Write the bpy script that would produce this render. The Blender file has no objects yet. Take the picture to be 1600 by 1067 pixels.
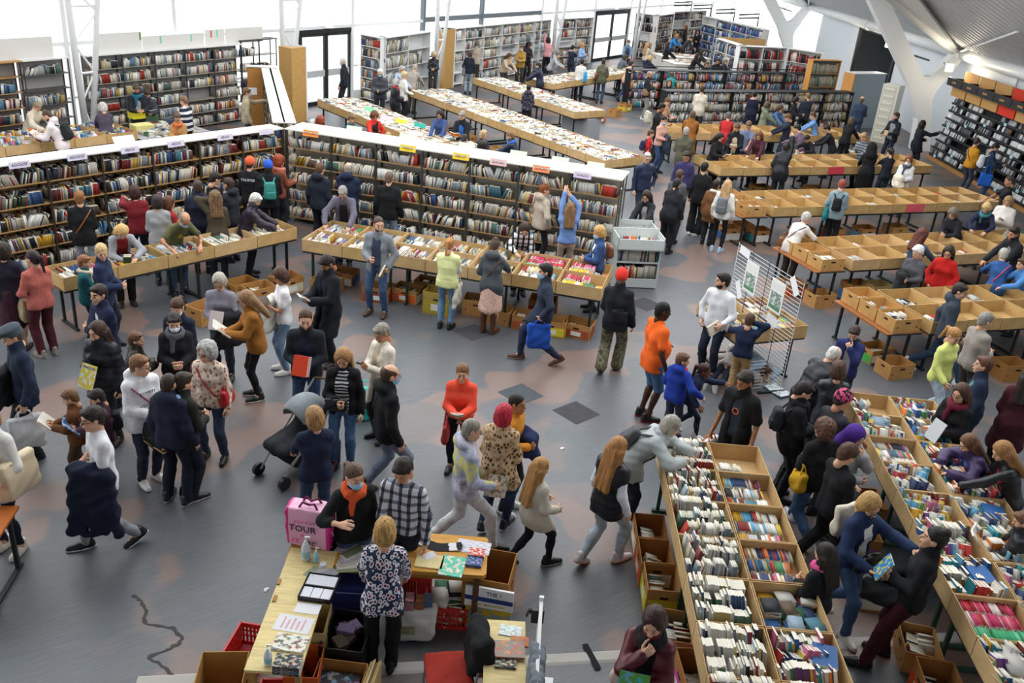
import bpy, math, random
import numpy as np
from mathutils import Vector, Matrix
R = math.radians
SC = bpy.context.scene
COL = SC.collection
rng = random.Random(11)

# ------------------------------------------------------------------ camera
CAM_F, CAM_PITCH, CAM_ROLL, CAM_H = 1413.7, 0.43317, 0.08704, 6.458
_cw = np.array([0, math.cos(CAM_PITCH), -math.sin(CAM_PITCH)])
_cr0 = np.array([1.0, 0, 0]); _cu0 = np.cross(_cr0, _cw)
_cr = math.cos(CAM_ROLL) * _cr0 + math.sin(CAM_ROLL) * _cu0
_cu = -math.sin(CAM_ROLL) * _cr0 + math.cos(CAM_ROLL) * _cu0
cd = bpy.data.cameras.new('camera'); cam = bpy.data.objects.new('camera', cd); COL.objects.link(cam)
cd.sensor_fit = 'HORIZONTAL'; cd.sensor_width = 36; cd.lens = 36 * CAM_F / 1600; cd.clip_end = 400
M3 = Matrix(((_cr[0], _cu[0], -_cw[0]), (_cr[1], _cu[1], -_cw[1]), (_cr[2], _cu[2], -_cw[2])))
cam.matrix_world = Matrix.Translation((0, 0, CAM_H)) @ M3.to_4x4()
SC.camera = cam

# ------------------------------------------------------------------ sky, exposure
SC.view_settings.view_transform = 'Standard'; SC.view_settings.look = 'None'
SC.view_settings.exposure = 0.9; SC.view_settings.gamma = 1.0
SC.view_settings.use_curve_mapping = False
SC.cycles.use_denoising = True
SC.cycles.max_bounces = 6; SC.cycles.diffuse_bounces = 3; SC.cycles.glossy_bounces = 3
SC.cycles.transparent_max_bounces = 8
SC.cycles.sample_clamp_indirect = 6
W = bpy.data.worlds.new('overcast_sky'); SC.world = W; W.use_nodes = True
_bg = W.node_tree.nodes['Background']; _bg.inputs[0].default_value = (0.96, 0.985, 1.0, 1); _bg.inputs[1].default_value = 1.5

# ------------------------------------------------------------------ materials
def lin(h):
    if not isinstance(h, str): return tuple(h)
    h = h.lstrip('#'); o = []
    for i in (0, 2, 4):
        c = int(h[i:i + 2], 16) / 255
        o.append(c / 12.92 if c <= 0.04045 else ((c + 0.055) / 1.055) ** 2.4)
    return tuple(o)
MATS = {}
class NT:
    def __init__(s, m): s.m = m; s.t = m.node_tree; s.b = m.node_tree.nodes['Principled BSDF']
    def n(s, ty, **k):
        nd = s.t.nodes.new(ty)
        for a, v in k.items():
            if a.startswith('_'): setattr(nd, a[1:], v)
            else: nd.inputs[a.replace('__', ' ')].default_value = v
        return nd
    def l(s, a, b): s.t.links.new(a, b)
    def coord(s, scale=(1, 1, 1), out='Object', rot=(0, 0, 0), ty='POINT'):
        tc = s.n('ShaderNodeTexCoord'); mp = s.n('ShaderNodeMapping'); mp.inputs['Scale'].default_value = scale
        mp.inputs['Rotation'].default_value = rot; mp.vector_type = ty
        s.l(tc.outputs[out], mp.inputs[0]); return mp.outputs[0]
    def noise(s, scale, vec=None, detail=3, rough=.5):
        nd = s.n('ShaderNodeTexNoise'); nd.inputs['Scale'].default_value = scale; nd.inputs['Detail'].default_value = detail; nd.inputs['Roughness'].default_value = rough
        if vec is not None: s.l(vec, nd.inputs['Vector'])
        return nd.outputs['Fac']
    def ramp(s, fac, stops, const=False):
        r = s.n('ShaderNodeValToRGB'); e = r.color_ramp
        if const: e.interpolation = 'CONSTANT'
        while len(e.elements) < len(stops): e.elements.new(0.5)
        for el, (p, c) in zip(e.elements, stops): el.position = p; el.color = (*lin(c), 1)
        s.l(fac, r.inputs[0]); return r.outputs[0]
    def mix(s, fac, a, b):
        m = s.n('ShaderNodeMix', _data_type='RGBA')
        for k, v in ((0, fac), (6, a), (7, b)):
            if hasattr(v, 'is_output') or hasattr(v, 'links'): s.l(v, m.inputs[k])
            else: m.inputs[k].default_value = v if k == 0 else (*lin(v), 1)
        return m.outputs[2]
    def base(s, c): s.l(c, s.b.inputs['Base Color'])
    def bump(s, fac, strength=.3, dist=.01):
        b = s.n('ShaderNodeBump'); b.inputs['Strength'].default_value = strength; b.inputs['Distance'].default_value = dist
        s.l(fac, b.inputs['Height']); s.l(b.outputs[0], s.b.inputs['Normal'])
def mat(kind, c='808080', c2='ffffff', c3='202020', rough=None):
    key = (kind, c, c2, c3, rough)
    if key in MATS: return MATS[key]
    m = bpy.data.materials.new('%s_%s' % (kind, c)); m.use_nodes = True; t = NT(m); b = t.b
    b.inputs['Base Color'].default_value = (*lin(c), 1); m.diffuse_color = (*lin(c), 1)
    r = .8
    if 'Specular IOR Level' in b.inputs: b.inputs['Specular IOR Level'].default_value = .3
    if kind in ('cloth', 'knit', 'denim', 'fleece', 'puffer'):
        v = t.coord(); f = t.noise({'knit': 26, 'fleece': 40, 'denim': 14}.get(kind, 9), v, 3)
        lo = tuple(x * (.78 if kind == 'denim' else .9) for x in lin(c)); hi = tuple(min(1, x * (1.25 if kind == 'denim' else 1.09) + .004) for x in lin(c))
        t.base(t.ramp(f, [(.3, lo), (.7, hi)])); r = {'puffer': .42, 'denim': .85}.get(kind, .88)
        t.bump(t.noise({'knit': 60, 'fleece': 45}.get(kind, 22), v, 2), .25, .012)
    elif kind == 'leather':
        t.bump(t.noise(30, t.coord()), .35, .006); r = .36; b.inputs['Specular IOR Level'].default_value = .5
    elif kind == 'stripe':      # c ground, c2 stripes, c3 = repeats per metre as text
        w = t.n('ShaderNodeTexWave', _wave_type='BANDS', _bands_direction='Z'); w.inputs['Scale'].default_value = float(c3) / 2 / 1.0 * .2; w.inputs['Distortion'].default_value = .6; w.inputs['Detail'].default_value = 1
        t.l(t.coord(), w.inputs['Vector']); t.base(t.ramp(w.outputs['Fac'], [(0, c), (.55, c2)], True))
    elif kind == 'plaid':
        ws = []
        for d in 'XZ':
            w = t.n('ShaderNodeTexWave', _wave_type='BANDS', _bands_direction=d); w.inputs['Scale'].default_value = float(c3); w.inputs['Distortion'].default_value = .4
            t.l(t.coord(), w.inputs['Vector']); ws.append(t.ramp(w.outputs['Fac'], [(0, c2), (.3, c)], True))
        mm = t.n('ShaderNodeMix', _data_type='RGBA', _blend_type='MULTIPLY'); mm.inputs[0].default_value = .85
        t.l(ws[0], mm.inputs[6]); t.l(ws[1], mm.inputs[7]); t.base(mm.outputs[2])
    elif kind == 'spots':       # leopard, leaves, florals
        vo = t.n('ShaderNodeTexVoronoi'); vo.inputs['Scale'].default_value = 26; t.l(t.coord((1, 1, .8)), vo.inputs['Vector'])
        t.base(t.ramp(vo.outputs['Distance'], [(0, c3), (.3, c2), (.52, c)], True))
    elif kind == 'camo':
        v = t.coord(); t.base(t.ramp(t.noise(11, v, 2), [(0, c), (.44, c2), (.56, c3)], True))
    elif kind == 'tiedye':
        v = t.coord(); t.base(t.ramp(t.noise(4.5, v, 3), [(.25, c3), (.42, c), (.52, c2), (.62, 'c9c46a'), (.75, c)]))
    elif kind == 'hair':
        v = t.coord((26, 26, 4)); f = t.noise(2.2, v, 4)
        t.base(t.ramp(f, [(.3, tuple(x * .55 for x in lin(c))), (.72, tuple(min(1, x * 1.5 + .006) for x in lin(c)))]))
        t.bump(f, .6, .01); r = .5
    elif kind == 'skin':
        v = t.coord(); f = t.noise(14, v, 2)
        t.base(t.ramp(f, [(.3, tuple(x * .9 for x in lin(c))), (.7, tuple(min(1, x * 1.08) for x in lin(c)))])); r = .5
        b.inputs['Subsurface Weight'].default_value = .0
    elif kind == 'card':        # cardboard
        v = t.coord((1, 1, 1)); f = t.noise(5, v, 4); g = t.n('ShaderNodeTexWave', _bands_direction='X'); g.inputs['Scale'].default_value = 40; t.l(v, g.inputs['Vector'])
        t.base(t.ramp(f, [(.3, tuple(x * .86 for x in lin(c))), (.7, tuple(x * 1.1 for x in lin(c)))])); t.bump(g.outputs['Fac'], .08, .002); r = .85
    elif kind == 'wood':
        v = t.coord((1.2, 9, 9)); f = t.noise(4, v, 4, .6)
        t.base(t.ramp(f, [(.3, tuple(x * .8 for x in lin(c))), (.7, tuple(min(1, x * 1.12) for x in lin(c)))])); r = .5
    elif kind == 'metal': b.inputs['Metallic'].default_value = .6; r = .45
    elif kind == 'plastic': r = .4; b.inputs['Specular IOR Level'].default_value = .5
    elif kind == 'vcol':
        a = t.n('ShaderNodeAttribute', _attribute_name='Col'); t.base(a.outputs['Color']); r = .6
    elif kind == 'print':       # colourful cover picture
        v = t.coord(out='Generated'); vo = t.n('ShaderNodeTexVoronoi'); vo.inputs['Scale'].default_value = 4.5; t.l(v, vo.inputs['Vector'])
        f = t.noise(5, v, 3); t.base(t.mix(t.ramp(f, [(.45, '000000'), (.5, 'ffffff')]), t.mix(.75, vo.outputs['Color'], c2), c)); r = .35
    elif kind == 'smallprint':  # rows of small grey writing
        v = t.coord(out='Generated'); w = t.n('ShaderNodeTexWave', _bands_direction='Y'); w.inputs['Scale'].default_value = 3.2; t.l(v, w.inputs['Vector'])
        nf = t.noise(30, v, 2); mm = t.n('ShaderNodeMath', _operation='MULTIPLY'); t.l(w.outputs['Fac'], mm.inputs[0]); t.l(nf, mm.inputs[1])
        t.base(t.ramp(mm.outputs[0], [(.30, c), (.42, c2)]))
    elif kind == 'glass':
        b.inputs['Transmission Weight'].default_value = 1; b.inputs['IOR'].default_value = 1.02; r = 0.0
    elif kind == 'lamp':
        b.inputs['Emission Color'].default_value = (*lin(c), 1); b.inputs['Emission Strength'].default_value = 6
    b.inputs['Roughness'].default_value = r if rough is None else rough
    MATS[key] = m; return m

# ------------------------------------------------------------------ mesh helpers
class MB:
    """collects boxes, tubes and prisms for one mesh object"""
    def __init__(s): s.v = []; s.f = []; s.mi = []
    def add(s, vs, fs, mi=0):
        o = len(s.v); s.v += [tuple(p) for p in vs]; s.f += [tuple(i + o for i in f) for f in fs]; s.mi += [mi] * len(fs); return s
    def box(s, x0, x1, y0, y1, z0, z1, mi=0, M=None):
        vs = [Vector((x, y, z)) for z in (z0, z1) for y in (y0, y1) for x in (x0, x1)]
        if M is not None: vs = [M @ p for p in vs]
        return s.add(vs, [(0, 2, 3, 1), (4, 5, 7, 6), (0, 1, 5, 4), (2, 6, 7, 3), (0, 4, 6, 2), (1, 3, 7, 5)], mi)
    def tube(s, pts, r, n=6, mi=0, r2=None, cap=True):
        pts = [Vector(p) for p in pts]; rings = []
        for i, p in enumerate(pts):
            d = (pts[min(i + 1, len(pts) - 1)] - pts[max(i - 1, 0)]).normalized()
            a = d.orthogonal().normalized() if i == 0 else (rings_a - d * rings_a.dot(d)).normalized(); rings_a = a; b = d.cross(a)
            rr = r if r2 is None else r + (r2 - r) * i / (len(pts) - 1)
            rings.append([p + (a * math.cos(2 * math.pi * k / n) + b * math.sin(2 * math.pi * k / n)) * rr for k in range(n)])
        vs = [q for g in rings for q in g]; fs = []
        for i in range(len(pts) - 1):
            for k in range(n): fs.append((i * n + k, i * n + (k + 1) % n, (i + 1) * n + (k + 1) % n, (i + 1) * n + k))
        if cap: fs += [tuple(range(n))[::-1], tuple(range((len(pts) - 1) * n, len(pts) * n))]
        return s.add(vs, fs, mi)
    def prism(s, poly, h0, h1, mi=0, M=None):
        """poly in xy extruded in z (or mapped by M)"""
        n = len(poly); vs = [Vector((x, y, h0)) for x, y in poly] + [Vector((x, y, h1)) for x, y in poly]
        if M is not None: vs = [M @ p for p in vs]
        return s.add(vs, [tuple(range(n))[::-1], tuple(range(n, 2 * n))] + [(i, (i + 1) % n, n + (i + 1) % n, n + i) for i in range(n)], mi)
    def lathe(s, prof, n=12, mi=0, M=None):
        vs = []; fs = []
        for r, z in prof:
            for k in range(n):
                p = Vector((r * math.cos(2 * math.pi * k / n), r * math.sin(2 * math.pi * k / n), z)); vs.append(M @ p if M is not None else p)
        m = len(prof)
        for i in range(m - 1):
            for k in range(n): fs.append((i * n + k, i * n + (k + 1) % n, (i + 1) * n + (k + 1) % n, (i + 1) * n + k))
        fs += [tuple(range(n))[::-1], tuple(range((m - 1) * n, m * n))]
        return s.add(vs, fs, mi)
    def mesh(s, name):
        me = bpy.data.meshes.new(name); me.from_pydata([tuple(p) for p in s.v], [], s.f)
        if any(s.mi): me.polygons.foreach_set('material_index', s.mi)
        me.update(); return me
def link(name, me, mats=None, parent=None, loc=(0, 0, 0), rz=0, rot=None):
    o = bpy.data.objects.new(name, me)
    if mats is not None and me is not None:
        for m in (mats if isinstance(mats, (list, tuple)) else [mats]):
            if len(me.materials) < (len(mats) if isinstance(mats, (list, tuple)) else 1): me.materials.append(m)
    o.location = loc; o.rotation_euler = rot if rot is not None else (0, 0, rz)
    if parent is not None: o.parent = parent
    COL.objects.link(o); return o
def obj(name, mb, mats, parent=None, loc=(0, 0, 0), rz=0, smooth=False, rot=None):
    me = mb.mesh(name)
    if smooth: me.polygons.foreach_set('use_smooth', [True] * len(me.polygons))
    return link(name, me, mats, parent, loc, rz, rot)
def tag(o, label=None, cat=None, group=None, kind=None):
    if label: o['label'] = label
    if cat: o['category'] = cat
    if group: o['group'] = group
    if kind: o['kind'] = kind
    return o
def thing(name, label, cat, loc=(0, 0, 0), rz=0, group=None):
    o = bpy.data.objects.new(name, None); o.empty_display_size = .1; o.location = loc; o.rotation_euler = (0, 0, rz); COL.objects.link(o)
    return tag(o, label, cat, group)
def struct(name, mb, mats, smooth=False, **k): return tag(obj(name, mb, mats, smooth=smooth, **k), kind='structure')
def V2(a): return Vector((a[0], a[1], 0))
def text_mesh(txt, size, extrude=.001, font_shear=0):
    cu = bpy.data.curves.new('lettering', 'FONT'); cu.body = txt; cu.size = size; cu.extrude = extrude; cu.align_x = 'CENTER'; cu.align_y = 'CENTER'; cu.shear = font_shear; cu.resolution_u = 2
    to = bpy.data.objects.new('lettering', cu); COL.objects.link(to)
    me = bpy.data.meshes.new_from_object(to.evaluated_get(bpy.context.evaluated_depsgraph_get())); COL.objects.unlink(to); bpy.data.objects.remove(to); bpy.data.curves.remove(cu)
    return me
def lettering(txt, size, color, parent, loc, rot, shear=0, name='lettering'):
    me = text_mesh(txt, size, .0015, shear); me.materials.clear(); me.materials.append(mat('plain', color)); return link(name, me, None, parent, loc, 0, rot)
ORD = ['first', 'second', 'third', 'fourth', 'fifth', 'sixth', 'seventh', 'eighth', 'ninth', 'tenth', 'eleventh', 'twelfth', 'thirteenth', 'fourteenth', 'fifteenth', 'sixteenth', 'seventeenth', 'eighteenth', 'nineteenth', 'twentieth', 'twenty-first', 'twenty-second', 'twenty-third', 'twenty-fourth']
# ================================================================== the hall
# --- floor: worn streaky carpet, grey-blue with rusty patches
def carpet():
    m = bpy.data.materials.new('streaked_carpet'); m.use_nodes = True; t = NT(m)
    v = t.coord((1, 1, 1)); st = t.coord((1 / 2.4, 1 / 52, 1), rot=(0, 0, R(36)), ty='TEXTURE')
    patch = t.noise(.62, v, 2.0, .45); patch2 = t.noise(.33, t.coord((1, 1, 1), rot=(0, 0, R(70))), 2, .5)
    c = t.mix(t.ramp(patch, [(.52, '000000'), (.55, 'f4f4f4')]), '4a4d52', '775d52')
    c = t.mix(t.ramp(patch2, [(.55, '000000'), (.585, 'c0c0c0')]), c, '434d55')
    s = t.noise(1.0, st, 3, .6)
    c = t.mix(t.ramp(s, [(.38, '000000'), (.8, '7a7a7a')]), c, '97979a')
    g = t.noise(90, v, 2)
    c = t.mix(t.ramp(g, [(.45, '000000'), (.8, '5a5a5a')]), c, '2b2e33')
    t.base(c); t.b.inputs['Roughness'].default_value = .43; t.b.inputs['Specular IOR Level'].default_value = .8
    t.bump(g, .25, .003); return m
CARPET = carpet()
WD = Vector((.508, .861, 0)); WN = Vector((.861, -.508, 0)); WP0 = Vector((-10.45, 27.7, 0))   # glazed wall: run, inward normal, origin
WRZ = math.atan2(.861, .508)
def wp(s, off=0, z=0): p = WP0 + WD * s + WN * off; return Vector((p.x, p.y, z))
a, b_ = wp(-22), wp(50.5)
fl = MB().prism([(a.x, a.y), (a.x + 3, -3), (15.3, -3), (15.3, b_.y), (b_.x, b_.y)][::-1], -.12, 0)
struct('floor', fl, CARPET)
tile = MB().box(-.25, .25, -.25, .25, 0, .003)
for x, y, lb in ((1.03, 11.68, 'on open floor behind the red jacket girl'), (-.68, 14.2, 'before the woman in the pink skirt'), (.2, 12.1, 'left of the darkest one on open floor'), (2.5, 16.2, 'beside the grey book browser')):
    tag(obj('carpet_tile', tile, [mat('cloth', '434246'), mat('cloth', '4a4f55')][x < 1 and x > 0], None, (x, y, 0), R(-46)), 'dark grey square carpet patch ' + lb, 'carpet tile')
pv = MB().box(-60, 60, 0, 70, -.2, -.1); pa = wp(0)
struct('outside_ground', pv, mat('plain', 'd8d8d6'), loc=(pa.x, pa.y, 0), rz=WRZ)

# --- glazed wall: mullions every few metres, low dark rail, panes, doors
GLASS = bpy.data.materials.new('window_glass'); GLASS.use_nodes = True
_t = GLASS.node_tree; _o = _t.nodes['Material Output']; _t.nodes.remove(_t.nodes['Principled BSDF'])
_tr = _t.nodes.new('ShaderNodeBsdfTransparent'); _gl = _t.nodes.new('ShaderNodeBsdfGlossy'); _gl.inputs['Roughness'].default_value = .05; _mx = _t.nodes.new('ShaderNodeMixShader'); _mx.inputs[0].default_value = .06
_t.links.new(_tr.outputs[0], _mx.inputs[1]); _t.links.new(_gl.outputs[0], _mx.inputs[2]); _t.links.new(_mx.outputs[0], _o.inputs[0])
WHITE = mat('plain', 'e6e8e8', rough=.5); GREYF = mat('plain', '6d767d', rough=.5); DARKF = mat('plain', '23272b', rough=.5)
MUL = [-22, -17, -12, -8.6, -3.82, -.36, 3.9, 7.3, 11.5, 15.6, 20.6, 26.0, 30.3, 34.5, 38.5, 43, 47, 50.5]
for i in range(len(MUL) - 1):
    s0, s1 = MUL[i], MUL[i + 1]; L = s1 - s0
    door = i in (6, 11); dark = i in (8, 9)
    fm = GREYF if dark else WHITE
    m = MB().box(-.06, .06, -.09, .09, 0, 6.2)                       # mullion
    m.box(0, L, -.07, .07, 6.0, 6.2).box(0, L, -.05, .05, 4.3, 4.38)
    m.box(0, L, -.07, .07, 2.58, 2.76 if dark else 2.68)
    if not door: m.box(0, L, -.05, .05, 0, .35).box(0, L, -.03, .03, 1.2, 1.26)
    p = wp(s0); w = struct('window_%d' % (i + 1), m, fm, loc=p, rz=WRZ)
    for z0, z1 in ((4.38, 6.0), (2.7, 4.3)) + (() if door else ((.35, 2.58),)):
        obj('pane', MB().box(.06, L - .06, -.006, .006, z0, z1), GLASS, w)
    if door:
        d0 = .83 if i == 6 else .3; d1 = L - .05; nd = 2
        dm = MB(); fr = .07
        dm.box(d0 - fr, d0, -.08, .08, 0, 2.55).box(d1, d1 + fr, -.08, .08, 0, 2.55).box(d0 - fr, d1 + fr, -.08, .08, 2.45, 2.58)
        dr = struct('door_%d' % (1 if i == 6 else 2), dm, DARKF, loc=p, rz=WRZ)
        if i == 6: obj('side_panel', MB().box(.06, d0 - fr, -.03, .03, 0, 2.58), WHITE, w)
        for k in range(nd):
            x0 = d0 + (d1 - d0) * k / nd; x1 = d0 + (d1 - d0) * (k + 1) / nd
            lf = MB().box(x0, x0 + .09, -.04, .04, 0, 2.45).box(x1 - .09, x1, -.04, .04, 0, 2.45).box(x0, x1, -.04, .04, 2.34, 2.45).box(x0, x1, -.04, .04, 0, .14)
            o = obj('door_leaf', lf, DARKF, dr)
            obj('push_rail', MB().box(x0 + .09, x1 - .09, -.05, .02, .98, 1.2), mat('plain', 'b9bcbc'), o)
            obj('pane', MB().box(x0 + .09, x1 - .09, -.005, .005, .14, 2.34), GLASS, o)
        ex = thing('exit_sign', 'small white exit lamp box above glass door %s' % ('beside the rounded brown panel' if i == 6 else 'at the far bookcases'), 'exit sign', p + WN * .14 + WD * (d0 + d1) / 2 + Vector((0, 0, 2.62)), WRZ)
        obj('housing', MB().box(-.17, .17, -.05, .03, 0, .14), mat('plain', 'f4f6f4'), ex); obj('face', MB().box(-.15, .15, -.055, -.05, .02, .12), mat('lamp', 'e8ffe8'), ex)

# --- lattice columns just inside the glazing: two tubes spread upward with lacing
for k, (s, spread) in enumerate(((-3.95, .75), (3.3, .8), (11.5, .75), (20.8, .9), (29.9, .9))):
    p = wp(s, .8)
    c = tag(obj('lattice_column', MB().tube([(-.05, 0, 0), (-.16, 0, 3.8), (-.22, 0, 6.6)], .085, 10), WHITE, None, p, WRZ, True),
            ['white lattice column beside the grey-topped shelf at far left', 'white lattice column behind the rounded brown panel by the first glass door', 'white lattice column beside the second brown panel', 'white lattice column between the two white bookcases at the back', 'white lattice column behind the farthest white bookcases'][k], 'column')
    obj('second_tube', MB().tube([(.06, 0, 0), (.06 + spread * .82, 0, 3.8), (.06 + spread * 1.3, 0, 6.6)], .075, 10), WHITE, c, smooth=True)
    z = .5; side = 0
    while z < 6:
        xa = -.05 - .03 * z; xb = .06 + spread * .2158 * z; z2 = z + .75; xa2 = -.05 - .03 * z2; xb2 = .06 + spread * .2158 * z2
        obj('lacing_bar', MB().tube([(xa if side else xb, 0, z), (xb2 if side else xa2, 0, z2)], .028, 5), WHITE, c); side = 1 - side; z = z2
    for zz in (2.0, 3.65, 5.2): obj('cross_bar', MB().tube([(-.05 - .03 * zz, 0, zz), (.06 + spread * .2158 * zz, 0, zz)], .035, 6), WHITE, c)

# --- right wall, dark doorway, slit windows
WALLM = mat('plain', 'e0e7ec', rough=.7)
wr = MB().box(15.3, 15.5, -3, 40.8, 0, 3.6).box(15.3, 15.5, 46.7, 52.6, 0, 3.6).box(15.3, 15.5, 40.8, 46.7, 3.2, 3.6)
struct('wall_right', wr, WALLM)
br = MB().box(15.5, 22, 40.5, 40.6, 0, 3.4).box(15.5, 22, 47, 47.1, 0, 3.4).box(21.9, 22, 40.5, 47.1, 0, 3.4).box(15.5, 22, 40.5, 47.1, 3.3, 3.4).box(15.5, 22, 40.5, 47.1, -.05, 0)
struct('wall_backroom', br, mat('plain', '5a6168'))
struct('trim_1', MB().box(15.22, 15.3, 46.0, 46.75, 0, 3.25), WHITE)
struct('trim_2', MB().box(15.2, 15.32, 45.85, 46.0, 0, 3.25).box(15.2, 15.32, 40.75, 40.9, 0, 3.25).box(15.2, 15.32, 40.75, 46.0, 3.15, 3.27), DARKF)
struct('trim_3', MB().box(15.24, 15.3, 30.1, 30.5, 2.1, 3.4), WHITE)
struct('trim_4', MB().box(15.22, 15.3, -3, 40.7, 3.32, 3.4), WHITE)
for i, (y0, y1) in enumerate(((52.6, 57), (57, 61.5), (61.5, 66), (66, 71))):
    w = struct('window_%d' % (20 + i), MB().box(15.3, 15.42, y0, y0 + .12, 0, 3.6).box(15.3, 15.42, y0, y1, 3.4, 3.6).box(15.3, 15.42, y0, y1, 0, .3), WHITE)
    obj('pane', MB().box(15.35, 15.36, y0 + .12, y1, .3, 3.4), GLASS, w)
# --- corrugated roof on the right, its eaves tube, the Y columns and rafters
rv = []; rf = []; y = 4.0; k = 0; prof = ((0, 0), (.17, 0), (.23, .13), (.40, .13))
while y < 71:
    for dy, dz in prof:
        for x in (15.6, 10.1): rv.append((x, y + dy, 3.62 + (15 - x) * .5 + dz))
        if k: rf.append((k * 2 - 2, k * 2 - 1, k * 2 + 1, k * 2))
        k += 1
    y += .46
mbr = MB(); mbr.add(rv, rf); struct('ceiling', mbr, mat('plain', 'd0d4d6', rough=.5))
struct('ceiling_left', MB().box(-22, 50, 0, 3.0, 6.3, 6.45), mat('plain', 'a5a9ac'), loc=WP0, rz=WRZ - 0).scale = (1, -1, 1)  # unseen roof strip, kept narrow to let more sky light in
struct('ceiling_near', MB().box(-22, 15.5, -3, 8.0, 8.6, 8.8), mat('plain', 'a5a9ac'))  # unseen roof slab, its reach shaped to darken the near floor
struct('wall_near', MB().box(-22, 15.5, -3.2, -3, 0, 8.8), mat('plain', 'b5babd'))
eaves = MB()
for y0 in (14, 24, 34, 44.2, 54.4, 64.6): eaves.tube([(15, y0 + .08, 3.46), (15, y0 + 10 - .08, 3.46)], .2, 14).tube([(15, y0 - .08, 3.46), (15, y0 + .08, 3.46)], .225, 14)
struct('eaves_tube', eaves, mat('plain', 'eceeee', rough=.45), smooth=True)
YC = [(10.3, 5.75), (11.28, 4.96), (13.38, 2.27), (14.0, 1.11), (14.1, 0), (14.75, 0), (14.5, 1.04), (14.33, 1.83), (14.4, 2.17), (15.0, 3.29), (14.71, 3.53), (14.1, 2.66), (13.97, 2.6), (13.83, 2.62), (13.68, 2.78), (11.98, 5.02), (11.0, 6.0)]
MY = Matrix(((1, 0, 0, 0), (0, 0, 1, 0), (0, 1, 0, 0), (0, 0, 0, 1)))
for y0, lb in ((34.0, 'broad white forked steel column beside the disc racks'), (54.4, 'white forked steel column behind the far bookcases'), (13.6, 'forked steel column beyond the right edge')):
    if y0 < 20: continue
    c = tag(obj('forked_column', MB().prism(YC, -.22, .22, 0, MY), mat('plain', 'e6e8e8', rough=.5), None, (0, y0, 0)), lb, 'column')
    obj('collar', MB().tube([(14.75, 0, 3.35), (15.0, 0, 3.46)], .25, 12), WHITE, c, smooth=True)
    obj('rafter_tube', MB().tube([(14.85, 0, 3.5), (11.4, -1.9, 5.2), (8, -3.8, 6.9)], .17, 12), WHITE, c, smooth=True)
    obj('rafter_fin', MB().add([(14.85, -.05, 3.6), (11.4, -2.0, 5.32), (8, -3.9, 7.0), (8, -8.8, 7.0), (11.0, -5.0, 5.5), (14.85, -.05, 3.52), (11.4, -2.0, 5.24), (8, -3.9, 6.92), (8, -8.8, 6.92), (11.0, -5.0, 5.42)], [(0, 1, 2, 3, 4), (9, 8, 7, 6, 5), (0, 4, 9, 5), (4, 3, 8, 9), (0, 5, 6, 1), (1, 6, 7, 2)]), mat('plain', 'e2e4e4'), c)
    obj('tie_rod', MB().tube([(14.85, -.2, 3.55), (12.0, -9.6, 4.95)], .035, 6), WHITE, c)
    obj('arm_bracket', MB().tube([(14.15, .5, 3.1), (13.0, .5, 3.35)], .035, 6), GREYF, c)
def spot(loc, rz, lb, pw):
    t = thing('wall_lamp', lb, 'lamp', loc, rz)
    obj('housing', MB().box(-.14, .14, -.06, .1, -.13, .13), mat('plain', 'c5c8c9'), t); obj('lens', MB().box(-.12, .12, -.075, -.06, -.11, .11), mat('lamp', 'ffe9c4'), t)
    obj('bracket', MB().tube([(0, .1, 0), (0, .5, .1)], .02, 6), DARKF, t)
    l = bpy.data.lights.new('lamp_glow', 'POINT'); l.energy = pw; l.color = (1, .86, .66); l.shadow_soft_size = .1; lo = bpy.data.objects.new('lamp_glow', l); lo.location = (0, -.2, 0); lo.parent = t; COL.objects.link(lo)
spot((14.35, 33.2, 3.05), R(0), 'lit floodlight on the arm of the near forked column', 25)
spot((15.9, 43.6, 2.75), R(-40), 'lit floodlight inside the dark doorway', 90)
spot((15.9, 41.7, 3.0), R(-30), 'lit floodlight half hidden behind the forked column', 60)
# --- white cable cover strip on the floor with black tape
c0, c1 = Vector((-3.1, 5.98, 0)), Vector((8.0, 8.12, 0)); dv = (c1 - c0); L = dv.length; az = math.atan2(dv.y, dv.x)
st = thing('cable_cover', 'white cable cover strip running across the floor in front', 'cable cover', c0, az)
for i in range(int(L / 1.4) + 1): obj('segment', MB().prism([(-.075, 0), (.075, 0), (.05, .014), (-.05, .014)], i * 1.4 + .003, (i + 1) * 1.4 - .003, 0, Matrix(((0, 0, 1, 0), (1, 0, 0, 0), (0, 1, 0, 0), (0, 0, 0, 1)))), mat('plain', 'b9b6b0'), st)
for s, rr in ((4.22, 10), (6.45, -28), (6.62, 35)):
    tag(obj('tape_strip', MB().box(-.03, .03, -.17, .17, .016, .019), mat('plain', '15171a'), None, c0 + dv.normalized() * s, az + R(rr)), 'black tape across the cable cover %s' % {10: 'left of the woman in burgundy leather', -28: 'slanting left beside the woman in dark red trousers', 35: 'slanting right beside the woman in dark red trousers'}[rr], 'tape')
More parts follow.
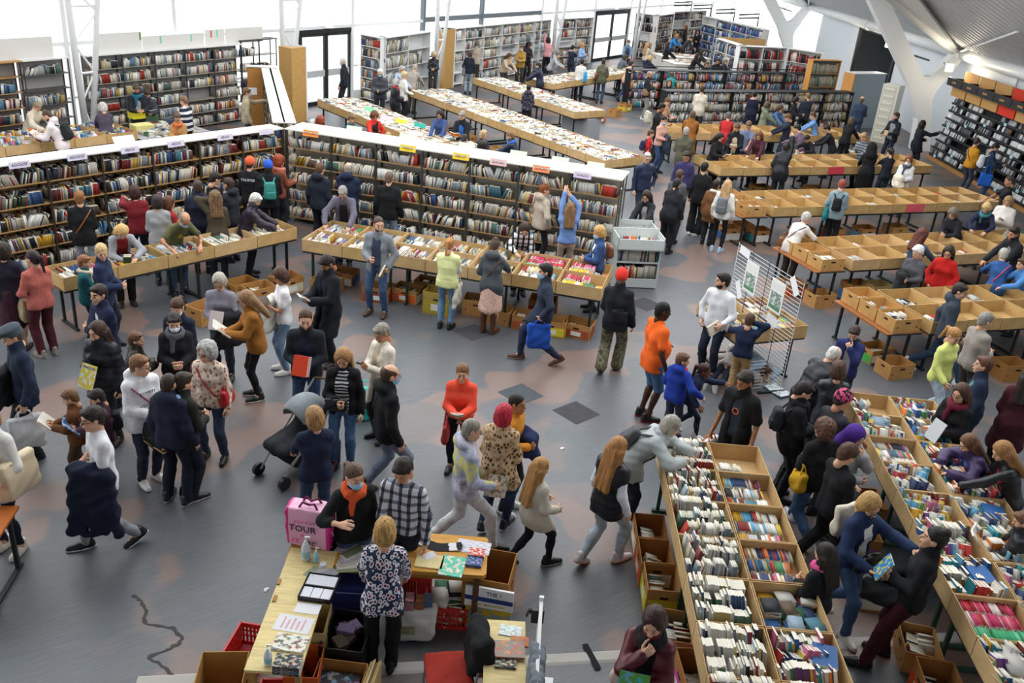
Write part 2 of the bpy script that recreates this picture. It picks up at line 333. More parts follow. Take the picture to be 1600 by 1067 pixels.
# --- dried spill on the carpet and paper scraps
def spill_mat():
    m = bpy.data.materials.new('damp_stain'); m.use_nodes = True; t = NT(m); t.b.inputs['Base Color'].default_value = (*lin('363836'), 1); t.b.inputs['Roughness'].default_value = .7
    return m
sp = MB(); pts = [(-3.78, 7.0), (-3.6, 7.08), (-3.42, 6.95), (-3.3, 6.72), (-3.05, 6.68), (-2.9, 6.55), (-2.98, 6.4), (-3.1, 6.3), (-2.95, 6.2), (-2.74, 6.05), (-2.62, 5.93), (-2.72, 5.78), (-2.95, 5.62), (-3.15, 5.5), (-3.35, 5.47), (-3.5, 5.55), (-3.62, 5.5), (-3.8, 5.4), (-4.05, 5.28)]
cp = [Vector((x, y, .004)) for x, y in pts]; ring = []
for i in range(1, len(cp) - 2):
    for k in range(6):
        t_ = k / 6; p0, p1, p2, p3 = cp[i - 1:i + 3]; ring.append(.5 * (2 * p1 + (p2 - p0) * t_ + (2 * p0 - 5 * p1 + 4 * p2 - p3) * t_ ** 2 + (3 * p1 - p0 - 3 * p2 + p3) * t_ ** 3) + Vector((rng.uniform(-.012, .012), rng.uniform(-.012, .012), 0)))
rv = []; rf = []
for i, p in enumerate(ring):
    d = (ring[min(i + 1, len(ring) - 1)] - ring[max(i - 1, 0)]).normalized(); nn = Vector((-d.y, d.x, 0)); w = .006 + .016 * rng.random()
    rv += [p + nn * w, p - nn * w * 1.2]
    if i: rf.append((2 * i - 2, 2 * i - 1, 2 * i + 1, 2 * i))
sp.add(rv, rf); tag(obj('spill_stain', sp, spill_mat()), 'dark wavy edge of a dried spill on the carpet at lower left', 'stain', kind=None)
for i, (x, y, rz, lb) in enumerate(((-2.2, 6.1, .3, 'crumpled white paper scrap on the carpet in front of the desk'), (-2.3, 7.3, 1.1, 'tiny white paper shred on open carpet at left'), (.8, 10.6, .4, 'tiny pale crumb on open carpet at centre'))):
    tag(obj('paper_scrap', MB().add([(0, 0, .004), (.05, .01, .012), (.06, .035, .005), (.02, .045, .016), (-.01, .03, .005), (.025, .02, .022)], [(0, 1, 5), (1, 2, 5), (2, 3, 5), (3, 4, 5), (4, 0, 5)]), mat('plain', 'f0f0ee'), None, (x, y, 0), rz), lb, 'paper scrap')
# ================================================================== books
VC = mat('vcol', 'ffffff')
PAL_W = ['e9e6dd'] * 6 + ['dcd5c3', 'cfc5ac', 'f2f0ea', 'd9dbdc', 'b33a2e', '4a6288', 'c9b27a', '8a99a2', '8a4a42', '5a7b6c', 'd8c07c', '8c93a0', '30343c', 'c8c0b4', 'a9c0cc']
PAL_D = ['26282e', '30343c', '1d2530', '3b2f2a', '5a2b28', '2b3b5c', '6b1f22', '3f4a3a', 'd8d2c4', 'cfc8b8', '8a2a26', '2f5f8f', 'c99a2e', '4a3b55', '74808a', '14161a', 'e3e0d8', '5c8aa8']
PAL_M = ['e8e4dc'] * 4 + ['c9403a', '2f62a0', 'd8a52e', '4a8a5a', 'c86a8c', '7a4f8c', '2f8f9f', 'e6c84a', '9fb6c8', 'd9d2c0', '883028', '3d4f78', 'ece9e2', 'd6793a', '5fa3c4', 'b8b2a4']
PAL_P = ['d4386c', 'e0568a', 'c92f3a', 'd84c5a', 'e88aa6', 'c8405a', 'ead9d4', 'd94b78']
PAL_Y = ['e6c22e', 'e0b82a', 'eaca4a', 'd8b020', 'f0d860', 'e8e2d0']
PAL_G = ['2f8f5a', '3aa06a', '2a7f50', '4fae78', '2f8f5a', '67b890']
PAL_DVD = ['d9dcde', '17191c', '22262b', '2d3540', 'c9ccd0', '3a3f48', 'e6e8e8', '51353a', '1a1c20', '5b6672', '2f3a4a', 'b9bfc4', '6a5a3a']
PAL_CD = ['e3e5e4', 'dfe0dd', 'cfd3d4', '25282c', 'e8e8e4', 'b9bdbf', 'eceae4', '4a4d52']
PAL_S = ['e8e4da', 'e0d9c8', 'cdbf9f', 'eeece6', 'b8402f', '37517f', '2b2e36', '6d5a48', 'c89f3a', '87939c', 'ddd6c6', '8a2f2c', '4f7f8f', 'efe9dd']
_PG = lin('dcd2ba'); _PW = lin('ebe7dc')
class Sink:
    """many small books joined into one mesh with a colour per face"""
    F = np.array([(0, 2, 3, 1), (4, 5, 7, 6), (0, 1, 5, 4), (2, 6, 7, 3), (0, 4, 6, 2), (1, 3, 7, 5)])   # bottom top front(spine) back left right
    def __init__(s): s.v = []; s.c = []
    def put(s, o, U, V, N, t, w, h, col, spine_up=False):
        o = np.asarray(o, float); pts = [o + U * (t * a) + V * (w * b) + N * (h * c) for c in (0, 1) for b in (0, 1) for a in (-.5, .5)]
        s.v.append(pts); jt = .78 + .3 * random.Random(len(s.v) * 7).random(); c = tuple(q * jt for q in lin(col)); pg = _PG if random.Random(len(s.v)).random() < .5 else _PW
        s.c.append((c, c, pg, pg, c, c) if spine_up else (pg, pg, c, pg, c, c))
    def build(s, name, label, cat, m=None):
        n = len(s.v); v = np.array(s.v, dtype=np.float32).reshape(-1, 3); f = (np.arange(n)[:, None, None] * 8 + s.F[None]).reshape(-1, 4)
        me = bpy.data.meshes.new(name); me.vertices.add(len(v)); me.vertices.foreach_set('co', v.ravel()); me.loops.add(f.size); me.loops.foreach_set('vertex_index', f.ravel().astype(np.int32))
        me.polygons.add(len(f)); me.polygons.foreach_set('loop_start', np.arange(0, f.size, 4, dtype=np.int32)); me.update(calc_edges=True)
        col = np.ones((n * 6, 4, 4), dtype=np.float32); col[:, :, :3] = np.array(s.c, dtype=np.float32).reshape(-1, 1, 3)
        a = me.color_attributes.new('Col', 'FLOAT_COLOR', 'CORNER'); a.data.foreach_set('color', col.ravel())
        o = link(name, me, VC); return tag(o, label, cat, kind='stuff')
NAMED = (('white', 'e9e6dd'), ('cream', 'd8cdb0'), ('pale grey', 'c9cccd'), ('grey', '8c9298'), ('black', '2a2c30'), ('dark red', '7a2b28'), ('red', 'c63c34'), ('orange', 'd6793a'), ('yellow', 'dcc04a'), ('tan', 'b89a68'), ('green', '3f8f5c'), ('dark green', '3a5f4c'), ('teal', '2f8f9f'), ('pale blue', '9fbccb'), ('blue', '3a62a0'), ('navy', '2c3a5c'), ('purple', '77508c'), ('pink', 'd4507c'), ('rose', 'e49aae'))
def colour_word(h): c = [int(h[i:i + 2], 16) for i in (0, 2, 4)]; return min(NAMED, key=lambda n: sum((c[j] - int(n[1][2 * j:2 * j + 2], 16)) ** 2 for j in range(3)))[0]
class SoloSink:
    """each book an object of its own"""
    def __init__(s, label, group): s.label = label; s.group = group; s.row = -1; s.n = {}
    def put(s, o, U, V, N, t, w, h, col, spine_up=False):
        key = (round(t, 3), round(w, 2), round(h, 2), col, spine_up)
        if key not in SOLO:
            m = MB().box(-t / 2, t / 2, 0, w, 0, h); me = m.mesh('book'); me.materials.append(mat('plain', col, rough=.5)); me.materials.append(mat('plain', 'e6e0d0'))
            me.polygons.foreach_set('material_index', [0, 0, 1, 1, 0, 0] if spine_up else [1, 1, 0, 1, 0, 0]); SOLO[key] = me
        ob = bpy.data.objects.new('book', SOLO[key]); M = Matrix((( U[0], V[0], N[0], o[0]), (U[1], V[1], N[1], o[1]), (U[2], V[2], N[2], o[2]), (0, 0, 0, 1))); ob.matrix_world = M
        COL.objects.link(ob); cw = colour_word(col); k = (s.row, cw); s.n[k] = s.n.get(k, 0) + 1; global N_SOLO; N_SOLO += 1
        tag(ob, '%s %s book, %s, %s' % (ORD[s.n[k] - 1] if s.n[k] <= 24 else 'last', cw, ('front row', 'middle row', 'back row', 'top pile')[min(3, s.row)], s.label), 'book', s.group)
def _vary(pal):
    o = []
    for h in pal:
        for f in (.82, .92, 1.0): o.append(''.join('%02x' % min(255, int(int(h[i:i + 2], 16) * f)) for i in (0, 2, 4)))
    return o
PAL_W, PAL_M, PAL_S, PAL_P = _vary(PAL_W), _vary(PAL_M), _vary(PAL_S), _vary(PAL_P)
SOLO = {}; N_SOLO = 0
TRAYBOOKS, SHELFBOOKS, DISCS = Sink(), Sink(), Sink()
UP = np.array([0, 0, 1.0])
def book_row(sink, p, U, V, L, hr, wr, pal, tr=(.012, .034), lean=.12, fill=1.0, spine_up=False, tilt=0, r=rng, runs=.25):
    """books standing side by side along U from p; spines face -V; leaning in runs; tilt tips them back"""
    if hasattr(sink, 'row'): sink.row += 1
    U = np.asarray(U, float); V = np.asarray(V, float); p = np.asarray(p, float); x = .01; la = r.uniform(-lean, lean); run = None
    while x < L * fill - .03:
        if r.random() < .10: la = r.uniform(-lean, lean) * (1.8 if r.random() < .25 else 1)
        if run is None or r.random() < .3: run = (r.choice(pal), r.uniform(*hr), r.uniform(*wr)) if r.random() < runs else None
        t = r.uniform(*tr); c, h, w = run if run else (r.choice(pal), r.uniform(*hr), r.uniform(*wr))
        N = UP * math.cos(la) + U * math.sin(la); N = N * math.cos(tilt) + V * math.sin(tilt); V2_ = V * math.cos(tilt) - UP * math.sin(tilt)
        Ub = U * math.cos(la) - UP * math.sin(la)
        x0 = x + max(0, -math.sin(la) * h) * .25
        sink.put(p + U * (x0 + t / 2) + V * r.uniform(0, .015), Ub, V2_, N, t, w, h, c, spine_up); x += t / max(.8, math.cos(la)) + (.0015 if r.random() > .03 else r.uniform(.01, .05))
def pile(sink, p, U, V, n, pal, w=.13, h=.19, r=rng):
    """flat stack"""
    z = 0
    if hasattr(sink, 'row'): sink.row = 3
    for i in range(n):
        a = r.uniform(-.25, .25); u = np.asarray(U) * math.cos(a) + np.asarray(V) * math.sin(a); v = -np.asarray(U) * math.sin(a) + np.asarray(V) * math.cos(a); t = r.uniform(.012, .035)
        sink.put(np.asarray(p) + UP * (z + t / 2), UP, u, v, t, w * r.uniform(.85, 1.15), h * r.uniform(.85, 1.15), r.choice(pal)); z += t

# ------------------------------------------------------------------ trays
KRAFT = mat('card', 'c2a06a'); KRAFT2 = mat('card', 'b48d5a'); KRAFT3 = mat('card', 'caa979')
TRAY_MESH = {}
def tray_mesh(w, d, h, m):
    k = (round(w, 3), round(d, 3), h, m.name)
    if k not in TRAY_MESH:
        e = .008; mb = MB().box(0, w, 0, d, 0, e).box(0, w, 0, e, e, h).box(0, w, d - e, d, e, h).box(0, e, e, d - e, e, h).box(w - e, w, e, d - e, e, h)
        me = mb.mesh('tray'); me.materials.append(m); TRAY_MESH[k] = me
    return TRAY_MESH[k]
def fill_tray(sink, O, U, V, w, d, style, r):
    """O: inner floor corner, U along the width, V along the depth"""
    U = np.asarray(U, float); V = np.asarray(V, float); O = np.asarray(O, float) + UP * .009
    at = lambda a, b, c=0: O + U * a + V * b + UP * c
    if style == 'upright':      # rows of standing paperbacks rising over the rim
        ds = d / 3.05
        for i in range(3):
            book_row(sink, at(.02, .015 + i * ds, .065), U, V, w - .04, (.18, .245), (.115, .15), PAL_W, (.008, .024), .22, r.uniform(.88, 1), False, r.uniform(.05, .3), r, .45)
    elif style == 'pocket':     # small paperbacks, spines up, two rows
        for i in range(3):
            book_row(sink, at(.05, .03 + i * d / 3.1, .02), U, V, w - .09, (.10, .125), (.16, .18), PAL_S + PAL_M, (.012, .026), .06, r.uniform(.85, 1), True, 0, r)
    elif style == 'flat':
        for i in range(3):
            for j in range(3): pile(sink, at(.06 + i * w / 3.1, .03 + j * d / 3.1), U, V, r.randint(5, 8), PAL_S + PAL_M, .14, .18, r)
    elif style == 'mixed':      # children's books, tilted
        for i in range(3):
            book_row(sink, at(.02, .02 + i * d / 3.1, .02), U, V, w - .05, (.17, .27), (.13, .19), PAL_M, (.008, .03), .3, r.uniform(.75, 1), False, r.uniform(.1, .5), r, .3)
        if r.random() < .6: pile(sink, at(w * r.uniform(.2, .6), d * r.uniform(.2, .5), .17), U, V, 2, PAL_M, .2, .26, r)
    elif style == 'pink':
        for i, pl in enumerate((PAL_G, PAL_P, PAL_P)): book_row(sink, at(.05, .03 + i * d / 3.1, .0), U, V, w - .1, (.15, .17), (.16, .18), pl, (.012, .018), .05, 1, True, 0, r)
    elif style == 'yellow':
        book_row(sink, at(.05, .04, .02), U, V, w * .5, (.14, .16), (.2, .22), PAL_Y, (.012, .02), .03, 1, True, 0, r); book_row(sink, at(.05 + w * .5, .05, .02), U, V, w * .45, (.13, .15), (.18, .2), PAL_M, (.012, .02), .03, 1, True, 0, r)
        book_row(sink, at(.05, d * .55, .02), U, V, w * .6, (.14, .17), (.2, .22), PAL_P, (.012, .02), .03, 1, True, 0, r)
    elif style == 'brim':       # brim-full, tops level with the rim
        for i in range(4):
            book_row(sink, at(.015, .012 + i * d / 4.05, .035), U, V, w - .03, (.165, .205), (.10, .15), PAL_W + ['f6f4f0'] * 40, (.012, .032), .22, r.uniform(.85, 1), False, r.uniform(0, .25), r, .35)
        for k in range(2):
            if r.random() < .7: pile(sink, at(w * r.uniform(.15, .75), d * r.uniform(.1, .6), .2), U, V, 1, PAL_W, .14, .2, r)
    elif style == 'lc':         # colourful magazines, spines up
        pl = r.choice([PAL_M, PAL_S + PAL_M, PAL_W, PAL_S, PAL_W])
        for i in range(2):
            book_row(sink, at(.05, .04 + i * d / 2.1, .01), U, V, w * r.uniform(.45, .62), (.12, .19), (.2, .26), pl, (.008, .022), .2, 1, i == 1 or r.random() < .6, 0, r)
            book_row(sink, at(w * .62, .06 + i * d / 2.1, .01), U, V, w * .3, (.09, .15), (.18, .22), r.choice([PAL_M, PAL_W, PAL_W, PAL_P + PAL_M]), (.008, .02), .1, 1, True, 0, r)
    elif style == 'low':        # nearly empty, a few discs or books low down
        if r.random() < .92:
            a = r.uniform(.1, .3); pl = r.choice([PAL_DVD, PAL_W, PAL_CD, PAL_D, PAL_W, ['a8322c', 'e4e2dc', 'c84038']])
            book_row(sink, at(a * w, .06, .0), U, V, w * r.uniform(.4, .62), (.09, .13), (.15, .2), pl, (.010, .018), .25, 1, True, r.uniform(0, .2), r, .4)
            if r.random() < .65: book_row(sink, at(a * w, .30, .0), U, V, w * r.uniform(.35, .6), (.09, .13), (.15, .2), pl, (.010, .018), .25, 1, True, 0, r, .4)
    elif style == 'box':        # banana box under a table
        book_row(sink, at(.03, .04, .01), U, V, w - .1, (.14, .2), (.13, .17), r.choice([PAL_S, PAL_D, PAL_M]), (.012, .035), .25, r.uniform(.4, 1), False, r.uniform(0, .3), r)
        if r.random() < .6: book_row(sink, at(.03, d * .5, .01), U, V, w - .1, (.14, .2), (.13, .17), r.choice([PAL_S, PAL_W]), (.012, .035), .25, r.uniform(.3, 1), False, 0, r)
def folding_table(label, O, U, V, L, Wd, group, top='6a5240', leg='22262a', edge='3a3a3a'):
    az = math.atan2(U[1], U[0]); t = thing('folding_table', label, 'table', (O[0], O[1], 0), az, group); sg = 1 if (U[0] * V[1] - U[1] * V[0]) > 0 else -1
    def bx(m, a0, a1, b0, b1, z0, z1): return m.box(a0, a1, min(b0 * sg, b1 * sg), max(b0 * sg, b1 * sg), z0, z1)
    obj('table_top', bx(MB(), 0.01, L - .01, .0, Wd, .705, .73), mat('wood', top), t)
    for b0 in (-.006, Wd): obj('edge_band', bx(MB(), .005, L - .005, b0, b0 + .006, .70, .732), mat('plain', edge), t)
    for a in (.16, L - .16):
        lm = MB()
        for b in (.1, Wd - .1): bx(lm, a - .02, a + .02, b - .02, b + .02, .02, .705)
        bx(lm, a - .025, a + .025, .03, Wd - .03, 0, .035); bx(lm, a - .015, a + .015, .1, Wd - .1, .64, .67)
        obj('leg_frame', lm, mat('plain', leg, rough=.5), t)
        obj('brace', MB().tube([(a, sg * Wd / 2, .65), (a + (.32 if a < L / 2 else -.32), sg * Wd / 2, .70)], .012, 5), mat('plain', leg), t)
    return t
def tray_row(phrase, O, az, n, pitch, cols, depth, style, side=1, z=.735, h=.22, kraft=None, sink=None, solo=None, tables=True, seed=1, colnames=('near', 'far'), endname='left end', tabletop='6a5240', skip=(), styles=None, leg='22262a', turn=False, solo_name=''):
    """O: corner; runs along az; columns stack along the side normal"""
    r = random.Random(seed); U = np.array([math.cos(az), math.sin(az), 0]); V = np.array([-math.sin(az), math.cos(az), 0]) * side; O = np.array([O[0], O[1], 0.0])
    for i in range(n):
        for j in range(cols):
            if (i, j) in skip: continue
            w, d = pitch - .012, depth - .012; P = O + U * (i * pitch + .006) + V * (j * depth + .006); zz = z + r.uniform(0, .012)
            lb = '%stray %s from %s, %s' % ('' if cols == 1 else colnames[j] + ' ', ORD[i], endname, phrase)
            k = kraft or r.choice([KRAFT, KRAFT, KRAFT3])
            o = link('cardboard_tray', tray_mesh(w, d, h, k)); tag(o, lb, 'tray', 'cardboard trays, ' + phrase)
            if side > 0: o.matrix_world = Matrix(((U[0], V[0], 0, P[0]), (U[1], V[1], 0, P[1]), (0, 0, 1, zz), (0, 0, 0, 1)))
            else: Q = P + V * d; o.matrix_world = Matrix(((U[0], -V[0], 0, Q[0]), (U[1], -V[1], 0, Q[1]), (0, 0, 1, zz), (0, 0, 0, 1)))
            st = (styles or {}).get((i, j), style)
            sk = sink or TRAYBOOKS
            if solo and (i, j) in solo: sk = SoloSink('%s tray %s from far end, %s' % (colnames[j], ORD[i], solo_name), 'books in tray %d %d, %s' % (i, j, phrase))
            if turn: fill_tray(sk, P + U * w + UP * zz, V, -U, d, w, st, r)
            else: fill_tray(sk, P + UP * zz, U, V, w, d, st, r)
    if tables:
        L = n * pitch; nt = max(1, round(L / 1.9))
        for i in range(nt):
            folding_table('folding table%s under trays %s' % ('' if nt == 1 else ' %s from %s' % (ORD[i], endname), phrase), O + U * (i * L / nt) + V * .03, U, V, L / nt, cols * depth - .06, 'folding tables ' + phrase, tabletop, leg)
# the two long tables nearest the camera
tray_row('on the white-paperback table nearest camera', (1.84, 9.5), R(-90), 7, .635, 2, .62, 'upright', 1, colnames=('left', 'right'), endname='far end', seed=5, leg='2c4436', kraft=KRAFT3,
         styles={(0, 1): 'box', (1, 1): 'pocket', (2, 1): 'pocket', (3, 1): 'pocket', (4, 1): 'flat', (5, 1): 'mixed', (6, 1): 'mixed', (0, 0): 'upright'}, solo={(4, 0), (5, 0), (5, 1)}, turn=True, solo_name='white-paperback table')
tray_row("on the children's table, lower right", (4.62, 11.22), R(-92.7), 10, .6, 2, .62, 'mixed', 1, colnames=('left', 'right'), endname='far end', seed=8, leg='2c4436', kraft=KRAFT3,
         styles={(7, 0): 'pink', (2, 0): 'pocket', (4, 1): 'mixed', (0, 0): 'box'}, solo={(6, 0)}, turn=True, solo_name="children's table")
# the table in front of the right shelf wing, and the single row in front of the left wing
tray_row('on the magazine table', (-3.96, 15.5), R(-12.5), 7, .79, 2, .64, 'lc', 1, seed=3, styles={(6, 0): 'yellow', (6, 1): 'yellow', (5, 1): 'pink'}, leg='25352c')
tray_row('on the slanting single row', (-6.95, 12.75), R(50.6), 5, .87, 1, .66, 'lc', 1, seed=4, leg='22262a')
# four rows at right
RZ = R(21.6)
tray_row('on the rearmost right-hand row', (4.28, 28.2), R(17), 10, .72, 2, .72, 'low', 1, seed=21)
tray_row('on the red-card right row', (5.15, 24.0), RZ, 10, .72, 2, .72, 'low', 1, seed=22)
tray_row('on the pink-card right row', (5.75, 20.45), RZ, 10, .69, 2, .71, 'low', 1, seed=23)
tray_row('on the row behind the mesh panel', (6.55, 17.05), RZ, 8, .70, 2, .71, 'low', 1, seed=24)
tray_row('on the foremost right-hand row', (6.98, 14.1), R(19), 6, .74, 2, .74, 'low', 1, seed=25)
# brim-full tables at the back
tray_row('on the long back table', (-4.24, 31.67), math.atan2(-7.97, 6.25), 13, .78, 2, .72, 'brim', 1, seed=31, endname='window end', colnames=('left', 'right'))
tray_row('on the table before the pigeonholes', (-2.37, 35.4), math.atan2(-.807, .59), 8, .8, 2, .66, 'brim', 1, seed=32, endname='window end', colnames=('left', 'right'))
tray_row('on the table toward the second door', (.75, 35.6), R(56), 9, .78, 2, .66, 'brim', 1, seed=33)
tray_row('on the table behind the long shelf', (-6.72, 28.6), math.atan2(-.763, .646), 9, .78, 2, .66, 'brim', 1, seed=34, endname='window end', colnames=('left', 'right'))
tray_row('behind the left shelf wing', (-13.2, 18.0), R(53), 7, .8, 2, .66, 'mixed', 1, seed=35)
# ------------------------------------------------------------------ banana boxes
HOLE = mat('plain', '2a1c10')
def carton(label, x, y, rz, w=.5, d=.39, h=.25, col='b98a52', panel=None, panel2=None, z=0, fill=True, group=None, lid=False, seed=0, stuff=True):
    r = random.Random(seed + int(x * 97 + y * 131)); t = thing('cardboard_box', label, 'box', (x, y, z), rz, group)
    e = .009; mb = MB().box(-w / 2, w / 2, -d / 2, d / 2, 0, e)
    mb.box(-w / 2, w / 2, -d / 2, -d / 2 + e, e, h).box(-w / 2, w / 2, d / 2 - e, d / 2, e, h).box(-w / 2, -w / 2 + e, -d / 2 + e, d / 2 - e, e, h).box(w / 2 - e, w / 2, -d / 2 + e, d / 2 - e, e, h)
    obj('body', mb, mat('card', col), t)
    for s in (-1, 1): obj('hand_hole', MB().box(-.05, .05, s * d / 2 - .003, s * d / 2 + .003, h * .66, h * .66 + .03), HOLE, t)
    for s in (-1, 1): obj('hand_hole', MB().box(s * w / 2 - .003, s * w / 2 + .003, -.045, .045, h * .66, h * .66 + .03), HOLE, t)
    for k, (dx, dz) in enumerate(((-.36, .25), (.36, .25))): obj('vent_hole', MB().lathe([(.014, -.003), (.014, .003)], 10, 0, Matrix.Translation((dx * w, -d / 2, dz * h * 1.6)) @ Matrix.Rotation(R(90), 4, 'X')), HOLE, t)
    if panel:
        obj('printed_band', MB().box(-w / 2 + .02, w / 2 - .02, -d / 2 - .004, -d / 2, h * .08, h * .62), mat('plain', panel), t)
        for x0 in (-w / 2 - .004, w / 2): obj('printed_side', MB().box(x0, x0 + .004, -d / 2 + .02, d / 2 - .02, h * .08, h * .62), mat('plain', panel2 or panel), t)
        obj('label_patch', MB().box(-.09, .09, -d / 2 - .006, -d / 2 - .004, h * .2, h * .5), mat('smallprint', 'e9e6da', panel2 or '6a3a20'), t)
    if fill:
        a = Vector((math.cos(rz), math.sin(rz), 0)); U = np.array(a); V = np.array((-a.y, a.x, 0)); fill_tray(TRAYBOOKS, np.array((x, y, z)) - U * (w / 2 - e) - V * (d / 2 - e), U, V, w - 2 * e, d - 2 * e, 'box', r)
    return t
# three open fruit boxes closing the left end of each right-hand row
for ph, O, rz, dd in (('with the pink card', (5.1, 20.25), RZ, .5), ('behind the mesh panel', (5.9, 16.85), RZ, .49), ('that is foremost', (6.32, 13.98), R(19), .49)):
    U = Vector((math.cos(rz), math.sin(rz), 0)); V = Vector((-U.y, U.x, 0))
    for k in range(3):
        p = Vector((O[0], O[1], 0)) + U * .28 + V * (.26 + k * dd); carton('open kraft fruit box, %s of three, end of row %s' % (ORD[k], ph), p.x, p.y, rz, .54, .46, .24, 'c79a5e', z=.735, group='fruit boxes on row ends', panel=None)
    folding_table('folding table with brown top under fruit boxes at the row %s' % ph, (O[0] - .12 * U.x, O[1] - .12 * U.y, 0), (U.x, U.y, 0), (V.x, V.y, 0), .72, 1.5, None, '9a6238')
C = carton
# under the magazine table
mt = lambda a, b: (-3.96 + a * .976 + b * .216, 15.5 - a * .216 + b * .976)
for i, (a, b, h, col, pn, p2, lb) in enumerate(((.45, .1, .25, 'b5854e', None, None, 'kraft box of magazines by the left leg of the magazine table'), (.55, .62, .25, 'a87848', 'c9c4b8', '3a5a8a', 'box of books deep under the left of the magazine table'), (1.45, .12, .28, 'a06a3c', 'a0492c', '7a3420', 'red-rimmed wooden-looking box of books left of the grey-jacket man'), (1.95, .35, .26, 'b5854e', 'd8602c', 'ece6da', 'orange and white printed box behind the grey-jacket man'), (2.65, .05, .42, 'b89a4e', 'b7a33a', '6a8a3a', 'tall green and yellow fruit box standing on its end under the table'), (3.3, .3, .3, 'b5854e', None, None, 'kraft box of blue paperbacks left of the green table leg'), (3.75, .1, .26, 'b28650', None, None, 'low kraft box of picture books behind the girl in the yellow vest'), (4.3, .05, .27, 'b5854e', 'b0603a', '8a4a2c', 'kraft fruit box beside the woman in the pink skirt'), (4.75, .0, .28, 'b5854e', 'd9c82e', 'c2b020', 'bright yellow printed fruit box beside the brown boots'), (5.2, .12, .26, 'b5854e', 'a8512f', '8a4a2c', 'red printed kraft box under the right end of the magazine table'), (2.2, .8, .28, 'a87848', None, None, 'box of hardbacks at the back under the magazine table'), (4.4, .8, .3, 'a87848', 'c23a34', '8a2a26', 'box of red comics deep under the magazine table'))):
    x, y = mt(a, b); C(lb, x, y, R(-12.5 + (i % 3 - 1) * 5), .5, .38, h, col, pn, p2, seed=i)
for i, (x, y, rz, col, pn, p2, lb) in enumerate(((-4.55, 14.75, 48, 'b5854e', None, None, 'kraft box under the right end of the slanting row'), (-4.2, 15.3, 52, 'a9793f', 'c9c2a8', '5a7a4a', 'box of dark hardbacks beside the gap between two tray tables'), (-5.15, 13.75, 60, 'b5854e', None, None, 'empty kraft box on the carpet behind the ponytailed woman in a mask'), (-4.9, 14.9, 50, 'a9793f', 'd6d2c6', '8a8a80', 'white printed box under the middle of the slanting row'))):
    C(lb, x, y, R(rz), .5, .38, .3, col, pn, p2, seed=40 + i, fill=i != 2)
# floor boxes at right
for i, (x, y, rz, h, col, pn, p2, lb) in enumerate(((6.05, 17.0, 22, .27, 'b98a52', None, None, 'kraft box of records on the floor left of the folding-table leg'), (5.6, 17.5, 22, .27, 'b07a44', 'd9582a', 'd9582a', 'orange printed box on the floor behind the mesh panel'), (6.85, 17.35, 22, .42, 'a9793f', 'e4e8ea', '3f7fc0', 'white and blue fruit box standing on end under the row'), (7.3, 17.4, 22, .42, 'a08a5a', '7a8a4a', '7a8a4a', 'green kraft box standing on end beside the blue one'), (7.85, 17.6, 22, .3, 'a9713f', 'c9682c', '9a4a20', 'orange-brown box under the row behind the mesh panel'), (8.4, 17.9, 22, .28, 'b07a44', '3f7fc0', 'd8dcdc', 'blue edged box of discs under the row, left of the red sweater woman'), (6.35, 14.55, 25, .26, 'b98a52', 'eceeee', '49a84a', 'white and green fruit box with blue corner on the floor'), (6.5, 13.98, 20, .26, 'b98a52', None, None, 'kraft box with hand holes in front of the white and green one'), (8.6, 14.3, 15, .3, 'a9793f', None, None, 'large brown box under the foremost row beside the grey pullover'),
        (5.3, 21.3, 22, .3, 'b07a44', 'd06a2a', 'e6e2d6', 'orange fruit box under the row with the pink card'), (5.65, 20.95, 22, .3, 'b07a44', 'e2e6e0', '3aa0b0', 'pale green and blue fruit box by the leg of the row with the pink card'), (4.95, 20.9, 22, .3, 'b98a52', 'dfe4e6', '3f6fae', 'white fruit box with pale label behind the girl with the grey rucksack'), (6.8, 21.4, 22, .3, 'b07a44', None, None, 'kraft box under the row behind the grey-haired stooping woman'), (7.6, 21.6, 22, .3, 'b98a52', 'd9582a', 'd9582a', 'orange striped box under the pink-card row beside the teal bag'), (8.5, 21.9, 22, .3, 'b07a44', 'dfe4e6', '6aa0c0', 'kraft box with raised flaps under the pink-card row'), (9.4, 22.3, 22, .3, 'b98a52', None, None, 'kraft box under the right half of the pink-card row'), (6.6, 25.2, 22, .3, 'a9793f', None, None, 'box under the row with the red card, behind the olive jacket'), (8.2, 25.6, 22, .3, 'b07a44', '3f7fc0', 'd8dcdc', 'blue box under the row with the red card'))):
    C(lb, x, y, R(rz), .5, .38, h, col, pn, p2, seed=60 + i)
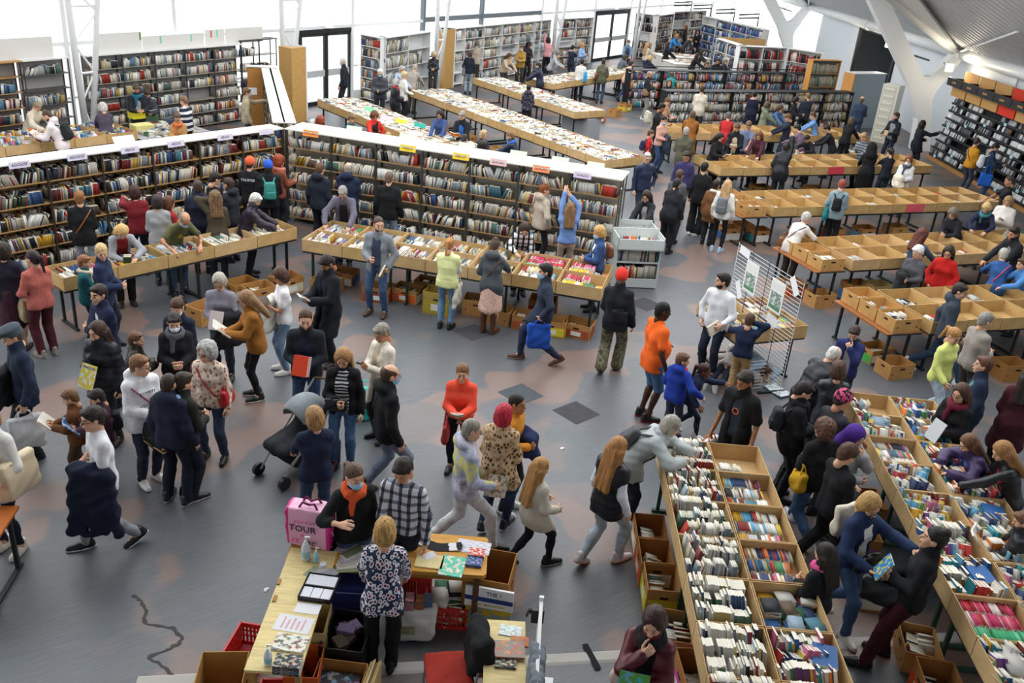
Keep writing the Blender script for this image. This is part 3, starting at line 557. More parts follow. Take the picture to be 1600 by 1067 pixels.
# beside and under the two nearest tables
for i, (x, y, rz, h, col, pn, p2, lb) in enumerate(((1.78, 8.62, -90, .3, 'a9713f', 'c9b8a0', 'e4e0d4', 'box of old hardbacks at the edge of the nearest table, behind the vest wearer'), (1.78, 8.12, -90, .32, 'b07a44', 'd9602a', 'e0ddd4', 'orange sided box holding a black and white book by the nearest table'), (1.8, 7.68, -90, .34, 'b98a52', 'd2c832', 'c8b82a', 'yellow fruit box of green picture books by the nearest table'), (1.85, 7.0, -96, .3, 'b5854e', None, None, 'kraft box with an open flap under the nearest table'), (1.98, 6.35, -85, .42, 'b07a44', 'd04ab0', 'd04ab0', 'magenta printed box behind the woman in burgundy leather'), (1.85, 5.75, -90, .3, 'b98a52', 'e8e6e0', 'c04a4a', 'box holding a white comic beside the woman in burgundy leather'),
        (4.3, 8.9, -92, .32, 'b07a44', 'e2e0e0', '8a6aa0', 'white and purple fruit box under the children\'s table'), (4.15, 8.05, -92, .32, 'b07a44', 'dd5c24', 'e0ddd4', 'orange box on the floor behind the woman in dark red trousers'), (4.35, 7.15, -100, .26, 'b98a52', None, None, 'low kraft box of annuals beside black shoes and the cable cover'), (4.3, 6.55, -96, .36, 'b07a44', 'dd5420', 'dd5420', 'orange printed box holding a bright picture book at lower right'), (4.6, 9.6, -90, .3, 'a9713f', None, None, 'shadowed box of books under the far half of the children\'s table'))):
    C(lb, x, y, R(rz), .46, .36, h, col, pn, p2, seed=90 + i)
# back tables
for i, (a, b) in enumerate(((-3.2, 29.3), (-2.2, 28.2), (-1.2, 26.8), (-.6, 26.0), (.2, 25.2), (1.0, 24.2), (1.6, 23.7), (2.2, 33.6), (2.9, 35.0), (3.4, 36.4))):
    C('kraft box on the floor %s the %s' % (['under the window end of', 'second from the window under', 'third from the window under', 'in the middle under', 'right of the middle under', 'second from the near end under', 'at the near end under', 'leftmost beneath', 'in the middle beneath', 'rightmost beneath'][i], 'long white-book table' if i < 7 else 'short back table'), a + .25, b + .3, R(-52 if i < 7 else 56), .5, .38, .28, 'b5854e', ['d6b82c', 'c9562c', None][i % 3] if i >= 7 else None, seed=120 + i)

# ------------------------------------------------------------------ shelving
def bookcase(label, p0, p1, z, nb, ns, depth, frame='e8e8e6', board=None, pal=PAL_S, fill=.9, side=1, z0=.08, sink=None, hr=(.17, .25), wr=(.12, .17), post=.03, back=None, lean=.12, tr=(.014, .04), rows=1, name='bookcase', cat='bookcase', top=True, empty=(), r=None, group=None, tilt=0, kind='plain', spread=.0):
    """front edge runs p0 -> p1, the case lies to its left (side=1) or right"""
    r = r or random.Random(int(p0[0] * 31 + p0[1] * 17)); p0 = V2(p0); p1 = V2(p1); L = (p1 - p0).length; az = math.atan2(p1.y - p0.y, p1.x - p0.x)
    t = thing(name, label, cat, p0, az, group); s = side; fm = mat(kind, frame, rough=.5); bm = mat('wood', board) if board else fm
    def B(x0, x1, y0, y1, a, b): return MB().box(x0, x1, min(s * y0, s * y1), max(s * y0, s * y1), a, b)
    for i in range(nb + 1):
        x = L * i / nb; x0, x1 = max(0, x - post / 2), min(L, x + post / 2)
        for y0, y1 in (((0, .04), (depth - .05, depth - .012)) if kind == 'metal' else ((0, depth),)): obj('upright', B(x0, x1, y0, y1, 0, z - .025), fm, t)
    for k in range(ns):
        zz = z0 + (z - z0) * k / ns
        for i in range(nb): obj('shelf_board', B(L * i / nb + post / 2, L * (i + 1) / nb - post / 2, .01, depth - .012, zz - .02, zz), bm, t)
    if top: obj('top_board', B(-.02, L + .02, -.03, depth + .02, z - .025, z), mat('plain', top if isinstance(top, str) else frame, rough=.5), t)
    if back: obj('back_panel', B(0, L, depth - .012, depth, 0, z - .025), mat('plain', back), t)
    U = np.array([math.cos(az), math.sin(az), 0]); V = np.array([-U[1], U[0], 0]) * s; O = np.array([p0.x, p0.y, 0])
    for k in range(ns):
        gap = (z - z0) / ns - .04
        for i in range(nb):
            if (i, k) in empty or r.random() > fill + .06: continue
            bl = L / nb - post
            h0, h1 = (min(hr[0], gap * .8), min(hr[1], gap * .97)) if kind == 'metal' or name == 'display_rack' else (gap * .55, gap * .85)
            for q in range(rows):
                book_row(sink or SHELFBOOKS, O + U * (L * i / nb + post / 2) + V * (.02 + q * (depth * .5)) + UP * (z0 + (z - z0) * k / ns + q * .02), U, V, bl, (h0, h1), wr, pal, tr, lean, r.uniform(min(.97, fill - .08), 1), False, tilt, r, .25)
    return t
def card_sign(label, txt, loc, rz, col, w=.34, h=.11, tilt=12, tcol='2a2a30', size=.07):
    t = thing('shelf_sign', label, 'sign', loc, rz); o = obj('card', MB().box(-w / 2, w / 2, -.002, .002, 0, h), mat('plain', col), t, rot=(R(-tilt), 0, 0))
    if txt: lettering(txt, size, tcol, o, (0, -.004, h / 2), (R(90), 0, 0))
    return t
# left wing (runs from the corner down-left), right wing, rear wing
LW0, LW1 = (-9.6, 13.75), (-5.3, 19.32)
bookcase('long steel shelf wing with white top, left of the corner', LW0, LW1, 2.07, 7, 5, .42, '4a4642', 'b08a5a', PAL_D + PAL_S, .97, 1, .12, None, (.17, .24), (.12, .16), .035, 'a8895c', .3, (.012, .032), 2, 'shelf_wing', 'shelving', 'e9e6e0', kind='metal')
RW0, RW1 = (-5.22, 19.33), (1.86, 17.44)
bookcase('long steel shelf wing with pale top, right of the corner, facing the hall', RW0, RW1, 2.07, 7, 5, .36, '4f5456', 'a8855a', PAL_W + PAL_S, .98, 1, .12, None, (.17, .245), (.12, .16), .035, None, .3, (.012, .032), 1, 'shelf_wing', 'shelving', 'e6dfcf', kind='metal')
u = Vector((RW1[0] - RW0[0], RW1[1] - RW0[1], 0)).normalized(); v = Vector((-u.y, u.x, 0))
bookcase('rear half of the long shelf wing, facing the back tables', (RW1[0] + v.x * .72, RW1[1] + v.y * .72), (RW0[0] + v.x * .72, RW0[1] + v.y * .72), 2.07, 7, 5, .34, '4f5456', 'a8855a', PAL_W, .85, 1, .12, None, (.17, .245), (.12, .16), .035, 'cfcabd', .3, (.014, .036), 1, 'shelf_wing', 'shelving', 'e6dfcf', kind='metal')
bookcase('narrow shelf wing running back from the corner, left face', (-7.85, 26.7), (-5.62, 19.85), 2.07, 6, 5, .22, '4f5456', 'a8855a', PAL_S, .9, 1, .12, None, (.17, .24), (.12, .16), .035, 'a8895c', .2, (.014, .036), 1, 'shelf_wing', 'shelving', 'ece9e4', kind='metal')
bookcase('narrow shelf wing running back from the corner, right face', (-5.2, 19.98), (-7.45, 26.85), 2.07, 6, 5, .22, '4f5456', 'a8855a', PAL_S, .9, 1, .12, None, (.17, .24), (.12, .16), .035, None, .2, (.014, .036), 1, 'shelf_wing', 'shelving', 'ece9e4', kind='metal')
for i, (x, y, rz) in enumerate(((-7.95, 26.75, 20),)):
    t = thing('end_panel', 'brown wooden end panel with white cap on the rear shelf wing', 'panel', (x, y, 0), R(rz)); obj('board', MB().box(-.35, .5, -.02, .02, 0, 2.08), mat('wood', 'a9773f'), t); obj('cap', MB().box(-.37, .52, -.05, .05, 2.08, 2.13), WHITE, t); obj('patch', MB().box(-.33, -.1, -.026, -.02, 1.3, 1.5), WHITE, t)
# signs on the wings
la = math.atan2(LW1[1] - LW0[1], LW1[0] - LW0[0]); lu = Vector((math.cos(la), math.sin(la), 0)); ln = Vector((lu.y, -lu.x, 0))
for s, txt, lb in ((1.55, 'ADOS/SF', 'lilac ADOS/SF card at the left edge of the picture'), (2.55, 'ADOS/SF', 'lilac ADOS/SF card, second from left on the shelf wing'), (3.55, 'ADOS', 'lilac ADOS card in the middle of the left shelf wing'), (4.5, 'ADOS', 'lilac ADOS card right of the woman in the ochre coat'), (5.6, 'ADOS', 'lilac ADOS card nearest below the beige-jacket man'), (6.6, '', 'lilac blank card next to the shelf corner')):
    p = V2(LW0) + lu * s + ln * .045; card_sign(lb, txt, (p.x, p.y, 1.99), la, 'cfc8dc', .36, .115, 14)
p = V2(LW0) + lu * 3.7 - ln * .4; card_sign('pale pink blank card lying at the rear edge of the left wing', '', (p.x, p.y, 2.075), la, 'e6d2cc', .42, .14, 35)
ra = math.atan2(u.y, u.x); rn = Vector((u.y, -u.x, 0))
for s, txt, col, lb in ((.85, 'PSYCHO', 'f08a3c', 'orange card at the left of the right shelf wing'), (3.08, 'PHILO', 'e8c832', 'yellow PHILO card on the right shelf wing'), (4.25, 'DROIT', 'ecc63a', 'yellow-orange card right of the PHILO card'), (5.05, 'SOCIO', 'e0b9bd', 'pink SOCIO card on the right shelf wing'), (5.95, 'SOCIO', 'f09060', 'orange SOCIO card on the right shelf wing'), (6.8, 'SOCIO', 'd3c4e4', 'lilac SOCIO card at the right end of the shelf wing')):
    p = V2(RW0) + u * (s - .25) + rn * .045; card_sign(lb, txt, (p.x, p.y, 1.98), ra, col, .36, .13, 14, size=.08)
for s, lb in ((1.35, 'first'), (2.6, 'second'), (3.95, 'third'), (5.1, 'fourth'), (6.0, 'fifth'), (6.75, 'sixth')):
    p = V2(RW0) + u * (s - .1) - rn * .7; card_sign('pale green card, %s from left, at the rear edge of the long shelf top' % lb, '', (p.x, p.y, 2.075), ra, 'c3d6bb', .36, .09, 30)
# steel shelves along the glazed wall at left (wall coordinates)
def wcase(label, s0, s1, off, z, nb, ns, depth=.32, **k): a = wp(s1, off); b = wp(s0, off); return bookcase(label, (b.x, b.y), (a.x, a.y), z, nb, ns, depth, side=1, **k)
wcase('orange-topped steel shelf of reddish old books at the far left edge', -8.6, -5.35, .45, 2.36, 3, 6, frame='55504c', board='a8855a', pal=PAL_D, top='b98a4e', kind='metal', back='8a8682')
wcase('steel shelf of pale magazines beside the first lattice column', -5.28, -4.05, .45, 2.36, 1, 6, frame='6a6a6a', pal=PAL_W + PAL_D, top='e6e4e0', kind='metal', back='a09e9c', lean=.3)
wcase('wide steel shelf of novels under white boards against the windows', -3.5, 1.75, .45, 2.36, 5, 6, frame='55595c', board='9a9488', pal=PAL_W + PAL_S, top='e4e2de', kind='metal', back='9a9b9c')
wcase('dark steel shelf of large books right of the white boards', 1.82, 3.3, .4, 2.45, 2, 5, frame='3a3c3e', board='8a8378', pal=PAL_D, kind='metal', fill=.8)
for s0, s1, z1, lb in ((-6.2, -4.35, 2.86, 'at the far left'), (-3.1, -1.69, 2.85, 'right of the first lattice column'), (-1.66, .47, 2.72, 'with two green marks'), (.53, 1.25, 2.79, 'with red and green marks'), (1.3, 2.8, 2.8, 'fifth along, nearest the corner')):
    t = tag(obj('white_board', MB().box(0, s1 - s0, -.012, .012, 2.37, z1 + .02), mat('plain', 'dedcd7'), None, wp(s0, .3), WRZ), 'pale board leaning on the shelf top %s' % lb, 'board')
    for k, (f, c) in enumerate({'with two green marks': ((.28, '7fd0b4'), (.78, '7fd0b4')), 'with red and green marks': ((.3, 'd2604c'), (.62, '7fd0b4')), 'right of the first lattice column': ((.97, '5a8a4a'),)}.get(lb, ())):
        obj('paint_drip', MB().box((s1 - s0) * f - .025, (s1 - s0) * f + .025, -.016, -.012, z1 - .2, z1), mat('plain', c), t)
# white bookcases at the back
bookcase('narrow white bookcase end-on beside the first glass door', (-6.45, 34.3), (-5.62, 33.72), 2.33, 1, 6, .3, pal=PAL_S + PAL_D, back='dcdcda')
bookcase('white metal shelf behind the customers at the long table end', (-5.45, 33.85), (-4.2, 36.9), 2.33, 2, 4, .35, pal=PAL_W, fill=.75, lean=.35, back='c9cbcb', frame='d4d6d6')
a, b_ = (-3.75, 38.1), (.55, 46.2)
bookcase('long white pigeonhole bookcase against the windows at centre back', a, b_, 2.33, 6, 5, .4, pal=PAL_W + ['2f9ab8', '2f9ab8', '2f8fb0', 'b8382e'], fill=.78, back='e4e4e2', lean=.15)
bookcase('white bookcase just left of the second glass door', (1.0, 46.9), (2.75, 49.4), 2.33, 2, 5, .4, pal=PAL_S, back='dededc')
bookcase('tall white bookcase end-on right of the second glass door', (5.3, 53.7), (6.5, 53.2), 2.4, 1, 5, .4, pal=PAL_D, back='dcdcda')
bookcase('white bookcase of burgundy books, pinkish, behind the black-coated woman', (6.55, 53.2), (7.7, 55.6), 2.4, 1, 6, .4, pal=PAL_D, frame='e6dcd6', back='d6ccc6')  # frame and back are a pinkish off-white
bookcase('white bookcase of dark volumes in the far corner', (7.8, 56.2), (10.2, 59.6), 2.45, 2, 5, .4, pal=PAL_D, back='cfcfcd')
bookcase('white bookcase of blue comics in the far right corner', (9.6, 57.2), (11.9, 51.2), 2.3, 4, 5, .4, pal=['2f62a0', '2f7fb0', '6a4f9c', '30343c', '2b3b5c', 'e3e0d8'], back='d4d4d2')
bookcase('white low-walled bookcase, left flank of the enclosed corner', (8.35, 45.0), (9.0, 42.6), 2.25, 2, 4, .35, pal=PAL_D + ['2f62a0'] * 3, back='e0e0de')
bookcase('white bookcase of red and black albums facing the hall at far right', (9.0, 42.45), (11.3, 43.3), 2.25, 2, 4, .35, pal=['26282e', 'a8322c', '30343c', 'c84038', '1d2530', 'e3e0d8'], back='e4e4e2')
bookcase('white bookcase with red spines beside the wooden-ended shelf', (11.35, 43.2), (12.6, 42.3), 2.25, 1, 4, .35, pal=['a8322c', '26282e', 'c84038', '3b2f2a', 'e3e0d8'], back='e4e4e2')
tag(obj('partition_board', MB().box(0, 2.6, -.03, .03, 1.6, 2.28), mat('wood', 'c09a66'), None, (8.5, 45.3, 0), R(20)), 'light brown board backing the enclosed corner of bookcases', 'board')
bookcase('wooden-ended shelf of beige ring binders by the dark doorway', (11.45, 39.4), (12.8, 40.0), 2.25, 1, 4, .35, frame='c98f4c', pal=['b9b49a', 'c4bfa6', 'a8a58e', '4a6a5a', 'b8a890'], back='9aa4a8', fill=.95)
# black low racks
def rack(label, p0, p1, z, nb, ns, pal, **k): return bookcase(label, p0, p1, z, nb, ns, .45, '1a1c1f', None, pal, .95, 1, .1, None, (.2, .3), (.16, .2), .04, None, .2, (.012, .03), 1, 'display_rack', 'rack', True, **k)
rack('black display rack of comic albums, rear one of the pair', (3.75, 36.9), (12.0, 40.6), 1.55, 6, 4, PAL_M + ['30343c'] * 5 + ['b8382e', 'c84038'])
rack('black display rack of white box sets, front one of the pair', (4.7, 32.7), (12.4, 36.4), 1.5, 6, 4, PAL_CD + PAL_W)
tag(obj('rack_rail', MB().tube([(0, 0, 1.68), (8.9, 0, 1.68)], .02, 6).tube([(0, 0, 1.5), (0, 0, 1.68)], .02, 6).tube([(4.4, 0, 1.5), (4.4, 0, 1.68)], .02, 6).tube([(8.9, 0, 1.5), (8.9, 0, 1.68)], .02, 6), DARKF, None, (3.8, 37.1, 0), math.atan2(3.7, 8.25)), 'black rail along the top of the rear comic rack', 'rail')
# metal price hooks over the far shelves
for k, (x, y) in enumerate(((9.0, 58.2), (10.0, 57.0), (11.0, 55.0), (11.9, 52.8))):
    tag(obj('shelf_bracket', MB().tube([(0, 0, 2.3), (0, 0, 2.95), (-1.0, .35, 2.8), (-1.0, .35, 2.62), (0, 0, 2.75)], .045, 6), DARKF, None, (x, y, 0)), 'black angled bracket over the far blue comics, %s from left' % ORD[k], 'bracket')
# grey cabinet and white card tower by the doorway
t = thing('grey_cabinet', 'grey metal cabinet with wooden end beside the dark doorway', 'cabinet', (12.45, 36.9, 0), R(30)); obj('body', MB().box(0, 1.75, 0, .5, 0, 2.12), mat('plain', '9aa6ac'), t); obj('end_panel', MB().box(-.05, 0, -.02, .52, 0, 2.14), mat('wood', 'c98f4c'), t); obj('top_edge', MB().box(-.05, 1.78, -.02, .52, 2.12, 2.15), WHITE, t)
tw = thing('card_tower', 'tall narrow white tower of card drawers left of the forked column', 'drawer tower', (12.88, 34.9, 0), R(-42)); obj('body', MB().box(0, .62, 0, .5, 0, 2.12), mat('plain', 'dcdbd2'), tw)
for k in range(8): dr = obj('drawer', MB().box(.05, .52, -.012, .0, .06 + k * .255, .27 + k * .255), mat('plain', 'cfcbb8'), tw); obj('label_strip', MB().box(.09, .48, -.016, -.012, .15 + k * .255, .23 + k * .255), mat('smallprint', 'e9e5d4', '8a8672'), dr)
# white chest tables near the far customers
for k, (x, y, rz, w) in enumerate(((6.3, 47.0, 20, 2.6), (6.55, 44.6, 20, 1.3))):
    t = thing('low_chest', ['white chest covered in red booklets at the far back', 'smaller white chest in front of the one with red booklets'][k], 'chest', (x, y, 0), R(rz)); obj('body', MB().box(0, w, 0, 1.3, 0, .95), mat('plain', 'd9d6cc'), t); obj('lid', MB().box(-.03, w + .03, -.03, 1.33, .95, .98), mat('plain', 'e6e3da'), t)
    for q in range(14): pile(TRAYBOOKS, (x + rng.uniform(.1, w - .4) * .94, y + .35 + rng.uniform(.1, .8) + .3 * rng.random(), .99), (1, 0, 0), (0, 1, 0), 2, ['8a2a2c', 'a8404a', 'd8d2c8', 'c9b8b0'], .2, .28)
# grey book browser at the right end of the long wing
gt = thing('browser_cabinet', 'pale grey metal book browser at the right end of the shelf wing', 'cabinet', (1.9, 16.95, 0), R(8)); GM = mat('plain', 'b9bfbe', rough=.5)
obj('body', MB().box(0, .03, 0, .95, 0, 1.0).box(.87, .9, 0, .95, 0, 1.0).box(.03, .87, .9, .93, 0, 1.0).box(.03, .87, 0, .9, .02, .06), GM, gt); obj('kickboard', MB().box(.03, .87, -.01, .02, .02, .2), GM, gt)
obj('shelf_board', MB().box(.03, .87, .01, .9, .52, .55), GM, gt)
for k, y0 in enumerate((-.08, .48)): obj('browsing_bin', MB().box(-.02, .92, y0, y0 + .02, .82, 1.04).box(-.02, .92, y0 + .5, y0 + .52, .86, 1.12).box(-.02, 0, y0, y0 + .52, .82, 1.08).box(.9, .92, y0, y0 + .52, .82, 1.08).box(-.02, .92, y0, y0 + .52, .82, .84), mat('plain', 'cdd3d1', rough=.5), gt)
U = np.array([math.cos(R(8)), math.sin(R(8)), 0]); V = np.array([-U[1], U[0], 0]); O = np.array([1.9, 16.95, 0])
for zz, dd in ((.2, .03), (.55, .03)): book_row(SHELFBOOKS, O + U * .04 + V * dd + UP * zz, U, V, .82, (.2, .26), (.15, .18), PAL_M + PAL_W, (.012, .03), .1)
for y0 in (-.04, .2, .52, .74): book_row(SHELFBOOKS, O + U * .03 + V * y0 + UP * .85, U, V, .86, (.13, .18), (.15, .18), PAL_M + PAL_W + PAL_P, (.012, .03), .25, .9, False, .5)
# rounded brown display panels near the doors
for k, (x, y, rz) in enumerate(((-7.35, 29.75, 60), (-3.4, 38.6, 60))):
    t = thing('curved_panel', ['rounded light brown display panel with white edge by the first glass door', 'rounded light brown display panel with white edge beside the pigeonhole bookcase'][k], 'panel', (x, y, 0), R(rz)); pts = [(-.5 * math.sin(R(a)), .25 - .25 * math.cos(R(a))) for a in range(0, 100, 12)]
    obj('curved_face', MB().prism([(0, 0)] + [(-.62 + .62 * math.cos(R(a)) - .0, .55 * math.sin(R(a)) + .0) for a in range(0, 95, 9)] + [(-.62, 0)], 0, 2.33), mat('wood', 'bd9457'), t, smooth=False); obj('white_edge', MB().box(0, .05, -.02, .45, 0, 2.35), WHITE, t)
# disc wall along the right wall: sloped shelves, boxes above
dw = thing('disc_wall', 'long wall rack of film and music discs under black crates at right', 'rack', (14.28, 32.6, 0), R(-88)); L = 11.0; nb = 10
obj('backboard', MB().box(0, L, .42, .46, 0, 2.4), mat('plain', '1d2024'), dw); obj('plinth', MB().box(0, L, -.12, .42, 0, .12), mat('wood', 'a87846'), dw)
U = np.array([math.cos(R(-88)), math.sin(R(-88)), 0]); V = np.array([-U[1], U[0], 0]); O = np.array([14.28, 32.6, 0])
for k in range(8):
    z = .16 + k * .255; yo = -.06 + k * .045
    for i in range(nb): obj('disc_shelf', MB().box(i * L / nb + .01, (i + 1) * L / nb - .01, yo, yo + .2, z - .015, z).box(i * L / nb + .01, (i + 1) * L / nb - .01, yo - .012, yo, z - .02, z + .05), mat('plain', '23272b', rough=.5), dw)
    for i in range(nb):
        if rng.random() < .9: book_row(DISCS, O + U * (i * L / nb + .03) + V * (yo + .02) + UP * z, U, V, L / nb - .06, (.185, .2), (.02, .14), PAL_CD if rng.random() < .62 else PAL_DVD, (.013, .017) if rng.random() < .7 else (.06, .13), .06, rng.uniform(.75, 1), False, .2)
    for i in range(0, nb):
        if (i * 3 + k) % 4 == 0: obj('shelf_tag', MB().box(i * L / nb + .4, i * L / nb + .56, yo - .02, yo - .014, z - .02, z + .07), mat('plain', 'a9d3e0'), dw)
for i in range(nb):
    red = i in (3, 6, 7, 9); x0 = i * L / nb
    t = thing('black_crate', '%s crate with black rim above the disc wall, %s from the column' % ('red' if red else 'tan', ORD[i]), 'crate', O + U * x0 + UP * 2.32, R(-88)); cm = mat('plain', 'd23a26' if red else 'c0935a')
    obj('face_board', MB().box(.04, L / nb - .04, .1, .13, -.1, .3), cm, t); obj('inner_board', MB().box(.04, L / nb - .04, .42, .45, .3, .72), cm, t)
    obj('front_rim', MB().box(0, L / nb - .01, -.12, -.08, .24, .5).box(0, .03, -.12, .45, .24, .46).box(L / nb - .04, L / nb - .01, -.12, .45, .24, .46), mat('plain', '1b1d20', rough=.45), t)
    obj('grip_hole', MB().box(.38, .68, -.125, -.12, .34, .4), mat('wood', 'b07f48'), t)
SHELF_DONE = True
# ================================================================== people: distance fields polygonised per garment
f32 = np.float32
class Field:
    def __init__(s, lo, hi, h, pad=3):
        s.h = h; s.o = np.floor((np.asarray(lo, float) - pad * h) / h) * h; n = np.ceil((np.asarray(hi, float) + pad * h - s.o) / h).astype(int) + 1
        s.ax = [(s.o[i] + h * np.arange(n[i])).astype(f32) for i in range(3)]; s.f = np.full(n, 1.0, f32); s.n = n
    def _sl(s, lo, hi):
        a = np.clip(np.floor((np.asarray(lo) - s.o) / s.h).astype(int), 0, s.n - 1); b = np.clip(np.ceil((np.asarray(hi) - s.o) / s.h).astype(int) + 1, 1, s.n); return tuple(slice(a[i], max(b[i], a[i] + 1)) for i in range(3))
    def _xyz(s, sl): return s.ax[0][sl[0]][:, None, None], s.ax[1][sl[1]][None, :, None], s.ax[2][sl[2]][None, None, :]
    def join(s, sl, d, k):
        a = s.f[sl]
        if k > 0: hh = np.maximum(k - np.abs(a - d), 0) / k; s.f[sl] = np.minimum(a, d) - hh * hh * (k * .25)
        else: s.f[sl] = np.minimum(a, d)
    def cone(s, a, b, r1, r2=None, k=.03):
        r2 = r1 if r2 is None else r2; a = np.asarray(a, float); b = np.asarray(b, float); R_ = max(r1, r2) + k + 2.2 * s.h
        sl = s._sl(np.minimum(a, b) - R_, np.maximum(a, b) + R_); x, y, z = s._xyz(sl); ab = b - a; L2 = float(ab @ ab) + 1e-9
        px, py, pz = x - f32(a[0]), y - f32(a[1]), z - f32(a[2])
        t = np.clip((px * f32(ab[0]) + py * f32(ab[1]) + pz * f32(ab[2])) / f32(L2), 0, 1)
        d = np.sqrt((px - t * f32(ab[0])) ** 2 + (py - t * f32(ab[1])) ** 2 + (pz - t * f32(ab[2])) ** 2) - (f32(r1) + t * f32(r2 - r1))
        s.join(sl, d, f32(k)); return s
    def ell(s, c, r, k=.02, sub=False):
        c = np.asarray(c, float); r = np.asarray(r, float); sl = s._sl(c - r - k - 3 * s.h, c + r + k + 3 * s.h); x, y, z = s._xyz(sl)
        q = np.sqrt(((x - f32(c[0])) / f32(r[0])) ** 2 + ((y - f32(c[1])) / f32(r[1])) ** 2 + ((z - f32(c[2])) / f32(r[2])) ** 2); d = (q - 1) * f32(r.min())
        if sub:
            a = s.f[sl]; hh = np.maximum(k - np.abs(a + d), 0) / k; s.f[sl] = np.maximum(a, -d) + hh * hh * (k * .25)
        else: s.join(sl, d, f32(k))
        return s
    def all(s): return s._xyz((slice(None),) * 3)
    def cut(s, p, n):
        """keep the side the normal n points away from"""
        x, y, z = s.all(); d = (x - f32(p[0])) * f32(n[0]) + (y - f32(p[1])) * f32(n[1]) + (z - f32(p[2])) * f32(n[2]); s.f = np.maximum(s.f, d); return s
    def add(s, fn): x, y, z = s.all(); s.f = s.f + fn(x, y, z).astype(f32); return s
    def mesh(s):
        f = s.f; sg = f < 0; nx, ny, nz = f.shape
        cs = [(i, j, k) for i in (0, 1) for j in (0, 1) for k in (0, 1)]
        sub = lambda A, c: A[c[0]:nx - 1 + c[0], c[1]:ny - 1 + c[1], c[2]:nz - 1 + c[2]]
        cnt = sum(sub(sg, c).astype(np.int8) for c in cs); act = (cnt > 0) & (cnt < 8); ids = np.argwhere(act)
        if len(ids) == 0: return np.zeros((0, 3)), np.zeros((0, 4), int)
        idx = np.full(act.shape, -1, np.int32); idx[act] = np.arange(len(ids))
        val = {c: f[ids[:, 0] + c[0], ids[:, 1] + c[1], ids[:, 2] + c[2]] for c in cs}; acc = np.zeros((len(ids), 3)); n = np.zeros(len(ids))
        for c in cs:
            for a in range(3):
                if c[a] == 0:
                    d = list(c); d[a] = 1; d = tuple(d); v0, v1 = val[c], val[d]; m = (v0 < 0) != (v1 < 0); t = np.where(m, v0 / np.where(m, v0 - v1, 1), 0)
                    p = np.array(c, float)[None].repeat(len(ids), 0); p[:, a] += t; acc += p * m[:, None]; n += m
        V = s.o + s.h * (ids + acc / n[:, None]); Q = []
        for a in range(3):
            b, c = (a + 1) % 3, (a + 2) % 3
            lo = [slice(None)] * 3; hi = [slice(None)] * 3; lo[a] = slice(0, -1); hi[a] = slice(1, None); A = sg[tuple(lo)]; B = sg[tuple(hi)]
            e = np.argwhere(A != B); e = e[(e[:, b] > 0) & (e[:, c] > 0) & (e[:, b] < f.shape[b] - 1) & (e[:, c] < f.shape[c] - 1)]
            if len(e) == 0: continue
            q = []
            for db, dc in ((-1, -1), (0, -1), (0, 0), (-1, 0)): g = e.copy(); g[:, b] += db; g[:, c] += dc; q.append(idx[g[:, 0], g[:, 1], g[:, 2]])
            q = np.stack(q, 1); inside = A[e[:, 0], e[:, 1], e[:, 2]]; q[~inside] = q[~inside][:, ::-1]; Q.append(q)
        return V, np.concatenate(Q)
def np_mesh(name, V, Q, mats, mi=None, smooth=True):
    me = bpy.data.meshes.new(name); V = np.asarray(V, f32); Q = np.asarray(Q, np.int32); me.vertices.add(len(V)); me.vertices.foreach_set('co', V.ravel()); me.loops.add(Q.size); me.loops.foreach_set('vertex_index', Q.ravel())
    me.polygons.add(len(Q)); me.polygons.foreach_set('loop_start', np.arange(0, Q.size, 4, dtype=np.int32))
    if mi is not None: me.polygons.foreach_set('material_index', np.asarray(mi, np.int32))
    me.polygons.foreach_set('use_smooth', np.full(len(Q), smooth)); me.update(calc_edges=True)
    for m in mats: me.materials.append(m)
    return me
# ---------------------------------------------------------------- templates in head / hand / foot space
HEADS, HANDS, HAIRS, FEET = {}, {}, {}, {}
def head_tpl(lod):
    if lod in HEADS: return HEADS[lod]
    h = (.009, .013, .019)[lod]; F = Field((-.1, -.13, -.25), (.1, .14, .14), h)
    F.ell((0, -.012, .03), (.076, .096, .088), .02).ell((0, .022, -.045), (.057, .066, .078), .03).ell((0, .066, -.098), (.026, .022, .022), .03)
    F.ell((-.036, .056, -.03), (.026, .03, .03), .02).ell((.036, .056, -.03), (.026, .03, .03), .02)
    F.cone((-.034, .080, .030), (.034, .080, .030), .008, None, .02); 
    for sx in (-1, 1): F.ell((sx * .031, .103, .004), (.017, .018, .012), .012, True); F.ell((sx * .031, .080, .003), (.013, .013, .011), .004)
    F.cone((0, .088, .012), (0, .108, -.026), .008, .0135, .012).ell((0, .098, -.063), (.024, .010, .013), .012)
    for sx in (-1, 1): F.ell((sx * .078, -.008, -.004), (.011, .022, .033), .008)
    F.cone((0, -.018, -.07), (0, -.026, -.14), .049, .050, .03)
    V, Q = F.mesh(); c = V[Q].mean(1); mi = np.zeros(len(Q), int)
    ax = np.abs(c[:, 0])
    mi[(c[:, 1] > .07) & (((ax - .031) / .0135) ** 2 + ((c[:, 2] - .003) / (.0062, .009, .012)[lod]) ** 2 < 1)] = 1
    mi[(c[:, 1] > .085) & ((c[:, 0] / .026) ** 2 + ((c[:, 2] + .064) / (.010 if lod < 2 else .012)) ** 2 < 1)] = 2
    mi[(c[:, 1] > .06) & (np.abs(c[:, 2] - .031 + .12 * np.maximum(ax - .034, 0)) < (.0042, .006, .008)[lod]) & (ax > .013) & (ax < .049)] = 3
    HEADS[lod] = (V, Q, mi); return HEADS[lod]
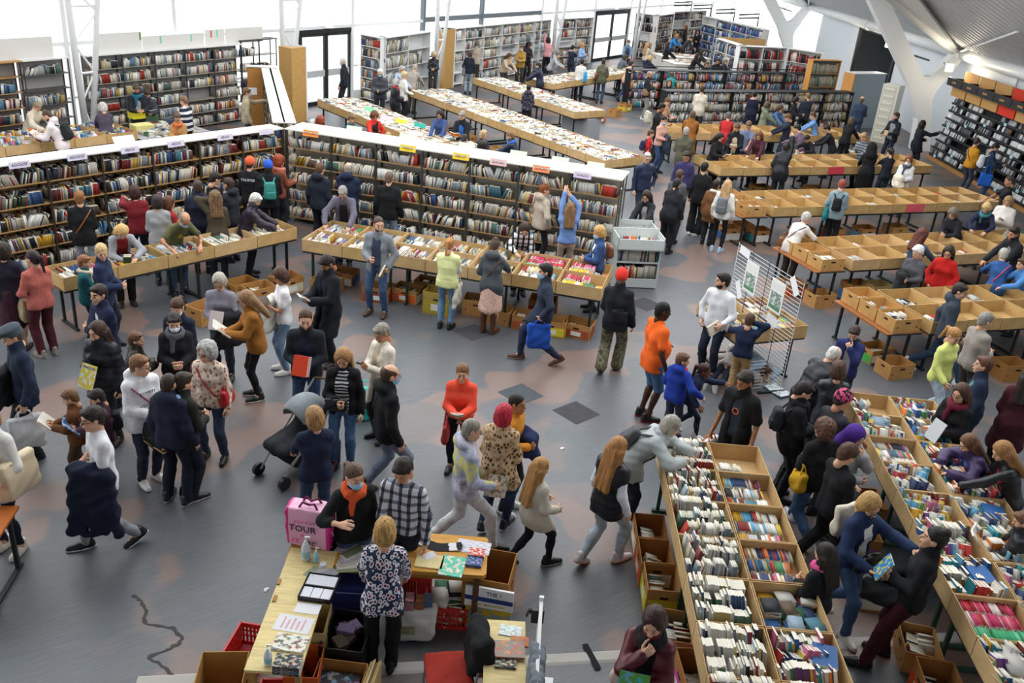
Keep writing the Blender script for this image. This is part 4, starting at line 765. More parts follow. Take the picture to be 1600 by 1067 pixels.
def hand_tpl(lod, pose):
    """right hand: wrist at origin, fingers +Y, back of hand +Z, thumb toward -X"""
    k = (lod, pose)
    if k in HANDS: return HANDS[k]
    h = (.0082, .012, .016)[lod]; F = Field((-.08, -.05, -.12), (.07, .21, .04), h); kr = (0, .004, .008)[lod]
    F.cone((0, -.04, 0), (0, .01, 0), .027, .025, .01)
    for x in (-.026, -.009, .009, .026): F.cone((x * .7, .01, 0), (x, .085, 0), .017, .0125, .012)
    c1, c2 = {'relax': (22, 28), 'grip': (55, 62), 'flat': (6, 6)}[pose]
    for x, L in ((-.030, .072), (-.0105, .080), (.0095, .074), (.029, .060)):
        p = np.array((x, .085, 0)); a = 0
        for i, (fr, da) in enumerate(((.44, c1), (.32, c2), (.24, c2 * .7))):
            a += R(da); q = p + np.array((x * .06, math.cos(a), -math.sin(a))) * L * fr; F.cone(p, q, .0098 - i * .0008, .0092 - i * .0008, kr); p = q
    p0 = np.array((-.02, .02, -.004)); p1 = p0 + np.array((-.034, .032, -.012)); p2 = p1 + np.array((-.010, .032, -.014 if pose != 'grip' else -.026)); p3 = p2 + np.array((.004, .026, -.006 if pose != 'grip' else -.016))
    F.cone(p0, p1, .017, .0125, .012).cone(p1, p2, .0115, .0105, .006).cone(p2, p3, .0105, .0088, .004)
    HANDS[k] = F.mesh(); return HANDS[k]
def hair_tpl(style, lod):
    k = (style, lod)
    if k in HAIRS: return HAIRS[k]
    h = (.0095, .013, .019)[lod]; F = Field((-.16, -.24, -.52 if style in ('long', 'longcurly', 'xlong') else -.3), (.16, .17, .2), h)
    th = {'buzz': .004, 'short': .013, 'crop': .022, 'bob': .018, 'long': .017, 'xlong': .015, 'tail': .010, 'bun': .012, 'curly': .03, 'longcurly': .035, 'ring': .010, 'cap': .02, 'beanie': .02, 'flatcap': .02, 'scarf': .022, 'hood': .04}[style]
    full = lambda t, dz=0: F.ell((0, -.016, .032 + dz), (.077 + t, .094 + t, .089 + t), .02)
    line = lambda yz=.062, m=.70: F.cut((0, .09, yz), np.array((0, m, -1)) / math.hypot(m, 1))      # hairline from brow to nape
    if style in ('buzz', 'short', 'crop'):
        t2 = {'buzz': .001, 'short': .007, 'crop': .015}[style]; F.ell((0, -.018, .040), (.078 + t2, .095 + t2, .088 + t2), .02); F.ell((0, -.056, -.026), (.066 + t2 * .4, .046 + t2 * .5, .080), .03)
        for sx in (-1, 1): F.cone((sx * .074, .012, .03), (sx * .072, .006, -.012), .010 + t2 * .3, .006, .01)
        if style != 'buzz': F.ell((.012, .062, .094), (.05, .028, .016), .025)
        line(.072, .98)
    elif style == 'ring':
        F.ell((0, -.02, .032), (.077 + .005, .096 + .005, .088), .02); F.ell((0, -.056, -.024), (.068, .048, .078), .02); line(.05, .9); F.ell((0, .025, .135), (.082, .125, .092), .012, True)
    elif style in ('bob', 'long', 'xlong', 'longcurly', 'curly'):
        full(th); F.ell((0, -.035, -.04), (.085 + th, .075 + th * .5, .10), .03)
        if style in ('long', 'longcurly', 'xlong'):
            L = {'long': -.34, 'longcurly': -.30, 'xlong': -.46}[style]
            for x in (-.055, 0, .055): F.cone((x, -.065, -.03), (x * 1.25, -.098, L), .048 + th * .3, .03 + th * .4, .03)
            for x in (-.082, .082): F.cone((x, -.015, -.02), (x * 1.1, -.02, L * .62), .024 + th * .3, .02, .02)
        F.ell((0, .105, -.035), (.064, .10, .125), .012, True); F.cut((0, .086, 0), (0, 1, .0))
        if style == 'longcurly' or style == 'curly': F.add(lambda x, y, z: .009 * np.sin(70 * x + 2 * np.sin(40 * z)) * np.sin(62 * z + 1.3) * np.sin(66 * y))
    elif style in ('tail', 'bun'):
        F.ell((0, -.018, .038), (.078 + .007, .096 + .007, .090 + .004), .02); F.ell((0, -.056, -.026), (.068, .047, .078), .03); line(.072, .92)
        if style == 'tail': F.cone((0, -.095, .035), (0, -.15, .02), .022, .03, .02).cone((0, -.15, .02), (0, -.155, -.20), .032, .016, .02)
        else: F.ell((0, -.075, .105), (.045, .045, .04), .015)
    elif style == 'cap':
        full(th); line(.045, .45); F.ell((0, .115, .052), (.075, .075, .012), .015)
    elif style == 'beanie': full(th, .012); F.ell((0, -.02, .09), (.075, .085, .07), .03); line(.045, .42)
    elif style == 'flatcap': full(th); F.ell((0, .01, .1), (.1, .135, .035), .03); line(.055, .35); F.ell((0, .12, .062), (.07, .045, .012), .012)
    elif style in ('scarf', 'hood'):
        full(th); F.cone((0, -.03, -.02), (0, -.045, -.19), .095 + th, .12 + th, .05); F.ell((0, .115, -.03), (.060, .09, .095), .015, True)
    if style in ('short', 'crop', 'bob', 'bun', 'tail'): F.add(lambda x, y, z: .0025 * np.sin(120 * x + 30 * y + 9 * np.sin(50 * z)))
    V, Q = F.mesh(); me = np_mesh('hair_' + style, V, Q, [mat('hair', '3a2a20')]); HAIRS[k] = me; return me
def foot_tpl(style, lod):
    k = (style, lod)
    if k in FEET: return FEET[k]
    h = (.009, .013, .018)[lod]; F = Field((-.07, -.12, -.02), (.07, .23, .36 if style == 'boot' else .14), h)
    F.cone((0, -.045, .042), (0, .06, .045), .040, .043, .02).cone((0, .06, .04), (.004, .165, .03), .043, .034, .02).cone((0, -.035, .05), (0, -.03, .105), .040, .042, .02)
    if style == 'boot': F.cone((0, -.03, .08), (0, -.02, .33), .046, .06, .02)
    F.ell((0, .055, .012), (.047, .15, .02), .012); F.cut((0, 0, .0), (0, 0, -1)); 
    V, Q = F.mesh(); c = V[Q].mean(1); me = np_mesh('shoe', V, Q, [mat('plastic', '1c1c1e'), mat('plain', 'e4e2dc')], (c[:, 2] < .024).astype(int)); FEET[k] = me; return me
# ---------------------------------------------------------------- skeleton
def unit(v): v = np.asarray(v, float); return v / (np.linalg.norm(v) + 1e-9)
def rotm(ax, a):
    c, s = math.cos(a), math.sin(a); return {'x': np.array(((1, 0, 0), (0, c, -s), (0, s, c))), 'y': np.array(((c, 0, s), (0, 1, 0), (-s, 0, c))), 'z': np.array(((c, -s, 0), (s, c, 0), (0, 0, 1)))}[ax]
def ik(S, T, a, b, pole):
    S, T = np.asarray(S, float), np.asarray(T, float); d = T - S; L = np.linalg.norm(d); Lm = (a + b) * .995
    if L > Lm: T = S + d / L * Lm; d = T - S; L = Lm
    n = d / L; x = (a * a - b * b + L * L) / (2 * L); y = math.sqrt(max(0, a * a - x * x)); p = np.asarray(pole, float); p = unit(p - n * (p @ n)); return S + n * x + p * y, T
# hand presets: ('S' relative to shoulder | 'B' body frame, (outward, forward, up), pole, palm, finger pose)
ARMS = {'down': ('S', (.10, .06, -.50), (.3, -1, 0), (-1, 0, 0), 'relax'), 'bent': ('S', (.03, .24, -.36), (.5, -.8, -.4), (-1, 0, -.4), 'grip'), 'read': ('S', (-.09, .33, -.26), (.6, -.4, -.9), (-.6, -.2, .8), 'grip'),
        'hold': ('S', (-.10, .24, -.30), (.6, -.4, -.9), (-.4, -.9, .2), 'grip'), 'table': ('B', (.16, .50, .985), (.8, -.5, -.1), (0, 0, -1), 'relax'), 'tablew': ('B', (.30, .44, .985), (.9, -.4, 0), (0, 0, -1), 'relax'), 'hip': ('S', (.07, .03, -.42), (1, -.6, .1), (-1, 0, 0), 'grip'),
        'cross': ('S', (-.26, .17, -.25), (.6, .2, -.9), (-.2, -1, 0), 'grip'), 'up': ('S', (-.02, .20, .50), (.8, .3, 0), (0, 1, 0), 'flat'), 'reach': ('S', (.05, .50, -.02), (.7, -.2, -.7), (0, 0, -1), 'relax'), 'low': ('S', (.04, .38, -.38), (.6, -.7, -.2), (0, 0, -1), 'relax'),
        'phone': ('S', (-.10, .26, -.20), (.6, -.4, -.9), (-.4, -.6, .8), 'grip'), 'face': ('S', (-.13, .20, .015), (.6, .3, -1), (-.2, -1, .2), 'grip'), 'pocket': ('S', (.05, .07, -.46), (1, -.8, 0), (-1, 0, 0), 'grip'), 'back': ('S', (-.08, -.17, -.42), (1, -.6, 0), (0, 1, 0), 'relax'), 'side': ('S', (.30, .12, -.34), (.5, -.8, -.3), (-.6, 0, -.6), 'relax'), 'head': ('S', (-.06, .02, .22), (1, .3, .2), (-1, 0, 0), 'grip'), 'swingf': ('S', (.03, .22, -.44), (.3, -1, 0), (-1, 0, 0), 'relax'), 'swingb': ('S', (.06, -.16, -.47), (.3, -1, 0), (-1, 0, 0), 'relax')}
def skeleton(H, lean=0, side=0, twist=0, head=(0, 8), walk=0, crouch=0, arms=('down', 'down'), wide=.085, b=1.0, sex='f', feet=None, hipback=None):
    s = H / 1.72; K = {'s': s, 'hs': (.36 + .64 * s) * 1.03}; la = R(lean)
    pz = .925 * s - crouch * s - abs(walk) * .10 * s; py = -(math.sin(la) * .17 * s if hipback is None else hipback * s)
    pel = np.array((0, py, pz)); Rt = rotm('y', R(side)) @ rotm('x', -la); Rs = rotm('z', -R(twist)) 
    up = Rt @ np.array((0, 0, 1.0)); up2 = rotm('y', R(side * 1.1)) @ rotm('x', -la * 1.18 - R(4)) @ np.array((0, 0, 1.0)); right = Rs @ Rt @ np.array((1.0, 0, 0)); fwd = np.cross(up, np.array((1.0, 0, 0))); fwd = Rs @ Rt @ np.array((0, 1.0, 0))
    waist = pel + up * .14 * s; chest = waist + up * .17 * s; nb = chest + up2 * .205 * s
    sw = (.140 if sex == 'f' else .160) * s * (1 + (b - 1) * .5)
    sh = {sd: nb - up2 * .078 * s + right * sd * sw for sd in (-1, 1)}
    yaw, pitch = R(head[0]), R(head[1]); roll = R(head[2]) if len(head) > 2 else 0
    HR = Rs @ rotm('z', -yaw) @ rotm('y', roll) @ rotm('x', -pitch); hc = nb + unit(up2 * .8 + np.array((0, 0, .35)) + (HR @ np.array((0, 1, 0))) * .12) * .150 * K['hs']
    K.update(pel=pel, waist=waist, chest=chest, nb=nb, sh=sh, HR=HR, hc=hc, up=up, up2=up2, right=right, fwd=fwd, sw=sw, b=b, sex=sex)
    hipw = (.088 if sex == 'm' else .09) * s; K['hip'] = {sd: pel + np.array((sd * hipw, 0, -.02 * s)) for sd in (-1, 1)}; K['kn'] = {}; K['an'] = {}; K['toe'] = {}; K['el'] = {}; K['wr'] = {}; K['pp'] = {}
    for sd in (-1, 1):
        fy = walk * .42 * s * sd; lift = .0; A = np.array((sd * (wide * s + .01), fy, .085 * s)); toe = np.array((sd * .16, 1, 0)); 
        if feet: fx = feet[0 if sd < 0 else 1]; A = np.array((fx[0], fx[1], .085 * s + (fx[2] if len(fx) > 2 else 0))) 
        elif walk and fy < 0: A[2] += .05 * s; toe = np.array((sd * .1, 1, -.5))
        kn, an = ik(K['hip'][sd], A, .43 * s, .42 * s, (sd * .12, 1, .1)); K['kn'][sd] = kn; K['an'][sd] = an; K['toe'][sd] = unit(toe)
        ap = arms[0 if sd < 0 else 1]; K.setdefault('armn', {})[sd] = ap; pr = ARMS[ap] if isinstance(ap, str) else ap
        o = np.asarray(pr[1], float) * s
        T = (sh[sd] + right * sd * o[0] + unit((fwd[0], fwd[1], 0)) * o[1] + np.array((0, 0, o[2]))) if pr[0] == 'S' else np.array((sd * o[0], o[1], o[2] / s * (s if pr[0] == 'b' else 1)))
        pl = pr[2]; pole = right * sd * pl[0] + unit((fwd[0], fwd[1], 0)) * pl[1] + np.array((0, 0, pl[2]))
        el, wr = ik(sh[sd], T, .285 * s, .245 * s, pole); K['el'][sd] = el; K['wr'][sd] = wr; pp = pr[3]; K['pp'][sd] = (right * sd * pp[0] + fwd * pp[1] + np.array((0, 0, pp[2])), pr[4])
    return K
def cols(K, sd, w): return K['right'] * sd * w * K['s']
def torso(F, K, e, k=.04, lower=True):
    s, b = K['s'], K['b']; f = K['sex'] == 'f'
    for sd in (-1, 1):
        hp = K['pel'] + np.array((sd * .066 * s, 0, -.03 * s)); wa = K['waist'] + cols(K, sd, .046 if f else .056) + K['fwd'] * (.012 * s * (b - 1) * 8); ch = K['chest'] + cols(K, sd, .056 if f else .068); st = K['nb'] - K['up2'] * .10 * s + cols(K, sd, .062 if f else .076)
        if lower: F.cone(hp, wa, (.096 if f else .09) * s * b + e, .082 * s * b + e, k)
        F.cone(wa, ch, .082 * s * b + e, (.088 if f else .096) * s * (.5 + .5 * b) + e, k).cone(ch, st, .09 * s * (.5 + .5 * b) + e, .064 * s + e, k).cone(st, K['sh'][sd], .058 * s + e * .8, .046 * s + e * .8, k)
        F.cone(K['nb'] - K['up2'] * .035 * s + cols(K, sd, .012), K['sh'][sd] + K['up2'] * .004 * s, .05 * s + e * .4, .036 * s + e * .6, .05)
        if f: F.ell(K['chest'] + K['fwd'] * .066 * s + cols(K, sd, .06) + K['up'] * .005, np.full(3, .055 * s + e), .04)
        if b > 1.12: F.ell(K['waist'] + K['fwd'] * .05 * s * b, np.array((.15, .13, .15)) * s * b, .05)
def arm(F, K, e, frac=1.0, k=.014, cuff=None):
    s, b = K['s'], K['b']; bb = .6 + .4 * b
    for sd in (-1, 1):
        S, E, Wr = K['sh'][sd], K['el'][sd], K['wr'][sd]
        if frac <= .5: F.cone(S, S + (E - S) * frac * 2, .051 * s * bb + e, .05 * s * bb + e, k); continue
        F.cone(S, E, .050 * s * bb + e, .041 * s * bb + e, k).cone(E, E + (Wr - E) * min(1, (frac - .5) * 2), .040 * s * bb + e, (.033 if cuff is None else cuff) * s + e, k)
def legs(F, K, e, zend=None, k=.03, flare=0, thick=1.0):
    s, b = K['s'], K['b']; f = K['sex'] == 'f'
    for sd in (-1, 1):
        Hp, Kn, An = K['hip'][sd], K['kn'][sd], K['an'][sd]; F.cone(K['pel'] + np.array((sd * .066 * s, -.008, -.01)), Hp + (Kn - Hp) * .12, .094 * s * b + min(e, .006), .086 * s * b + min(e, .01), .04)
        F.cone(Hp, Kn, .078 * s * b * thick + e, .052 * s * thick + e + flare * .4, k); F.cone(Kn, An, .050 * s * thick + e + flare * .4, .04 * s * thick + e + flare, k)
        F.cone(Kn + (An - Kn) * .25 - K['fwd'] * .012, Kn + (An - Kn) * .5 - K['fwd'] * .012, .052 * s * thick + e, .045 * s + e, k)
def bounds(K, what, pad):
    pts = []
    if 't' in what: pts += [K['pel'] + (0, 0, -.1), K['nb'], K['chest'], *K['sh'].values()]
    if 'a' in what: pts += [*K['el'].values(), *K['wr'].values()]
    if 'l' in what: pts += [*K['hip'].values(), *K['kn'].values(), *K['an'].values()]
    p = np.array(pts); return p.min(0) - pad, p.max(0) + pad
WR = lambda A, ph: (lambda x, y, z: A * np.sin(23 * z + 9 * x + 3 * np.sin(11 * y + ph) + ph) * np.sin(17 * x - 13 * y + 2 * np.sin(9 * z + ph)))
def cmat(kind, spec):
    if '/' in spec: return mat(*spec.split('/'))
    if kind == 'jeans': c = [int(spec[i:i + 2], 16) for i in (0, 2, 4)]; g = sum(c) / 3; spec = ''.join('%02x' % int((v * .66 + g * .34) * .93) for v in c)
    return mat({'jeans': 'denim', 'denim': 'denim', 'puffer': 'puffer', 'vest': 'puffer', 'leather': 'leather', 'sweater': 'knit', 'cardigan': 'knit', 'fleece': 'fleece', 'hoodie': 'knit'}.get(kind, 'cloth'), spec)
EASE = {'tee': .012, 'shirt': .016, 'blouse': .02, 'sweater': .022, 'hoodie': .026, 'jacket': .024, 'denim': .022, 'puffer': .036, 'coat': .028, 'leather': .022, 'cardigan': .022, 'vest': .032, 'fleece': .03, 'dress': .018, 'poncho': .05, 'top': .010}
HEM = {'tee': .10, 'shirt': .12, 'blouse': .16, 'sweater': .10, 'hoodie': .12, 'jacket': .14, 'denim': .06, 'puffer': .14, 'coat': .50, 'leather': .06, 'cardigan': .24, 'vest': .10, 'fleece': .12, 'dress': .42, 'poncho': .28, 'top': .08}
def upper(K, kind, h, e, hem, ph, frac=1.0, open_=0, lower=True, flare=0, hood=False, collar=.0):
    s = K['s']; lo, hi = bounds(K, 'ta', .2); lo = lo.copy(); lo[2] = min(lo[2], K['pel'][2] - hem - .05)
    if hem > .2: l2, h2 = bounds(K, 'l', .2); lo[:2] = np.minimum(lo[:2], l2[:2]); hi[:2] = np.maximum(hi[:2], h2[:2])
    F = Field(lo, hi, h, 1); torso(F, K, e)
    if hem > .18:
        mid = {sd: K['hip'][sd] + (K['kn'][sd] - K['hip'][sd]) * .95 for sd in (-1, 1)}
        for sd in (-1, 1): F.cone(K['pel'] + np.array((sd * .06 * s, 0, 0)), mid[sd] * .8 + (mid[1] + mid[-1]) * .1, .108 * s * K['b'] + e, .105 * s + e + flare, .09)
    else:
        for sd in (-1, 1): F.cone(K['pel'] + np.array((sd * .066 * s, 0, 0)), K['pel'] + np.array((sd * .074 * s, 0, -hem - .1)), .10 * s * K['b'] + e, .101 * s * K['b'] + e + flare, .05)
    hz = K['pel'][2] - hem * s; F.cut((0, 0, hz), (0, 0, -1))
    if open_:
        c = K['waist']; x, y, z = F.all(); r_, f_ = K['right'], K['fwd']; px, py, pz = x - f32(c[0]), y - f32(c[1]), z - f32(c[2]); lx = px * f32(r_[0]) + py * f32(r_[1]) + pz * f32(r_[2]); ly = px * f32(f_[0]) + py * f32(f_[1]) + pz * f32(f_[2])
        slot = np.maximum(np.abs(lx) - f32(open_), f32(.05) - ly); F.f = np.maximum(F.f, -slot)
    arm(F, K, e * .85, frac, .03, .034 + (.012 if kind in ('puffer', 'coat', 'blouse', 'poncho') else 0))
    nb = K['nb']; nk = unit(K['hc'] - nb)
    if collar: F.cone(nb - nk * .03, nb + nk * collar * s, .062 * s + e, .058 * s + e, .02)
    if hood:
        hb = nb - K['fwd'] * .085 * s + K['up2'] * .03 * s; F.ell(hb, np.array((.12, .07, .075)) * s + e * .4, .04)
        for sd in (-1, 1): F.cone(hb + K['right'] * sd * .09 * s, nb + K['fwd'] * .06 * s + K['right'] * sd * .05 * s - K['up2'] * .02, .04 * s, .026 * s, .03)
    F.cone(nb - K['up2'] * .09 * s, nb - nk * .005 * s - K['fwd'] * .008, .08 * s, .058 * s + e * .5, .04)
    if kind in ('puffer', 'vest'): F.add(lambda x, y, z: -.011 * np.abs(np.sin(z * (math.pi / .085))) + .004)
    F.add(WR(.006 if kind not in ('coat', 'poncho', 'blouse') else .009, ph)); return F.mesh()
def bottoms(K, kind, h, ph):
    s = K['s']; lo, hi = bounds(K, 'l', .17); hi[2] = K['pel'][2] + .16
    e = {'leggings': .005, 'jeans': .014, 'trousers': .018, 'wide': .024, 'shorts': .016, 'skirt': .02}[kind]
    if kind == 'skirt':
        F = Field(lo - np.array((.1, .1, 0)), hi + np.array((.1, .1, 0)), h, 1); m = (K['an'][1] + K['an'][-1]) / 2; F.cone(K['pel'] + (0, 0, .08), K['pel'] * .45 + m * .55, .135 * s * K['b'], .21 * s, .04); legs(F, K, .02); zc = K['pel'][2] - .50 * s
        F.cut((0, 0, zc), (0, 0, -1)).add(lambda x, y, z: .012 * np.sin(26 * np.arctan2(y - m[1] + 1e-6, x - m[0]) / 2.0) * np.clip((K['pel'][2] - z) * 2, 0, 1))
    else:
        F = Field(lo, hi, h, 1); legs(F, K, e, None, .03, {'wide': .035, 'trousers': .008}.get(kind, 0)); 
        for sd in (-1, 1): F.cone(K['pel'] + np.array((sd * .062 * s, 0, 0)), K['waist'] + np.array((sd * .046 * s, 0, -.03)), .086 * s * K['b'] + .004, .074 * s * K['b'] + .004, .04)
        if kind == 'shorts': kz = (K['kn'][1][2] + K['kn'][-1][2]) / 2 - .04 * s; F.cut((0, 0, kz), (0, 0, -1))
        else: F.cut((0, 0, .045 * s), (0, 0, -1)) if abs(K['an'][1][2] - K['an'][-1][2]) < .02 else None
    F.cut((0, 0, K['pel'][2] + .10 * s), (0, 0, 1)); F.add(WR(.006, ph)); return F.mesh()
SKIN = {'l': 'd9a98c', 'm': 'c68f6e', 't': 'a8744f', 'd': '4a2e20', 'p': 'e2b69c', 'b': '7a4f36'}
def frame(o, x, y, z, sc=1.0): return Matrix(((x[0] * sc, y[0] * sc, z[0] * sc, o[0]), (x[1] * sc, y[1] * sc, z[1] * sc, o[1]), (x[2] * sc, y[2] * sc, z[2] * sc, o[2]), (0, 0, 0, 1)))
def place(name, me, M, mats, parent):
    o = bpy.data.objects.new(name, me); COL.objects.link(o); o.parent = parent; o.matrix_local = M
    for i, m in enumerate(mats): o.material_slots[i].link = 'OBJECT'; o.material_slots[i].material = m
    return o
def person(label, x, y, H, face, top='sweater:303640', bot='jeans:3b4f72', hair='short:4a3626', shoe='1c1c1e', arms=('down', 'down'), lean=0, side=0, twist=0, head=(0, 10), walk=0, crouch=0, sex='f', b=1.0, skin='l', inner=None, open_=.055, mask=None, glasses=None, scarf=None, strap=None, hat=None, hood=None, feet=None, wide=.085, group=None, sleeve=None, sole=None, hem=None, z0=0, hipback=None, collar=None, text=None, mat_shoe='plastic', boots=False, flare=.0, beard=None, tilt=None):
    K = skeleton(H, lean, side, twist, head, walk, crouch, arms, wide, b, sex, feet, hipback); s, hs = K['s'], K['hs']
    rx = np.array((x, y)); rz = face
    dist = math.hypot(rx[0], rx[1]); lod = 0 if dist < 12 else 1 if dist < 21 else 2; h = (.0235, .031, .04)[lod]; ph = (x * 70 + y * 30) % 6.28
    root = thing('person', label, 'person', (rx[0], rx[1], z0), rz, group); K['root'] = root; K['lod'] = lod; K['M'] = Matrix.Translation((rx[0], rx[1], z0)) @ Matrix.Rotation(rz, 4, 'Z')
    if tilt: root.rotation_euler = (tilt[0], tilt[1], rz); K['M'] = Matrix.Translation((rx[0], rx[1], z0)) @ root.rotation_euler.to_matrix().to_4x4()
    sk = mat('skin', SKIN.get(skin, skin)); hst, hcol = hair.split(':')
    # body: limbs and trunk, head and hands in one mesh
    lo, hi = bounds(K, 'tal', .14); F = Field(lo, hi, h * 1.45, 1); torso(F, K, -.004); arm(F, K, -.002); legs(F, K, -.002); F.cone(K['nb'] - K['up2'] * .05, K['hc'] - unit(K['hc'] - K['nb']) * .06 * hs, .056 * s, .05 * hs, .03)
    for sd in (-1, 1): F.cone(K['an'][sd], K['an'][sd] + K['toe'][sd] * .1 * s - np.array((0, 0, .04 * s)), .04 * s, .03 * s, .02)
    V, Q = F.mesh(); mi = np.zeros(len(Q), int); parts = [(V, Q, mi)]
    hv, hq, hm = head_tpl(lod); parts.append((hv * hs @ K['HR'].T + K['hc'], hq, hm))
    for sd in (-1, 1):
        pn, fp = K['pp'][sd]; y = unit(K['wr'][sd] - K['el'][sd]); z = -unit(pn - y * (pn @ y)); x = np.cross(y, z); tv, tq = hand_tpl(lod, fp); tv = tv * hs * .97
        if sd < 0: tv = tv * np.array((-1, 1, 1)); tq = tq[:, ::-1]
        parts.append((tv @ np.stack((x, y, z)) + K['wr'][sd], tq, np.zeros(len(tq), int))); K.setdefault('hf', {})[sd] = (K['wr'][sd], x, y, z)
    off = 0; Vs, Qs, Ms = [], [], []
    for v, q, m in parts: Vs.append(v); Qs.append(q + off); Ms.append(m); off += len(v)
    dark = skin in ('d', 'b')
    link('body', np_mesh('body', np.concatenate(Vs), np.concatenate(Qs), [sk, mat('plain', '2a211c', rough=.3), mat('plain', '6a3f38' if dark else 'b97a68'), mat('plain', '1c1512' if dark or hst == 'scarf' else hcol)], np.concatenate(Ms)), None, root)
    # clothes
    tk, tc = top.split(':'); e = EASE[tk]; hm_ = (HEM[tk] if hem is None else hem); fr = sleeve if sleeve is not None else (.34 if tk == 'tee' else .12 if tk == 'vest' else 1.0)
    if inner and tk != 'vest':
        V, Q = upper(K, 'tee', h * 1.3, .010, .06 if hm_ < .3 else .1, ph + 1, .3); link('undershirt', np_mesh('undershirt', V, Q, [cmat('tee', inner)]), None, root)
    if tk == 'vest':
        V, Q = upper(K, 'sweater', h, .012, .06, ph + 1, 1.0); link('sleeved_shirt', np_mesh('sleeved_shirt', V, Q, [cmat('shirt', inner or 'e8e8ea')]), None, root)
    V, Q = upper(K, tk, h, e, hm_, ph, fr, open_ if (inner and tk != 'vest') else 0, True, flare + (.03 if tk in ('coat', 'blouse', 'dress') else .10 if tk == 'poncho' else 0), hood is not None or tk == 'hoodie', collar if collar is not None else (.05 if tk in ('coat', 'jacket', 'puffer', 'leather', 'denim', 'fleece') else 0))
    K['top'] = link('upper_garment', np_mesh('upper_garment', V, Q, [cmat(tk, tc)]), None, root); K['top'].name = {'tee': 'tee_shirt', 'dress': 'dress', 'top': 'top'}.get(tk, tk)
    if bot:
        bk, bc = bot.split(':'); V, Q = bottoms(K, bk, h * 1.2, ph); link(bk, np_mesh(bk, V, Q, [cmat(bk, bc)]), None, root)
    fm = foot_tpl('boot' if boots else 'shoe', lod); sm = mat('leather' if boots else mat_shoe, shoe); so = mat('plain', sole or ('1a1a1a' if shoe < '6' else 'd9d7d0'))
    for sd in (-1, 1):
        ty = unit(K['toe'][sd]); tx = unit(np.cross(ty, np.array((0, 0, 1.0)))); tz = np.cross(tx, ty); a = K['an'][sd] - tz * .085 * s; place('shoe', fm, frame(a, tx, ty, tz, max(.6, hs * .98)), [sm, so], root)
    # head dress
    HM = frame(K['hc'], K['HR'][:, 0], K['HR'][:, 1], K['HR'][:, 2], hs)
    if hst != 'none': place('hair', hair_tpl(hst, lod), HM, [mat('hair', hcol) if hst not in ('scarf', 'hood') else mat('cloth', hcol)], root)
    if hat: k_, c_ = hat.split(':'); place('hat', hair_tpl(k_, lod), HM, [cmat('cap', c_)], root)
    if beard:
        kb = ('beard', lod)
        if kb not in HAIRS: G = Field((-.09, -.02, -.15), (.09, .12, .0), (.008, .011, .016)[lod]); G.ell((0, .024, -.06), (.063, .071, .068), .01); G.ell((0, .11, .0), (.09, .06, .058), .01, True); G.ell((0, .108, -.064), (.022, .02, .009), .004, True); G.cut((0, .0, 0), (0, -1, .15)).cut((0, 0, -.03), (0, 0, 1)); v, q = G.mesh(); HAIRS[kb] = np_mesh('beard', v, q, [mat('hair', '3a2a20')])
        place('beard', HAIRS[kb], HM, [mat('hair', beard)], root)
    if mask:
        kb = ('mask', lod)
        if kb not in HAIRS: G = Field((-.09, -.02, -.15), (.09, .13, .03), (.008, .011, .016)[lod]); G.ell((0, .034, -.058), (.066, .082, .062), .01).ell((0, .10, -.03), (.02, .024, .03), .03).cut((0, .02, 0), (0, -1, 0)).cut((0, 0, -.012), (0, 0, 1)); v, q = G.mesh(); HAIRS[kb] = np_mesh('mask', v, q, [mat('cloth', 'a9cbe6')])
        place('face_mask', HAIRS[kb], HM, [mat('cloth', mask)], root)
    if glasses:
        if 'gl' not in HAIRS:
            G = MB()
            for sx in (-1, 1):
                G.tube([(sx * .031 + .022 * math.cos(a), .106, .002 + .018 * math.sin(a)) for a in np.linspace(0, 6.283, 13)], .0022, 4, cap=False); G.tube([(sx * .053, .104, .006), (sx * .08, .0, .004)], .002, 4)
            G.tube([(-.01, .108, .006), (.01, .108, .006)], .002, 4); HAIRS['gl'] = G.mesh('glasses'); HAIRS['gl'].materials.append(mat('plastic', '1c1a1a'))
        place('glasses', HAIRS['gl'], HM, [mat('plastic', glasses if isinstance(glasses, str) else '1c1a1a')], root)
    if scarf:
        nb = K['nb'] + K['up2'] * .015 * s; hw = .085 * s + e * .3; rr, ff, uu = K['right'], K['fwd'], K['up2']; G = Field(nb - .3 * s, nb + .25 * s, h * .8, 0)
        pts = [nb + rr * hw * math.cos(a) + ff * (hw * math.sin(a) + .01) + uu * (-.02 - .025 * math.sin(a)) * s for a in np.linspace(0, 2 * math.pi, 9)]
        for p, q in zip(pts, pts[1:]): G.cone(p, q, .042 * s, None, .02)
        e2 = .115 * s + e; G.cone(nb + ff * .1 * s + rr * .03 - uu * .02, nb + ff * e2 + rr * .05 - uu * .24 * s, .035 * s, .03 * s, .02); G.add(WR(.008, ph)); V, Q = G.mesh(); link('scarf', np_mesh('scarf', V, Q, [cmat('sweater', scarf)]), None, root)
    if strap:
        c_, sd = strap.split(','); sd = int(sd); rr, ff, uu = K['right'], K['fwd'], K['up']; c = K['waist'] + uu * .09 * s; pts = []
        for a in np.linspace(0, 2 * math.pi, 19):
            ca, sa = math.cos(a), math.sin(a); pts.append(c + rr * sd * ca * (.142 * s * K['b'] + e) + ff * sa * (.102 * s * K['b'] + e + (.022 if K['sex'] == 'f' and sa > 0 else 0)) + uu * (.24 * s * ca + .015))
        obj('strap', MB().tube(pts, .011, 5, cap=False), mat('leather', c_), root)
